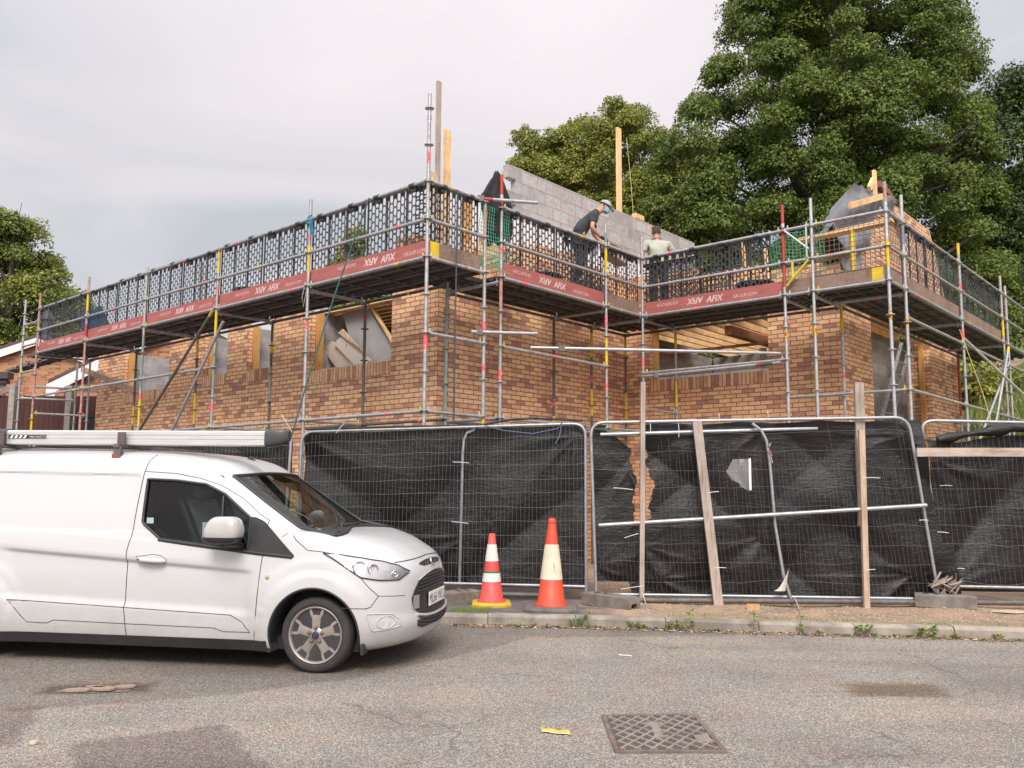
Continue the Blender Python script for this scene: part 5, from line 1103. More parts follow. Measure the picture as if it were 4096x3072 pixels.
# ---- roof bars, the tube on the roof
rk_ = thing('roof_rack', None, None, tuple(V(-2, 0, 1.75)-VO)); rk_.parent = van
for x in (-1.87, -3.02):
    mb = MB(); mb.bar(V(x, -.74, 1.745), V(x, .70, 1.745), .05, .028)
    for s in (1, -1): mb.bar(V(x, s*.66, 1.63), V(x, s*.66, 1.745), .06, .05); mb.box(V(x, s*.66, 1.652), (.075, .06, .05), 0, (VF, VS, Z))
    mb.build('cross_bar', M['galv_dark'], rk_)
_rb = plain('rusty_bracket', (.13, .10, .09), .7, .3)
for x in (-1.87, -3.02): mb = MB(); mb.bar(V(x, .625, 1.745), V(x, .625, 1.862), .062, .022); mb.box(V(x, .69, 1.66), (.04, .006, .022), 1, (VF, VS, Z)); mb.build('load_stop', [_rb, M['red_paint']], rk_)
tb = thing('pipe_carrier', 'long silver pipe carrier tube with black end caps lying on the van roof bars', 'pipe carrier', tuple(V(-1.8, .5, 1.78)))
M['alu'] = plain('ribbed_aluminium', (.66, .65, .63), .38, .35, (.55, .54, .52), 3, stretch=(1, 1, 14))
mb = MB(); prof = []
for (a, b) in ((-.062, -.055), (-.062, -.02), (-.058, -.018), (-.058, -.010), (-.062, -.008), (-.062, .012), (-.058, .014), (-.058, .022), (-.062, .024), (-.062, .05), (-.05, .062), (.05, .062), (.062, .05), (.062, -.05), (.05, -.062), (-.05, -.062)): prof.append((-a, b))
k = len(prof); TZ = (1.826, 1.808)
va = [V(-3.02, .52+p[0], TZ[0]+p[1]) for p in prof]; vb = [V(-.585, .52+p[0], TZ[1]+p[1]) for p in prof]
mb.add(va+vb, [(i, (i+1) % k, k+(i+1) % k, k+i) for i in range(k)]); mb.build('tube_body', M['alu'], tb)
_cap = plain('black_cap', (.055, .055, .058), .4)
for x0, x1, zc, d in ((-.60, -.41, TZ[1], 1), (-3.0, -3.25, TZ[0], -1)):
    vs = []; mb = MB()
    for t, sc in ((0, 1.1), (.35, 1.12), (.75, .95), (.95, .7), (1, .5)):
        vs += [V(lerp(x0, x1, t), .52+.067*sc*math.copysign(abs(math.cos(a))**.5, math.cos(a)), zc+.004*t+.067*sc*math.copysign(abs(math.sin(a))**.5, math.sin(a))+(.02*t if d > 0 else 0)) for a in np.linspace(0, 2*math.pi, 20, False)]
    mb.add(vs, [(i*20+j, i*20+(j+1) % 20, (i+1)*20+(j+1) % 20, (i+1)*20+j) for i in range(4) for j in range(20)], 0, True); mb.add(vs[-20:], [tuple(range(20))]); mb.build('end_cap', _cap, tb)
mb = MB(); d_ = .585; ox = V(-3.0, .5825, 1.826)
mb.box(V(-2.80, .5835, 1.829), (.36, .002, .030), 0, (VF, VS, Z)); mb.lathe([(.0148, -.001), (.0148, .001)], V(-2.62, .5835, 1.829), VS, 16, 0)
for i in range(4): mb.prism([(0, 0), (.022, 0), (.038, .026), (.016, .026)], V(-2.965+.043*i, .585, 1.816), VF, Z, VS*.0006, 1)
text_mb("VAN VAULT TUBE", .024, V(-2.775, .5855, 1.8205), VF, Z, VS*.0005, 1, mb); mb.build('maker_sticker', [M['black'], plain('sticker_white', (.78, .78, .76), .5)], tb)
mb = MB(); mb.tube([V(-3.1, .30, 1.80), V(-1.2, .30, 1.785)], .022, 10); tag(mb.build('roof_pipe', M['galv_dark']), 'thin dark pipe lying behind the silver tube on the van roof bars', 'pipe')
mb = MB(); mb.lathe([(.001, .03), (.012, .026), (.02, .0)], V(-1.0, 0, 1.655), Z, 10); mb.bar(V(-1.03, 0, 1.664), V(-.96, 0, 1.645), .012, .012); mb.build('aerial_base', M['seam'], van)
mb = MB(); mb.box(on_side(-1.44, 1.135, -.006), (.06, .001, .045), 0, (VF, VS, Z)); mb.build('window_sticker', plain('pale_sticker', (.35, .48, .46), .5), van)
# ---------------------------------------------------------------- cones, cover, litter, weeds
def conemat(name, c, c2): return plain(name, c, .5, 0, c2, 12, .1, 30)
M['cone_red'] = conemat('cone_orange', (.75, .075, .03), (.55, .06, .03)); M['cone_pink'] = conemat('cone_red', (.78, .085, .07), (.62, .07, .06)); M['cone_white'] = plain('cone_sleeve', (.80, .77, .72), .55, 0, (.62, .60, .56), 9); M['cone_cream'] = plain('cone_cream', (.78, .70, .54), .6, 0, (.62, .54, .40), 8, .1, 30); M['base_yellow'] = plain('cone_base_yellow', (.62, .42, .03), .7, 0, (.42, .29, .05), 10, .2); M['base_grey'] = plain('cone_base_rubber', (.10, .093, .088), .85, 0, (.16, .145, .13), 8, .3)
def octa(w, c=.3): a = w/2; b = a*(1-c*1.2); return [(-a, -b), (-b, -a), (b, -a), (a, -b), (a, b), (b, a), (-b, a), (-a, b)]
def cone(name, label, x, y, rings, base_w, base_h, base_m, rot, lean=0, flange=None):
    z0 = gz(x, y); t = thing(name, label, 'traffic cone', (x, y, z0), 'traffic cones in front of the fence'); A = Vector((lean, 0, 1)).normalized()
    c, s = math.cos(rot), math.sin(rot); mb = MB()
    p = octa(base_w); p2 = octa(base_w*.93); n = 8; vs = []
    for q, z in ((p, 0), (p, base_h*.62), (p2, base_h), (octa(base_w*.62), base_h*1.02)): vs += [(x+a*c-b*s, y+a*s+b*c, z0+z) for a, b in q]
    mb.add(vs, [(i*n+j, i*n+(j+1) % n, (i+1)*n+(j+1) % n, (i+1)*n+j) for i in range(3) for j in range(n)]+[tuple(range(3*n, 4*n))]); mb.build('cone_base', base_m, t)
    for k, (nm, m, prof) in enumerate(rings):
        mb = MB(); mb.lathe(prof, (x, y, z0), A, 32, caps=False); mb.build(nm, m, t)
    return t
def frust(z0, z1, Rb, Rt, zb, H, off=0, rim=False):
    f = lambda z: lerp(Rb, Rt, (z-zb)/(H-zb))+off
    o = [(f(z0), z0), (f((z0+z1)/2), (z0+z1)/2), (f(z1), z1)]
    if rim: o = [(Rb+.022, zb-.005), (Rb+.026, zb+.008), (Rb+.014, zb+.022), (f(z0+.03), z0+.03)]+o[1:]
    return o
H1 = .805
cone('traffic_cone', 'smaller worn traffic cone with two white bands and a yellow base', -.215, 9.97, [
 ('cone_body', M['cone_pink'], frust(.055, H1, .135, .032, .055, H1, 0, True)+[(.030, H1), (.024, H1-.01)]),
 ('reflective_band', M['cone_white'], frust(.50, .685, .135, .032, .055, H1, .0035)), ('reflective_band', M['cone_white'], frust(.275, .375, .135, .032, .055, H1, .0035)),
 ('torn_sleeve', plain('green_tear', (.03, .16, .07), .6), frust(.372, .392, .135, .032, .055, H1, .0055))], .44, .055, M['base_yellow'], .05)
H2 = 1.0
cone('traffic_cone', 'tall faded orange traffic cone with one cream band and a grey rubber base', .44, 9.66, [
 ('cone_body', M['cone_red'], frust(.065, .965, .155, .036, .065, H2, 0, True)+[(.034, .985), (.030, 1.0), (.012, 1.002), (.001, 1.0)]),
 ('reflective_band', M['cone_cream'], frust(.345, .72, .155, .036, .065, H2, .004)), ('grip_ring', M['cone_red'], [(.041, .935), (.046, .945), (.044, .985), (.036, .995)])], .58, .065, M['base_grey'], -.08, .01)
mb = MB(); mb.bar((.455, 9.52, .62), (.475, 9.515, .545), .006, .004); o = mb.build('tear', M['black']); tag(o, 'small black scratch mark on the cream band of the tall cone', 'tear'); o.parent = [k for k in C.objects if k.name.startswith('traffic_cone.')][0]
for k in ('label', 'category'): del o[k]
_p = o.parent.location
for v in o.data.vertices: v.co -= _p
# manhole cover
M['iron'] = plain('worn_iron', (.37, .325, .29), .5, .35, (.25, .21, .18), 8, .2, 40); M['iron_edge'] = plain('rusty_iron', (.22, .16, .125), .75, .2, (.13, .10, .085), 9, .3)
mh = thing('manhole_cover', 'square cast iron manhole cover with a diamond pattern set in the road', 'manhole cover', (.872, 5.27, 0))
q = [Vector((.568, 4.873, 0)), Vector((1.174, 4.886, 0)), Vector((1.172, 5.681, 0)), Vector((.574, 5.633, 0))]
def mq(s, t): return quadpt([q[0], q[1], q[3], q[2]], s, t)
mb = MB()
def strip(a, b, w, z0=.0, h=.012): mb.bar(a+Z*(z0+h/2), b+Z*(z0+h/2), w, h)
for a, b in ((mq(0, .02), mq(1, .02)), (mq(.02, .03), mq(.02, .97)), (mq(.985, .03), mq(.985, .97)), (mq(0, .985), mq(1, .985))): strip(a, b, .028)
mb.build('frame', M['iron_edge'], mh)
mb = MB(); mb.add([mq(.05, .045)+Z*.006, mq(.96, .045)+Z*.006, mq(.96, .955)+Z*.006, mq(.05, .955)+Z*.006], [(0, 1, 2, 3)]); mb.build('plate', plain('cover_recess', (.05, .043, .04), .85, 0, (.10, .083, .07), 12, .3), mh)
mb = MB(); nD = 7
def clipseg(s0, t0, s1, t1):
    lo, hi = 0.0, 1.0
    for a, b, mn, mx_ in ((s0, s1, .06, .95), (t0, t1, .055, .945)):
        d = b-a
        if abs(d) < 1e-9: continue
        u0, u1 = sorted(((mn-a)/d, (mx_-a)/d)); lo, hi = max(lo, u0), min(hi, u1)
    return (lo, hi) if hi-lo > .02 else None
for i in range(-nD, 2*nD):
    for sg in (1, -1):
        s0, t0, s1, t1 = i/nD, 0, i/nD+sg*1.0*.86, 1.0
        c_ = clipseg(s0, t0, s1, t1)
        if c_: a = mq(lerp(s0, s1, c_[0]), lerp(t0, t1, c_[0])); b = mq(lerp(s0, s1, c_[1]), lerp(t0, t1, c_[1])); strip(a, b, .014, .005, .009+.0004*(sg+1))
mb.build('diamond_rib', M['iron'], mh)
mb = MB(); a, b = mq(.47, .36), mq(.49, .72); strip(a, b, .05, .004, .0125); strip(mq(.40, .72), mq(.58, .72), .03, .004, .0128); strip(mq(.42, .36), mq(.56, .36), .03, .004, .0128); strip(mq(.80, .30), mq(.94, .30), .13, .004, .0122); mb.build('key_bar', M['iron'], mh)
mb = MB(); mb.grid(lambda a, b: Vector((.186+.165*a, 5.345-.055*a-.075*(1-b)+.006*math.sin(a*9), .006+.003*math.sin(a*12+b*3))), 14, 4); mb.grid(lambda a, b: Vector((.19+.155*a, 5.272-.055*a-.012*(1-b)+.006*math.sin(a*9), .008)), 14, 1, 1)
tag(mb.build('tape_scrap', [plain('yellow_tape', (.78, .50, .06), .5, 0, (.66, .42, .06), 12), plain('tape_edge', (.8, .78, .72), .6)]), 'torn strip of yellow and white tape lying on the road left of the cover', 'tape')
def stone(x, y, s, m, label):
    mb = MB(); r_ = random.Random(int(x*991)); mb.lathe([(s*.5, -s*.2), (s*.95, .1*s), (s*.8, s*.45), (s*.3, s*.62)], (x, y, .003), n=7, smooth=False)
    mb.v = [(a+r_.uniform(-.15, .15)*s, b+r_.uniform(-.15, .15)*s, c+r_.uniform(-.08, .08)*s) for a, b, c in mb.v]; tag(mb.build('stone', m), label, 'stone')
_ps = plain('pale_stone', (.46, .37, .29), .9, 0, (.36, .29, .22), 30)
stone(-2.62, 4.98, .028, _ps, 'pale stone lying on the road near the lower left corner'); stone(.62, 4.55, .012, _ps, 'tiny pale chip on the road below the yellow tape')
mb = MB(); mb.tube([(.93, 7.62, .006), (.965, 7.60, .008), (1.03, 7.60, .006)], .004, 5); mb.lathe([(.006, 0), (.008, .006), (.001, .01)], (.93, 7.62, .004), n=6); tag(mb.build('cable_tie', M['cable_tie']), 'white cable tie lying loose on the road surface', 'cable tie')
# weeds along the kerb
M['weed'] = plain('weed_leaf', (.20, .30, .045), .55, 0, (.11, .20, .03), 20); M['weed2'] = plain('yellow_weed_leaf', (.36, .38, .06), .6, 0, (.22, .27, .05), 20); M['grass'] = plain('grass_blade', (.10, .19, .035), .6, 0, (.22, .26, .07), 15)
def weed(x, kind, size, label, dy=-.03, z=.005, seed=0):
    r_ = random.Random(seed); y = kerb_y(x)+dy; mb = MB(); o = Vector((x, y, z))
    n = {'grass': 60, 'rosette': 34, 'stalk': 14}[kind]
    for i in range(n):
        a = r_.uniform(0, 6.28); d = Vector((math.cos(a), math.sin(a)*.7, 0)); h = size*r_.uniform(.5, 1)
        if kind == 'grass':
            p = o+d*r_.uniform(0, size*.5); tip = p+d*h*.7+Z*h; mid = p+d*h*.25+Z*h*.65; s_ = Vector((-d.y, d.x, 0))*.0035; mb.add([p-s_, p+s_, mid+s_, mid-s_, tip], [(0, 1, 2, 3), (3, 2, 4)], 2 if r_.random() < .8 else 0)
        else:
            if kind == 'stalk': p = o+Z*size*r_.uniform(.1, 1.0)+d*.004; L_ = size*.28
            else: p = o+d*r_.uniform(0, size*.5)+Z*r_.uniform(.01, size*.55); L_ = size*.42
            L_ *= r_.uniform(.6, 1.1); s_ = Vector((-d.y, d.x, 0))*L_*.36; up = Z*L_*r_.uniform(.1, .6); tip = p+d*L_+up*.7; m1 = p+d*L_*.5+up
            mb.add([p, m1-s_, tip, m1+s_], [(0, 1, 2, 3)], 0 if r_.random() < .6 else 1)
    if kind == 'stalk': mb.tube([o, o+Z*size*.6+Vector((.01, 0, 0)), o+Z*size], .0025, 5, 0)
    tag(mb.build('weed', [M['weed'], M['weed2'], M['grass']]), label, 'weed', 'weeds growing along the kerb')
weed(.66, 'grass', .13, 'tuft of long grass at the kerb below the big cone', seed=1); weed(.79, 'stalk', .17, 'broad-leaved weed rising beside the grass tuft below the big cone', seed=2)
weed(1.25, 'grass', .09, 'short grass tuft at the kerb below the hollow concrete foot', seed=3); weed(1.33, 'rosette', .07, 'yellowish leafy weed touching the short grass tuft', seed=13)
weed(1.66, 'rosette', .14, 'bushy leafy weed left of the kerb joint', seed=4); weed(1.80, 'stalk', .19, 'upright broad leaf beside the bushy weed', seed=5)
weed(2.42, 'stalk', .20, 'tall thin weed against the kerb below the leaning stake', seed=6); weed(2.86, 'stalk', .21, 'spindly weed with small top leaves against the kerb', seed=7)
weed(3.44, 'rosette', .13, 'leafy weed with hanging leaves on the kerb face', -.03, .02, seed=8); weed(3.05, 'rosette', .06, 'very small yellow weed between two taller ones', seed=15)
weed(4.02, 'rosette', .16, 'big green clump of rounded leaves in the gutter', seed=9); weed(4.28, 'rosette', .07, 'small pale weed right of the big green clump', seed=16)
weed(4.66, 'rosette', .08, 'low weed at the patched kerb joint', seed=10); weed(5.0, 'grass', .08, 'low grass tuft at the kerb below the right-hand foot', seed=11); weed(5.2, 'rosette', .07, 'bright leafy weed in the gutter right of the low grass', seed=17); weed(5.45, 'rosette', .05, 'tiny bright weed farther right in the gutter', seed=18)
weed(5.75, 'grass', .10, 'grass tuft at the end of the kerb on the right', seed=12); weed(6.05, 'grass', .16, 'thick grass tuft at the right edge beyond the kerb', .1, .1, seed=14)
mb = MB(); r_ = random.Random(9)
for i in range(2600):
    k = r_.random(); x = r_.uniform(1.6, 7.5) if k < .8 else r_.uniform(-.65, -.2); y = kerb_y(x)+(r_.uniform(.12, .30) if k < .8 else r_.uniform(.12, .32)); h = r_.uniform(.012, .05)*(1 if k < .8 else 1.3); z = gz(x, y)
    dx = r_.uniform(-.012, .012); mb.add([(x-.002, y, z), (x+.002, y, z), (x+dx, y-.006, z+h)], [(0, 1, 2)], 0 if k > .8 else r_.choice((0, 1)))
tag(mb.build('verge_grass', [M['grass'], plain('dry_grass', (.34, .27, .13), .8)]), 'thin short grass growing along the back of the kerb', 'grass', kind='stuff')
mb = MB(); r_ = random.Random(77)
for i in range(240):
    x = r_.uniform(-.4, 7)
    if math.sin(x*3.7)+math.sin(x*9.1+1) < -.2: continue
    y = kerb_y(x)-abs(r_.gauss(0, .025))-.004
    for q in range(r_.randint(2, 6)):
        a = r_.uniform(0, 6.28); l_ = r_.uniform(.012, .05); d = Vector((math.cos(a)*l_, math.sin(a)*l_*.6-.004, l_*r_.uniform(.2, .9))); n_ = Vector((-d.y, d.x, 0)).normalized()*l_*.22; p = Vector((x, y, .004)); mb.add([p, p+d*.5-n_, p+d, p+d*.5+n_], [(0, 1, 2, 3)], r_.choice((0, 0, 1, 2)))
tag(mb.build('weed_seedlings', [M['weed'], M['weed2'], M['grass']]), 'small weed seedlings and moss scattered along the gutter', 'seedlings', kind='stuff')
# ropes and other hanging things
M['rope_green'] = plain('green_rope', (.06, .16, .14), .8, 0, (.04, .10, .10), 40); M['rope_dark'] = plain('dark_rope', (.06, .075, .085), .8)
def rope(pts, r, m, label):
    mb = MB(); mb.tube([Vector(p) for p in pts], r, 6); tag(mb.build('rope', m), label, 'rope')
a = G(1.15, -.04, 5.40); b = G(2.35, -.35, 2.1); rope([lerp(a, b, t/8)+U*(.07*math.sin(t/8*3.14)) for t in range(9)], .011, M['rope_green'], 'green rope hanging at a slant from the handrail past the wide front opening')
a = G(-.04, .50, 5.39); b = G(-.05, .48, 2.0); rope([a, lerp(a, b, .5), b], .010, M['rope_dark'], 'dark rope hanging straight down right of the near corner post')
rope([G(2.62, -.03, 4.35), G(2.64, -.05, 4.2), G(2.60, -.05, 4.05), G(2.57, -.03, 4.28)], .005, plain('pale_cord', (.42, .40, .34), .9), 'pale cord loop hanging from the second upright')
rope([(8.15-1.2, 13.3, 3.9), (7.2, 13.2, 2.9), (7.35, 13.1, 2.0)], .006, plain('yellow_cord', (.55, .50, .12), .8), 'thin yellow cord hanging inside the right-hand brace')
rope([(-.35, 10.55, 2.17), (-.1, 10.50, 2.1), (.25, 10.42, 2.06), (.55, 10.38, 2.12), (.60, 10.40, 2.19), (.57, 10.36, 2.02), (.52, 10.36, 1.94)], .006, plain('blue_string', (.10, .14, .24), .8), 'blue string looped along the top of the fence behind the cones')
rope([(3.02, 10.13, 1.95), (2.98, 10.12, 1.87), (3.03, 10.12, 1.80), (2.99, 10.12, 1.92), (3.03, 10.12, 1.72)], .006, plain('pink_twine', (.55, .33, .32), .9), 'knot of pink twine on the bowed fence post')
# black cables along the top of the fence
rope([(-2.6, 11.0, 2.13), (-1.4, 10.8, 2.16), (-.4, 10.63, 2.17), (.0, 10.55, 2.24), (.3, 10.5, 2.25), (.85, 10.42, 2.22)], .014, M['black'], 'black cable lying along the top rail behind the cones')
mb = MB()
def tie_fn(a, b): return G(2.57, 0, 5.36)+Vector((.05*math.cos(a*6.28), .05*math.sin(a*6.28), -.05+.12*b+.02*math.sin(a*9)))
mb.grid(tie_fn, 14, 4); mb.grid(lambda a, b: G(2.52-.10*a-.05*b, -.06, 5.33-.26*b+.04*math.sin(a*4)), 5, 7); tag(mb.build('blue_cloth', plain('blue_fabric', (.03, .20, .34), .8, 0, (.02, .12, .16), 14)), 'blue cloth strip knotted round the second upright at the handrail', 'cloth')
# black coat hung over the upright
def coat(a, b):
    t = a*6.283; zz_ = lerp(5.95, 4.95, b); wdt = .025+.215*min(1, b*2.3)**.75*(1-.35*max(0, b-.5)); fold = 1+.26*math.sin(t*4+b*4)*min(1, b*3)+.14*math.sin(t*9+b*7)+.08*math.sin(t*15)
    return G(.075, 1.44, 0)+W*(wdt*math.cos(t)*fold+.025*math.sin(b*9))+U*(wdt*.36*math.sin(t)*fold+.03)+Z*(zz_+(.10*math.sin(t*2+1)+.06*math.sin(t*5))*b+.02*math.sin(b*20+t*3))
mb = MB(); mb.grid(coat, 48, 26); tag(mb.build('black_coat', plain('black_cloth', (.012, .012, .013), .85, 0, (.02, .02, .021), 8, .4, 30)), 'black coat hung over the red scaffold upright above the green netting', 'coat')
# ---------------------------------------------------------------- trees, bank, neighbouring houses
def leafmat(name, c1, c2, tr=.25):
    m = bpy.data.materials.new(name); m.use_nodes = True; Nn, Lk = m.node_tree.nodes, m.node_tree.links; b = Nn['Principled BSDF']; o = Nn['Material Output']
    v = coord(Nn, Lk, 'Object'); n = noise(Nn, Lk, .8, 4, .6, v); g = noise(Nn, Lk, 7, 2, .5, v)
    a = Nn.new('ShaderNodeMath'); a.operation = 'MULTIPLY_ADD'; a.inputs[1].default_value = .5; Lk.new(g.outputs[0], a.inputs[0]); Lk.new(n.outputs[0], a.inputs[2])
    c = ramp(Nn, Lk, a.outputs[0], [(.55, c1), (.95, c2)]); Lk.new(c, b.inputs['Base Color']); b.inputs['Roughness'].default_value = .5; b.inputs['Specular IOR Level'].default_value = .3
    t = Nn.new('ShaderNodeBsdfTranslucent'); Lk.new(c, t.inputs[0]); mx = Nn.new('ShaderNodeMixShader'); mx.inputs[0].default_value = tr; Lk.new(b.outputs[0], mx.inputs[1]); Lk.new(t.outputs[0], mx.inputs[2]); Lk.new(mx.outputs[0], o.inputs[0]); return m
M['bark'] = plain('bark', (.10, .085, .07), .95, 0, (.06, .05, .04), 9, .5, 20)
def leaves(name, clumps, per, size, mats, parent, rng, droop=.0):
    """leaf-sized faces scattered through the shells of many clumps: (centre, rx, ry, rz)"""
    c = np.array([k[:3] for k in clumps]); r = np.array([k[3:6] for k in clumps]); vol = (r.prod(1))**(1/1.5); n = np.maximum(20, (per*vol/vol.mean()).astype(int))
    idx = np.repeat(np.arange(len(c)), n); N_ = len(idx); d = rng.normal(size=(N_, 3)); d /= np.linalg.norm(d, axis=1)[:, None]; d[:, 2] = np.where(d[:, 2] < -.35, -d[:, 2], d[:, 2])
    rad = rng.uniform(.0, 1, N_)**.35; lump = 1+.22*np.sin(d[:, 0]*7+idx)*np.sin(d[:, 2]*6+idx*2)
    p = c[idx]+d*r[idx]*(rad*lump)[:, None]
    nrm = d+rng.normal(scale=.65, size=(N_, 3))+np.array([0, 0, .35]); nrm /= np.linalg.norm(nrm, axis=1)[:, None]
    t = np.cross(nrm, rng.normal(size=(N_, 3))); t /= np.linalg.norm(t, axis=1)[:, None]; b = np.cross(nrm, t); t[:, 2] -= droop; s = size*rng.uniform(.55, 1.25, N_)[:, None]
    vs = np.stack([p-t*s*.55, p+b*s*.34+nrm*s*.06, p+t*s*.6, p-b*s*.34+nrm*s*.06], 1).reshape(-1, 3)-np.array(wloc(parent))
    me = bpy.data.meshes.new(name); me.vertices.add(len(vs)); me.vertices.foreach_set('co', vs.ravel()); me.loops.add(4*N_); me.loops.foreach_set('vertex_index', np.arange(4*N_)); me.polygons.add(N_); me.polygons.foreach_set('loop_start', np.arange(N_)*4); me.polygons.foreach_set('loop_total', np.full(N_, 4))
    for m in mats: me.materials.append(m)
    kk = rng.integers(0, len(clumps), len(clumps)); me.polygons.foreach_set('material_index', ((idx*7+rng.integers(0, 3, N_)) % len(mats)).astype(np.int32)); me.update(calc_edges=True)
    o = bpy.data.objects.new(name, me); C.objects.link(o); o.parent = parent; return o
def tree(label, base, clumps, per, size, mats, seed, trunk_r=.35, lean=0, limbs=24, name='tree', group=None):
    rng = np.random.default_rng(seed); t = thing(name, label, 'tree', base, group); b = Vector(base); mb = MB()
    zs = [k[2] for k in clumps]; zt = max(zs); zl = min(zs); cx = float(np.mean([k[0] for k in clumps])); cy = float(np.mean([k[1] for k in clumps])); top = Vector((cx, cy, zt*.92+zl*.08)); pts = [lerp(b, top, k/8)+Vector((math.sin(k+seed)*.12*k/3, math.cos(k*1.3+seed)*.12*k/3, 0)) for k in range(9)]
    mb.tube(pts, [trunk_r*(1-.88*(k/8))+.02 for k in range(9)], 8)
    order = rng.permutation(len(clumps))[:limbs]
    for i in order:
        c = Vector(clumps[i][:3]); f = max(.12, min(.85, (c.z-b.z)/(top.z-b.z)-.22)); k = f*8; s = lerp(pts[int(k)], pts[min(8, int(k)+1)], k-int(k)); m_ = lerp(s, c, .5)+Vector((0, 0, (c-s).length*.10)); r0 = trunk_r*(1-.88*f)*.42+.015
        mb.tube([s, m_, c, c+(c-m_)*.12+Vector((0, 0, .1))], [r0, r0*.6, r0*.3, .012], 6)
        for q in range(2): e_ = c+Vector(rng.normal(size=3))*.45; mb.tube([m_, lerp(m_, e_, .5)+Vector((0, 0, .15)), e_], [r0*.4, r0*.25, .01], 5)
    mb.build('trunk', M['bark'], t); leaves('crown', clumps, per, size, mats, t, rng); return t
def crown(profile, n, rng, rmin, rmax, cy, dr=.6, fill=.35):
    """clumps over a crown whose silhouette is a list of (z, x_left, x_right); depth follows the width"""
    zs = [p[0] for p in profile]; out = []; k = 0; hm = max(p[2]-p[1] for p in profile)/2
    while len(out) < n and k < n*40:
        k += 1; z = rng.uniform(zs[0], zs[-1]); xl = np.interp(z, zs, [p[1] for p in profile]); xr = np.interp(z, zs, [p[2] for p in profile]); h = (xr-xl)/2
        if rng.uniform() > (h/hm)**.6+.1: continue
        a = rng.uniform(0, 2*math.pi); r = rng.uniform(rmin, rmax); q = 1.0 if rng.uniform() > fill else rng.uniform(.2, .9); hh = max(.05, h-r*.75)
        x = (xl+xr)/2+hh*q*math.cos(a); y = cy+hh*q*math.sin(a)*dr*(1 if hh < 5 else 5/hh)
        if any((x-o[0])**2+(y-o[1])**2+(z-o[2])**2 < (.46*r)**2 for o in out): continue
        out.append((x, y, z, r*1.08, r, r*.92))
    return out
M['leaf_dark'] = leafmat('leaf_dark', (.072, .115, .027), (.13, .18, .042)); M['leaf_mid'] = leafmat('leaf_mid', (.10, .148, .032), (.178, .23, .052)); M['leaf_lite'] = leafmat('leaf_light', (.135, .18, .038), (.235, .275, .06))
M['leaf_yel'] = leafmat('leaf_yellow_green', (.22, .245, .045), (.42, .41, .085), .3); M['leaf_oli'] = leafmat('leaf_olive', (.14, .175, .036), (.27, .29, .06), .3); M['leaf_vdark'] = leafmat('leaf_very_dark', (.02, .042, .014), (.055, .09, .024), .15)
_r = np.random.default_rng(5)
BIG = [(2.5, 6.4, 20), (6, 6.0, 20.4), (9.5, 5.7, 20.5), (12.5, 5.5, 20.3), (14.6, 5.5, 20.0), (16.2, 6.3, 19.9), (17.6, 7.4, 19.8), (19.2, 8.3, 19.5), (20.8, 8.8, 19.2), (22.5, 9.4, 18.8), (24.5, 10.6, 17.8), (26.5, 12.6, 16.0)]
tree('huge dark green broadleaf tree towering behind the right half of the building', (12.6, 35, 1), crown(BIG, 560, _r, .6, 1.2, 35, .62, .35), 1350, .12, [M['leaf_dark'], M['leaf_mid'], M['leaf_lite'], M['leaf_mid']], 1, .55, 0, 60)
tree('very dark tree filling the right edge behind the scaffold end', (22.5, 37, 2), crown([(2, 17.5, 27), (6, 17.8, 27.5), (11, 18.4, 28), (15, 18.9, 28), (17.5, 19.6, 27.5), (19.8, 20.8, 26.5)], 150, _r, .9, 1.7, 37), 1400, .15, [M['leaf_vdark'], M['leaf_dark'], M['leaf_vdark'], M['leaf_mid']], 2, .5, 0, 36)
tree('rounded yellow-green tree rising behind the left end of the grey block wall', (1.4, 42, 0), crown([(7, -1.3, 4.0), (12, -1.2, 4.2), (16, -.8, 3.6), (18.8, .0, 3.0)], 90, _r, .55, .95, 42, 1), 1100, .135, [M['leaf_oli'], M['leaf_yel'], M['leaf_mid'], M['leaf_yel']], 3, .3)
tree('broad yellow-green tree behind the tall pale post on the block wall', (4.9, 43, 0), crown([(7, 1.4, 9.0), (12, 1.5, 9.2), (16, 1.6, 9.0), (18.6, 2.0, 8.4), (20.3, 3.0, 7.0)], 150, _r, .6, 1.1, 43, 1), 1100, .135, [M['leaf_yel'], M['leaf_oli'], M['leaf_yel'], M['leaf_mid']], 4, .35)
tree('yellowish tree between the tall pale post and the huge dark tree', (9.0, 45, 0), crown([(6, 5.8, 12.4), (12, 6.0, 12.6), (16, 6.4, 12.2), (19.0, 7.0, 11.2)], 110, _r, .6, 1.1, 45, 1), 1000, .14, [M['leaf_oli'], M['leaf_yel'], M['leaf_dark'], M['leaf_mid']], 5, .35)
tree('darker tree low behind the man in the pale shirt', (6.6, 36, 0), crown([(4, 4.6, 8.6), (8, 4.6, 9.0), (11, 4.8, 8.8), (13, 5.3, 8.2)], 70, _r, .6, 1.1, 36, 1), 1100, .12, [M['leaf_dark'], M['leaf_mid'], M['leaf_oli'], M['leaf_dark']], 6, .3)
tree('leafy green tree at the far left edge above the neighbouring roofs', (-18.0, 32, 0), crown([(4.5, -21.5, -17.0), (6.2, -22, -16.1), (7.6, -22, -15.9), (8.8, -22, -16.6), (10.0, -21.8, -17.3), (11.1, -20.8, -18.1)], 92, _r, .5, .95, 32, .9, .2), 1000, .115, [M['leaf_oli'], M['leaf_mid'], M['leaf_yel'], M['leaf_dark']], 7, .4, 0, 40)
tree('small distant tree seen through the slotted guards of the long front', (-8.3, 44, 0), crown([(8, -10.3, -6.4), (11, -10.2, -6.3), (13.2, -9.2, -7.0), (14.4, -8.6, -7.7)], 34, _r, .6, 1.0, 44, 1), 320, .24, [M['leaf_yel'], M['leaf_oli']], 8, .25)
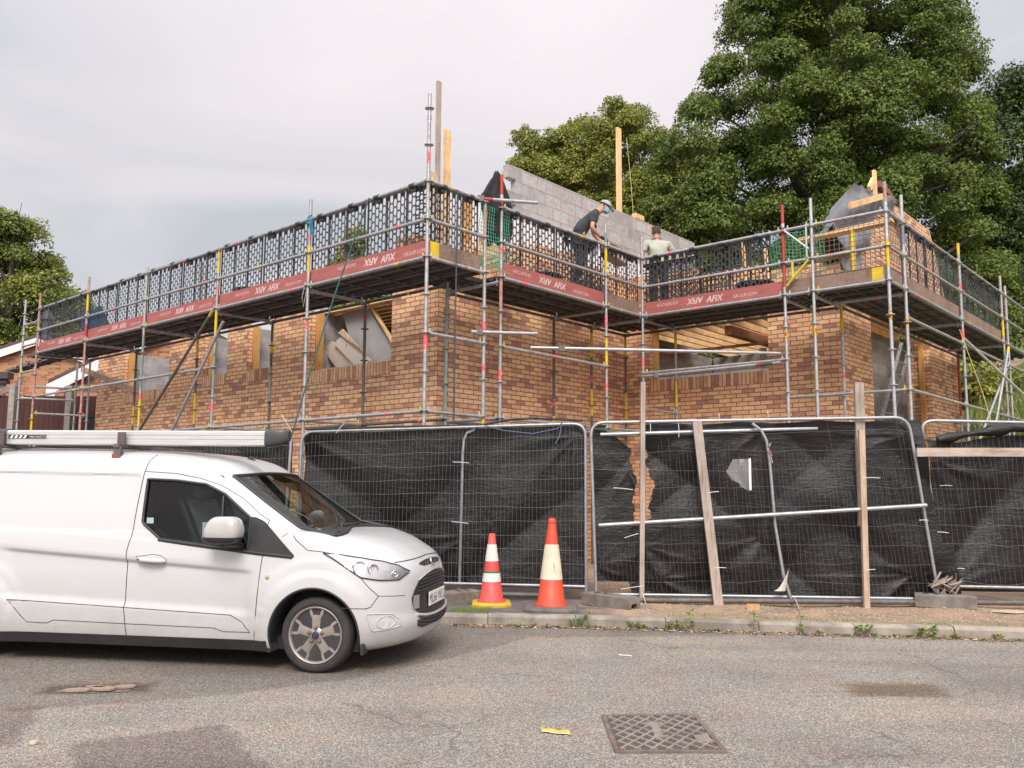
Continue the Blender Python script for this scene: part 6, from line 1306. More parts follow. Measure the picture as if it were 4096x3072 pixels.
def shrub(label, c, r, n, size, mats, seed, name='shrub'):
    rng = np.random.default_rng(seed); t = thing(name, label, 'shrub', (c[0], c[1], gz(c[0], c[1]))); cl = []
    for i in range(n): a = rng.uniform(0, 6.28); q = rng.uniform(.1, .85); cl.append((c[0]+r[0]*q*math.cos(a), c[1]+r[1]*q*math.sin(a), c[2]+r[2]*rng.uniform(-.6, .6), r[0]*.42, r[1]*.42, r[2]*.4))
    mb = MB()
    for k in cl[:6]: mb.tube([(c[0], c[1], gz(c[0], c[1])), (lerp(c[0], k[0], .5), lerp(c[1], k[1], .5), lerp(gz(c[0], c[1]), k[2], .6)), k[:3]], [.03, .02, .008], 5)
    mb.build('stem', M['bark'], t); leaves('foliage', cl, 420, size, mats, t, rng); return t
shrub('bright yellow-green bush on the bank beyond the right-hand pier', (12.6, 24.5, 4.1), (1.6, 1.2, 1.1), 12, .13, [M['leaf_yel'], M['leaf_yel'], M['leaf_oli']], 1)
shrub('green bush on the bank behind the X-shaped brace tubes', (15.3, 24.5, 4.0), (1.7, 1.3, 1.2), 12, .13, [M['leaf_oli'], M['leaf_yel'], M['leaf_mid']], 2)
shrub('dark bush under the scaffold deck at the right edge', (13.8, 27.5, 6.1), (3.2, 1.2, 1.5), 18, .16, [M['leaf_dark'], M['leaf_vdark'], M['leaf_mid']], 3)
# rough grass on the bank
rng = np.random.default_rng(12); mb = MB()
for i in range(9000):
    y = rng.uniform(15.5, 27); x = rng.uniform(.42*y+.2, .42*y+7.5); z = gz(x, y); h = rng.uniform(.10, .38); a = rng.uniform(0, 6.28); s = .012+.01*rng.uniform(); dx, dy = math.cos(a), math.sin(a); tx, ty = rng.normal(0, .1, 2)
    mb.add([(x-dx*s, y-dy*s, z-.02), (x+dx*s, y+dy*s, z-.02), (x+tx, y+ty, z+h)], [(0, 1, 2)], int(rng.integers(0, 3)))
tag(mb.build('bank_grass', [leafmat('bank_grass_a', (.10, .15, .03), (.19, .23, .05)), leafmat('bank_grass_b', (.14, .18, .04), (.26, .27, .07)), leafmat('bank_grass_c', (.07, .11, .025), (.14, .17, .04))]), 'rough yellow-green grass covering the bank on the right', 'grass', kind='stuff')
mb = MB(); mb.grid(lambda a, b: Vector((lerp(5.6, 30, a), lerp(14.3, 32, b), gz(lerp(5.6, 30, a), lerp(14.3, 32, b))+.012)), 30, 24); struct(mb.build('grass_bank', plain('bank_turf', (.10, .14, .035), .9, 0, (.17, .19, .06), 2.5, .5, 20)))
# ---- houses beyond the left end
M['nbrick'] = brickmat('orange_brick', cols=[(0, (.42, .20, .10)), (.5, (.52, .27, .13)), (.8, (.36, .15, .08)), (1, (.24, .11, .07))], mcol=(.30, .22, .17))
M['tile'] = plain('dark_roof_tile', (.085, .055, .055), .85, 0, (.13, .08, .075), 6, .6, 12); M['slate_tile'] = plain('grey_roof_tile', (.15, .16, .185), .8, 0, (.09, .09, .10), 9, .3); M['white_barge'] = plain('white_bargeboard', (.78, .75, .73), .5, 0, (.68, .65, .62), 3)
def gable_house(name, label, y, x0, xa, x1, ze, za, z0, depth, barge=.30):
    t = thing(name, label, 'house', ((x0+x1)/2, y, z0)); wl_ = MB()
    P = [(x0, z0), (x1, z0), (x1, ze), (xa, za), (x0, ze)]
    vs = [(x, y, z) for x, z in P]+[(x, y+depth, z) for x, z in P]; n = 5
    fs = [tuple(range(n)), tuple(range(2*n-1, n-1, -1))]+[(i, (i+1) % n, n+(i+1) % n, n+i) for i in range(n)]; uvs = [[(P[i][0], P[i][1]) for i in range(n)], [(P[i][0], P[i][1]) for i in range(n-1, -1, -1)]]+[[(0, 0), (0, 1), (depth, 1), (depth, 0)] for i in range(n)]
    wl_.add(vs, fs, 0, False, uvs); wl_.build('wall', M['nbrick'], t)
    rf = MB()
    for (xe, s) in ((x0, -1), (x1, 1)):
        sl = (za-ze)/abs(xa-xe); o = .35
        a = Vector((xe+s*o, y-.22, ze-sl*o+.06)); b = Vector((xa, y-.22, za+.06)); D_ = Vector((0, depth+.4, 0)); up = Vector((0, 0, .10)); rf.add([a, b, b+D_, a+D_, a+up, b+up, b+D_+up, a+D_+up], [(0, 1, 2, 3), (7, 6, 5, 4), (0, 4, 5, 1), (3, 2, 6, 7), (0, 3, 7, 4), (1, 5, 6, 2)])
        rf_n = 9
        for k in range(rf_n): q = lerp(a, b, (k+.5)/rf_n)+up; rf.bar(q, q+D_, .03, .03)
    rf.build('roof', M['tile'], t); bb = MB()
    for (xe, s) in ((x0, -1), (x1, 1)):
        sl = (za-ze)/abs(xa-xe); o = .40; bb.prism([(xe+s*o, ze-sl*o+.05), (xa, za+.06), (xa, za+.06-barge), (xe+s*.12, ze-sl*.12-barge*.95), (xe+s*.18, ze-sl*.4-barge*1.5), (xe+s*o, ze-sl*o-barge*.9)], (0, y-.17, 0), (1, 0, 0), (0, 0, 1), (0, -.04, 0))
    bb.build('bargeboard', M['white_barge'], t); return t
h2 = gable_house('house', 'brick bungalow with white bargeboards behind the far left end of the scaffold', 24.2, -12.55, -9.3, -6.2, 4.33, 6.0, 0, 9)
mb = MB()
sl2 = [lerp(Vector((-14.3, 24.6, 4.55)), Vector((-10.9, 24.6, 5.55)), t/11) for t in range(12)]
for k in range(11): a, b = sl2[k], sl2[k+1]; mb.bar(a+Z*.02+Z*(.05), b+Z*.06, .5, .06); mb.box(b+Z*.06, (.06, .5, .09))
mb.build('verge_tile', M['slate_tile'], h2); h1 = gable_house('house', 'brick house with a dark tiled roof and white bargeboard at the far left edge', 29, -20.5, -16.0, -11.5, 4.7, 6.25, 0, 8, .26)
mb = MB(); mb.box((-17.35, 31, 6.5), (.5, .5, .8), 0); mb.lathe([(.14, .4), (.16, .42), (.13, .75)], (-17.35, 31, 6.5), n=12); mb.build('chimney', plain('red_pot', (.24, .10, .07), .9), h1)
ct = thing('roof_turret', 'dark pointed ventilator turret standing on the roof at the far left', 'roof turret', (-16.05, 29.5, 6.2)); mb = MB(); mb.lathe([(.42, -.1), (.40, .05), (.22, .25), (.17, .35), (.17, .85), (.26, .9), (.24, .97), (.12, 1.2), (.05, 1.28), (.04, 1.38), (.001, 1.42)], (-16.05, 29.5, 6.15), n=8, smooth=False); mb.build('turret_shell', plain('turret_lead', (.055, .07, .07), .6), ct)
gf = thing('board_fence', 'dark red-brown board fence with concrete posts behind the left scaffold', 'board fence', (-11.5, 21.5, 1)); mb = MB()
for i in range(34): x = -13.6+i*.125; mb.box((x+.06, 21.5+.3*0, 2.35), (.118, .022, 2.5+.0*i), 0)
mb.build('board', plain('red_fence_board', (.085, .028, .022), .8, 0, (.05, .02, .018), 6, .2, stretch=(8, 8, 1)), gf)
for x in (-12.35, -10.95): mb = MB(); mb.box((x, 21.4, 2.4), (.14, .14, 2.9)); mb.build('post', M['concrete'], gf)
mb = MB(); mb.bar((-13.7, 21.42, 2.05), (-9.4, 21.42, 2.05), .05, .09); mb.bar((-10.9, 21.45, 3.78), (-9.3, 21.45, 3.74), .04, .16); mb.bar((-13.7, 21.45, 3.3), (-12.3, 21.45, 3.85), .04, .16); mb.build('rail', M['grey_wood_h'], gf)
sh = thing('shed', 'grey corrugated shed at the left edge beside the board fence', 'shed', (-14.6, 23.0, 1)); mb = MB()
for k in range(16): mb.box((-14.8, 23.0, 1.5+.17*k), (2.6, .05+.03*(k % 2), .168))
mb.build('wall', plain('grey_sheet_wall', (.20, .19, .185), .7, 0, (.14, .13, .13), 5), sh); mb = MB(); mb.box((-14.8, 22.95, 4.28), (2.9, .3, .18)); mb.box((-14.8, 22.98, 4.12), (2.75, .2, .1)); mb.build('fascia', plain('dark_fascia', (.06, .05, .05), .6), sh)
wb = thing('wheelie_bin', 'dark green bin behind the far left end of the brick wall', 'bin', tuple(G(13.6, 1.9, .2))); mb = MB(); c = G(13.55, 1.85, 1.55); mb.box(c, (.55, .5, 3.0), 0, (U, W, Z)); mb.build('bin_body', plain('dark_bin', (.015, .017, .015), .6), wb); mb = MB(); mb.box(c+Z*1.52, (.6, .56, .06), 0, (U, W, Z)); mb.build('lid', M['black'], wb)
# mesh frame and tarpaulin on the scaffold's far left return
mb = MB(); mb.tube([(-12.0, 19.6, 2.3), (-12.0, 19.6, 3.75)], .02, 8)
for z in (2.35, 2.85, 3.35, 3.6): mb.tube([(-14, 19.4, z+.03), (-12.0, 19.6, z)], .018, 8)
tag(mb.build('hurdle', M['galv']), 'low galvanised hurdle of horizontal rails at the far left edge', 'hurdle')
# ---------------------------------------------------------------- the two bricklayers and what lies on the scaffold
def skin_body(name, nodes, edges, mat, parent, sub=2, root=0, flip=None):
    """one continuous surface grown over a skeleton; nodes: list of (point, radius or (rx, ry))"""
    o = wloc(parent) if parent else Vector((0,0,0)); me = bpy.data.meshes.new(name); me.from_pydata([tuple(Vector(n[0])-o) for n in nodes], edges, []); ob = bpy.data.objects.new(name, me); C.objects.link(ob)
    md = ob.modifiers.new('skin', 'SKIN'); md.use_smooth_shade = True; md.branch_smoothing = .6
    if not me.skin_vertices: me.skin_vertices.new()
    for i, n in enumerate(nodes): r = n[1]; me.skin_vertices[0].data[i].radius = (r, r) if not hasattr(r, '__len__') else r
    me.skin_vertices[0].data[root].use_root = True
    s = ob.modifiers.new('sub', 'SUBSURF'); s.levels = sub; s.render_levels = sub; bake(ob); ob.data.materials.clear(); ob.data.materials.append(mat)
    for p in ob.data.polygons: p.use_smooth = True
    if parent: ob.parent = parent
    return ob
M['skin'] = plain('skin', (.50, .27, .19), .55, 0, (.44, .22, .15), 9)
def man(label, base, fwd, J, looks):
    """J: joints in the man's own frame (x forward, y to his left, z up from the soles)"""
    f = Vector(fwd).normalized(); l = Z.cross(f); b = Vector(base); P = lambda p: b+f*p[0]+l*p[1]+Z*p[2]
    t = thing('person', label, 'person', base); nd = []; ed = []
    def add(p, r, prev=None): nd.append((P(p), r)); k = len(nd)-1; (ed.append((prev, k)) if prev is not None else None); return k
    pel = add(J['pelvis'], (.13, .10)); sp = add(J['waist'], (.125, .095), pel); ch = add(J['chest'], (.118, .085), sp); up = add(J['neckbase'], (.085, .075), ch); nk = add(J['neck'], .052, up)
    hb = add(J['skull0'], (.066, .078), nk); hm = add(J['skull1'], (.074, .092), hb); ht = add(J['skull2'], (.058, .075), hm)
    for s in ('L', 'R'):
        sh = add(J['shoulder'+s], .052, ch); el = add(J['elbow'+s], .042, sh); fa = add([lerp(a, c, .35) for a, c in zip(J['elbow'+s], J['wrist'+s])], .040, el); wr = add(J['wrist'+s], .027, fa)
        palm = [lerp(a, c, 1) for a, c in zip(J['wrist'+s], J['hand'+s])]; pm = add([lerp(a, c, .55) for a, c in zip(J['wrist'+s], palm)], (.036, .020), wr)
        w0 = Vector(J['wrist'+s]); hd = Vector(palm); d = (hd-w0).normalized(); side = d.cross(Vector((0, 0, 1))).normalized(); dn = side.cross(d)
        for k, ln in enumerate((.062, .072, .068, .052)):
            q = hd+side*(.024-.016*k); f1 = add(q, .0095, pm); f2 = add(q+d*ln*.5-dn*0+Vector((0, 0, -.012)), .0088, f1); add(q+d*ln*.75+Vector((0, 0, -.04)), .0075, f2)
        th0 = lerp(w0, hd, .45)+side*.034; t1 = add(th0, .012, pm); t2 = add(th0+d*.035+side*.018, .010, t1); add(th0+d*.06+side*.012+Vector((0, 0, -.012)), .008, t2)
        hp = add(J['hip'+s], .095, pel); kn = add(J['knee'+s], .058, hp); cf = add([lerp(a, c, .4) for a, c in zip(J['knee'+s], J['ankle'+s])], .056, kn); an = add(J['ankle'+s], .038, cf); a_ = J['ankle'+s]; add((a_[0]+.12, a_[1], a_[2]-.045), .035, an)
    skin_body('body', nd, ed, M['skin'], t)
    # shirt
    nd2 = []; e2 = []
    def a2(p, r, prev=None): nd2.append((P(p), r)); k = len(nd2)-1; (e2.append((prev, k)) if prev is not None else None); return k
    h_ = a2([lerp(a, c, -.35) for a, c in zip(J['pelvis'], J['waist'])], (.200, .165)); k = a2(J['waist'], (.182, .142), h_); c_ = a2(J['chest'], (.205, .148), k); n_ = a2([lerp(a, c, .75) for a, c in zip(J['chest'], J['neckbase'])], (.118, .100), c_); a2([lerp(a, c, .35) for a, c in zip(J['neckbase'], J['neck'])], .070, n_)
    for s in ('L', 'R'): q = a2(J['shoulder'+s], .095, c_); a2([lerp(a, c, .45) for a, c in zip(J['shoulder'+s], J['elbow'+s])], .074, q); a2([lerp(a, c, .72) for a, c in zip(J['shoulder'+s], J['elbow'+s])], .068, q+1)
    sh_ = skin_body('shirt', nd2, e2, looks['shirt'], t)
    for v in sh_.data.vertices: v.co += v.normal*(.010*math.sin(v.co.z*31+v.co.x*23)*math.sin(v.co.y*17)+.007*math.sin(v.co.y*43+v.co.z*19))
    nd3 = []; e3 = []
    def a3(p, r, prev=None): nd3.append((P(p), r)); k = len(nd3)-1; (e3.append((prev, k)) if prev is not None else None); return k
    p_ = a3(J['pelvis'], (.172, .140)); a3([lerp(a, c, 1.05) for a, c in zip(J['pelvis'], J['waist'])], (.160, .122), p_)
    for s in ('L', 'R'): q = a3(J['hip'+s], .112, p_); kk = a3(J['knee'+s], .08, q); a3((J['ankle'+s][0], J['ankle'+s][1], J['ankle'+s][2]+.04), .065, kk)
    skin_body('trousers', nd3, e3, looks['trousers'], t)
    for s in ('L', 'R'):
        a_ = J['ankle'+s]; skin_body('boot', [(P((a_[0]-.04, a_[1], a_[2]-.02)), .052), (P((a_[0]+.07, a_[1], a_[2]-.035)), .048), (P((a_[0]+.18, a_[1], a_[2]-.04)), .036), (P((a_[0], a_[1], a_[2]+.06)), .05)], [(0, 1), (1, 2), (0, 3)], M['black'], t)
    # head frame
    c = P(J['skull1']); axis = (P(J['skull2'])-P(J['skull0'])).normalized(); face = Vector(J['look']); face = (f*face.x+l*face.y+Z*face.z).normalized(); axis = (axis-face*axis.dot(face)).normalized(); sd = axis.cross(face)
    mb = MB()
    mb.lathe([(.001, .030), (.008, .026), (.013, .010), (.016, 0)], c+face*.072-axis*.012, face, 10)     # nose
    mb.grid(lambda a, b: c+face*(.094-.03*abs(2*a-1)**2)+sd*(.03*(2*a-1))-axis*(.056+.012*b), 6, 2)      # mouth
    mb.build('nose_and_mouth', M['skin'], t)
    for s in (1, -1):
        mb = MB(); mb.lathe([(.001, .013), (.008, .010), (.013, 0)], c+face*.078+sd*(.031*s)+axis*.018, face, 10); mb.lathe([(.001, .0145), (.005, .012)], c+face*.079+sd*(.031*s)+axis*.018, face, 8, 1); mb.build('eye', [plain('eye_white', (.7, .66, .62), .4), M['black']], t)
        mb = MB(); mb.grid(lambda a, b: c-face*(.006-.018*math.cos(a*5.5))+sd*s*(.076+.016*b)+axis*(.004+.030*math.sin(a*5.5)), 10, 3); mb.build('ear', M['skin'], t)
    return t, c, axis, face, sd, P
cloth = lambda n, a, b: plain(n, a, .9, 0, b, 6, .25, 60)
f1 = Vector((.90, .10, 0)); B1 = G(.66, 4.12, 4.80)
J1 = dict(pelvis=(0, 0, .92), waist=(.07, 0, 1.06), chest=(.20, 0, 1.22), neckbase=(.33, 0, 1.33), neck=(.385, 0, 1.37), skull0=(.43, 0, 1.395), skull1=(.475, 0, 1.435), skull2=(.49, 0, 1.50), look=(.86, -.22, -.5),
  shoulderL=(.27, .17, 1.27), elbowL=(.32, .24, 1.02), wristL=(.44, .16, .84), handL=(.51, .12, .79), shoulderR=(.27, -.17, 1.27), elbowR=(.19, -.25, .98), wristR=(.36, -.20, .84), handR=(.44, -.17, .80),
  hipL=(0, .09, .88), kneeL=(.06, .12, .48), ankleL=(-.02, .13, .09), hipR=(0, -.09, .88), kneeR=(.05, -.13, .48), ankleR=(-.04, -.14, .09))
t, c, ax, fc, sd, P = man('man bending over the brickwork in a dark T-shirt, grey cap, blue face mask and gloves', tuple(B1), f1, J1, dict(shirt=cloth('charcoal_shirt', (.030, .033, .038), (.05, .053, .06)), trousers=cloth('navy_trousers', (.03, .033, .045), (.02, .02, .028))))
mb = MB(); M['cap'] = cloth('grey_cap_cloth', (.42, .42, .44), (.33, .33, .35))
mb.grid(lambda a, b: c+ax*(.035+.088*math.sin(b*1.57))+(fc*math.cos(a*6.283)*.108+sd*math.sin(a*6.283)*.090)*math.cos(b*1.5)-fc*.008, 24, 8)
mb.grid(lambda a, b: c+ax*(.045-.030*b-.02*(2*a-1)**2*b)+fc*(.088+.085*b*(1-.35*(2*a-1)**2))+sd*(.080*(2*a-1)), 12, 6); mb.build('cap', M['cap'], t)
mb = MB(); mb.grid(lambda a, b: c+fc*(.112-.085*abs(2*a-1)**2.2-.012*abs(2*b-1))+sd*(.078*(2*a-1))-ax*(.005+.080*b), 12, 8)
for s in (1, -1): mb.tube([c+fc*.035+sd*s*.078-ax*.02, c-fc*.01+sd*s*.086+ax*.015], .0025, 5)
mb.build('face_mask', cloth('blue_mask', (.28, .55, .60), (.22, .46, .52)), t)
mb = MB(); mb.grid(lambda a, b: c+ax*(.035-.055*b)-fc*(.070-.01*b)*math.cos((a-.5)*2.6)+sd*(.082*math.sin((a-.5)*2.6)), 14, 4); mb.build('hair', plain('dark_hair', (.05, .035, .028), .8), t)
for s in ('L', 'R'):
    w0, h0 = P(J1['wrist'+s]), P(J1['hand'+s]); d = (h0-w0).normalized(); sdx = d.cross(Z).normalized(); nn = [(w0-d*.03, .036), (lerp(w0, h0, .55), (.044, .030))]; ee = [(0, 1)]
    for k, ln in enumerate((.062, .072, .068, .052)): q = h0+sdx*(.024-.016*k); i = len(nn); nn += [(q, .0125), (q+d*ln*.5-Z*.012, .0115), (q+d*ln*.78-Z*.042, .010)]; ee += [(1, i), (i, i+1), (i+1, i+2)]
    q = lerp(w0, h0, .45)+sdx*.036; i = len(nn); nn += [(q, .014), (q+d*.036+sdx*.018, .0125), (q+d*.062+sdx*.012-Z*.012, .0105)]; ee += [(1, i), (i, i+1), (i+1, i+2)]
    skin_body('glove', nn, ee, cloth('black_glove', (.025, .024, .024), (.05, .045, .045)), t)
tw = thing('trowel', 'steel brick trowel in the gloved hand of the capped man', 'trowel', tuple(P(J1['handR']))); h0 = P(J1['handR']); d = (f1*.9-Z*.35).normalized(); mb = MB(); mb.tube([h0-d*.06-Z*.012, h0+d*.06-Z*.012], .013, 8); mb.build('handle', M['tan_wood'], tw); mb = MB(); s_ = d.cross(Z).normalized(); q = h0+d*.08-Z*.02; mb.prism([(0, -.02), (.06, -.055), (.22, 0), (.06, .055), (0, .02)], q, d, s_, Z*.003); mb.build('blade', M['galv_light'], tw)
f2 = Vector((-.12, 1, 0)); B2 = G(.10, 5.80, 4.48)
J2 = dict(pelvis=(0, 0, .93), waist=(.015, 0, 1.10), chest=(.05, 0, 1.30), neckbase=(.085, 0, 1.44), neck=(.10, 0, 1.49), skull0=(.118, .0, 1.545), skull1=(.125, 0, 1.615), skull2=(.115, 0, 1.685), look=(.98, -.1, -.2),
  shoulderL=(.06, .205, 1.385), elbowL=(.04, .30, 1.11), wristL=(.20, .27, .93), handL=(.27, .25, .90), shoulderR=(.06, -.205, 1.385), elbowR=(.05, -.315, 1.12), wristR=(.25, -.26, .98), handR=(.32, -.23, .96),
  hipL=(0, .09, .89), kneeL=(.02, .11, .48), ankleL=(-.02, .12, .09), hipR=(0, -.09, .89), kneeR=(.02, -.11, .48), ankleR=(-.02, -.12, .09))
t, c, ax, fc, sd, P = man('man in a pale grey-green T-shirt seen from behind, balding, working at the wall', tuple(B2), f2, J2, dict(shirt=cloth('sage_shirt', (.36, .375, .30), (.43, .44, .36)), trousers=cloth('black_trousers', (.022, .022, .024), (.03, .03, .032))))
mb = MB(); mb.grid(lambda a, b: c+ax*(.072-.150*b+.01*math.cos((a-.5)*5))-fc*(.098-.030*b*b-.02*(1-b)**3)*math.cos((a-.5)*3.8)+sd*((.084-.012*b*b)*math.sin((a-.5)*3.8)), 24, 10); mb.build('hair', plain('dark_brown_hair', (.045, .030, .024), .85, 0, (.07, .05, .04), 60), t)
mb = MB(); mb.grid(lambda a, b: c+ax*(.064+.026*math.sin(b*1.57))+(fc*math.cos(a*6.283)*.074+sd*math.sin(a*6.283)*.066)*math.cos(b*1.57), 22, 6); mb.build('crown_skin', plain('sunburnt_skin', (.48, .21, .15), .45), t)
# hop-up platforms under them
for nm, (u0, u1, w0, w1, z), lb in (('hop_up', (.38, 1.0, 3.6, 4.7, 4.775), 'low work platform under the man with the grey cap'), ('hop_up', (-.2, .45, 5.5, 6.1, 4.455), 'low work platform under the man in the pale shirt')):
    t = thing(nm, lb, 'work platform', tuple(G((u0+u1)/2, (w0+w1)/2, 4.42))); mb = MB(); wbox(mb, u0, u1, w0, w1, z-.03, z+.02); mb.build('top', M['tan_wood'], t); mb = MB()
    for u in (u0+.05, u1-.05):
        for w in (w0+.05, w1-.05): wbox(mb, u-.02, u+.02, w-.02, w+.02, 4.405, z-.03)
    mb.build('leg', M['galv'], t)
# loose stock on the decks
def brick_stack(u, w, nx, ny, nz, label, z=4.405, seed=0):
    r_ = random.Random(seed); mb = MB()
    for k in range(nz):
        for i in range(nx):
            for j in range(ny):
                if k == nz-1 and r_.random() < .4: continue
                a, b = u+i*.222+r_.uniform(-.006, .006), w+j*.108+r_.uniform(-.005, .005); wbox(mb, a, a+.214, b, b+.102, z+k*.067, z+k*.067+.064)
    tag(mb.build('brick_stack', M['brick']), label, 'brick stack', 'stacks of loose bricks on the scaffold deck')
brick_stack(.75, .50, 2, 3, 8, 'stack of bricks on the deck nearest the corner, behind the first guard', seed=1); brick_stack(3.4, .60, 3, 3, 5, 'low stack of bricks in the second bay of the long front', seed=2); brick_stack(6.0, .6, 3, 3, 4, 'low stack of bricks in the third bay of the long front', seed=3); brick_stack(8.7, .6, 3, 3, 6, 'stack of bricks in the fourth bay of the long front', seed=4)
brick_stack(.62, 2.2, 2, 4, 9, 'stack of bricks behind the guard right of the green netting', seed=5); brick_stack(-.9, 5.75, 3, 3, 7, 'stack of bricks on the deck right of the man in the pale shirt', seed=6)
def tub(u, w, label, z=4.41):
    t = thing('mortar_tub', label, 'mortar tub', tuple(G(u, w, z))); mb = MB(); mb.lathe([(.22, 0), (.30, .32), (.325, .33), (.32, .345), (.285, .335), (.21, .03), (.001, .03)], G(u, w, z), n=20); mb.build('tub_shell', M['blackplastic'], t); mb = MB(); mb.lathe([(.27, .24), (.15, .28), (.001, .30)], G(u, w, z), n=16); mb.build('mortar', M['concrete'], t)
tub(.5, 2.95, 'black mortar tub behind the guard left of the yellow-banded upright'); tub(5.0, .55, 'black mortar tub near the third upright of the long front'); tub(-1.85, 5.6, 'black mortar tub behind the guards near the red upright')
mb = MB(); mb.bar(G(.55, 4.45, 5.56), G(.75, 5.6, 5.50), .23, .04); tag(mb.build('plank', M['tan_wood']), 'brown plank lying level with the handrail between the two men', 'plank')
mb = MB()
for k in range(3): mb.box(G(.58, 4.62+.1*k, 5.60+.002*k), (.09, .20, .06), 0, (W, U, Z))
tag(mb.build('loose_bricks', plain('red_brick', (.24, .09, .06), .9, 0, (.34, .16, .10), 15, .3)), 'small pile of red bricks on the plank between the two men', 'bricks')
mb = MB(); mb.grid(lambda a, b: G(.03+.08*math.sin(a*3.14), 3.72+.16*a, 5.18+.24*b+.03*math.sin(a*7+b*3)), 8, 8); tag(mb.build('plastic_bag', plain('white_polythene', (.78, .78, .79), .4)), 'white plastic bag hanging on the handrail below the capped man', 'bag')
def post(u, w, z0, z1, wd, m, label, tilt=(0, 0)):
    mb = MB(); a = G(u, w, z0); b = G(u+tilt[0], w+tilt[1], z1); mb.bar(a, b, wd, .05, 0, tuple(U)); tag(mb.build('timber_post', m), label, 'timber post')
post(1.50, 1.60, 4.4, 7.82, .075, M['grey_wood'], 'tall grey timber post rising beside the near corner upright', (.02, 0)); post(1.47, 1.76, 4.4, 7.05, .12, M['pine'], 'shorter pale timber post beside the tall grey one at the near corner')
post(1.0, 1.25, 4.6, 6.2, .16, M['tan_wood'], 'brown board leaning on the near corner post', (.35, .1)); post(1.66, 6.85, 7.0, 8.80, .135, M['pine'], 'tall pale timber post standing on top of the grey block wall')
mb = MB(); mb.box(G(1.66, 7.55, 7.07), (.1, .32, .10), 0, (U, W, Z)); tag(mb.build('timber_block', M['pine_h']), 'short block of pale timber on the wall beside the tall post', 'timber block')
rope([G(1.55, 6.98, 8.6), G(1.4, 6.9, 7.6), G(1.2, 6.7, 6.5)], .006, plain('yellow_line', (.45, .42, .12), .8), 'thin yellow line running down from the tall pale post')
# tarpaulin over the unfinished gable with its battens
TT = [(6.30, 5.72), (6.6, 6.05), (7.0, 6.34), (7.35, 6.68), (7.6, 6.76), (8.0, 6.82), (8.5, 6.93), (8.95, 7.0), (9.3, 6.92), (9.62, 6.72)]; TB = [(6.34, 5.30), (6.70, 4.90), (7.0, 4.62), (7.3, 5.15), (7.62, 5.66), (8.02, 6.12), (8.39, 6.48), (8.9, 6.55), (9.3, 6.50), (9.66, 6.25)]
def pl_(P_, t): q = t*(len(P_)-1); i = min(int(q), len(P_)-2); return (lerp(P_[i][0], P_[i+1][0], q-i), lerp(P_[i][1], P_[i+1][1], q-i))
def tf(a, b):
    p, q = pl_(TB, a), pl_(TT, a); w, z = lerp(p[0], q[0], b), lerp(p[1], q[1], b); wr = .05*abs(math.sin(w*7+z*5))+.045*math.sin(w*4-z*11)+.03*abs(math.sin(z*17+w*6))-.03; return G(-3.0+wr*1.0+(.10*b**3), w+.02*math.sin(z*17), z+.025*math.sin(w*13)+.015*math.sin(w*31))
tp = MB(); tp.grid(tf, 54, 30); tp.grid(lambda a, b: tf(a, 1)+U*(.30*b)-Z*(.28*b)+Z*(.04*math.sin(a*30)*b), 54, 8)
tag(tp.build('tarpaulin', plain('grey_tarpaulin', (.20, .205, .225), .5, 0, (.15, .155, .17), 3, .2, 30)), 'grey tarpaulin draped over the unfinished brick gable at the right', 'tarpaulin')
mb = MB(); mb.bar(G(-3.12, 6.45, 6.02), G(-3.08, 8.36, 6.70), .04, .10); tag(mb.build('batten', M['pine_h']), 'pale batten laid slanting across the grey tarpaulin', 'batten')
post(-2.95, 8.25, 6.6, 7.17, .10, M['pine'], 'short upright pale post on top of the gable'); post(-2.95, 7.95, 6.75, 6.98, .10, M['pine'], 'small pale offcut leaning on the short upright post', (0, .22))
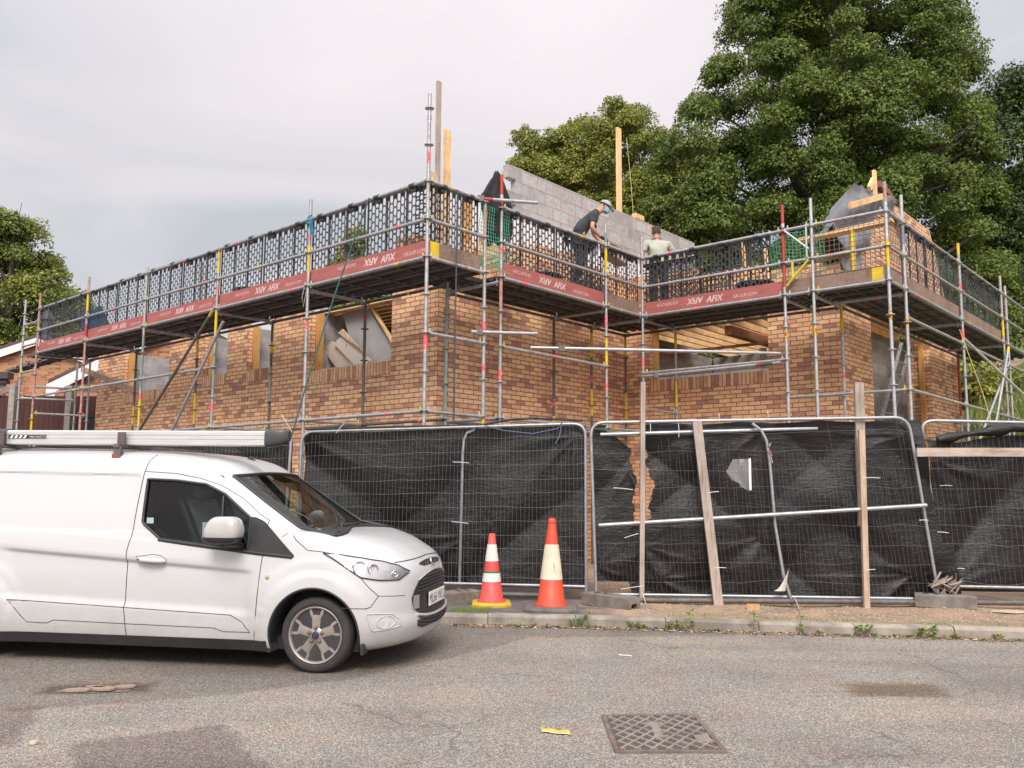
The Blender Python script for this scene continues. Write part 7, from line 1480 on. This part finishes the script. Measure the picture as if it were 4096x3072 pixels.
mb = MB(); mb.bar(G(-2.9, 8.4, 6.96), G(-2.9, 8.95, 6.93), .2, .11); mb.bar(G(-2.9, 8.9, 6.94), G(-2.9, 9.3, 6.84), .18, .10); tag(mb.build('loose_bricks', M['brick']), 'loose bricks weighing down the tarpaulin on the gable top', 'bricks')
# items behind the netting right of the red upright
mb = MB(); mb.bar(G(-2.5, 5.9, 5.42), G(-3.9, 6.1, 5.52), .22, .05); mb.bar(G(-2.6, 6.05, 5.10), G(-3.3, 6.1, 5.14), .2, .05); tag(mb.build('scaffold_board', M['pine_h']), 'pale scaffold boards stacked on a trestle behind the netting', 'scaffold board')
mb = MB(); mb.bar(G(-3.32, 5.95, 4.42), G(-3.32, 5.95, 5.45), .06, .06); tag(mb.build('trestle_leg', M['yellow']), 'yellow trestle leg behind the wire mesh at the right corner', 'trestle')
mb = MB(); mb.bar(G(-1.55, 5.9, 4.42), G(-1.50, 5.9, 5.62), .05, .05); mb.bar(G(-1.95, 5.9, 4.42), G(-1.90, 5.9, 5.4), .05, .05); tag(mb.build('timber_stud', M['pine']), 'pair of pale timber studs standing behind the guards left of the red upright', 'timber')
mb = MB(); mb.grid(lambda a, b: G(11.35+1.3*a, .95-.2*b, 4.95+.42*b+.03*math.sin(a*12)), 14, 5); tag(mb.build('blue_sheet', plain('blue_sheet', (.02, .12, .26), .6, 0, (.03, .17, .33), 6)), 'blue sheet hanging behind the guards at the far left end', 'sheet')
mb = MB()
for i in range(3): mb.bar(G(2.9+.9*i, .95, 4.60), G(3.5+.9*i, .95, 4.60), .06, .10)
tag(mb.build('spirit_level', M['yellow']), 'yellow level lying along the deck behind the guards in the second bay', 'level')
# ladder in the right-hand doorway
ld = thing('ladder', 'grey aluminium ladder leaning inside the right-hand doorway', 'ladder', tuple(G(-2.2, 8.6, .3))); L0, L1 = G(-2.66, 8.55, 1.9), G(-2.56, 10.88, 4.34); s_ = W*.30
for s in (1, -1): mb = MB(); mb.bar(L0+s_*s, L1+s_*s*.85, .04, .06, 0, tuple(U)); mb.build('stile', M['galv'], ld)
for i in range(9): k = (i+.5)/9; mb = MB(); mb.tube([lerp(L0, L1, k)-s_, lerp(L0, L1, k)+s_], .015, 8); mb.build('rung', M['galv'], ld)
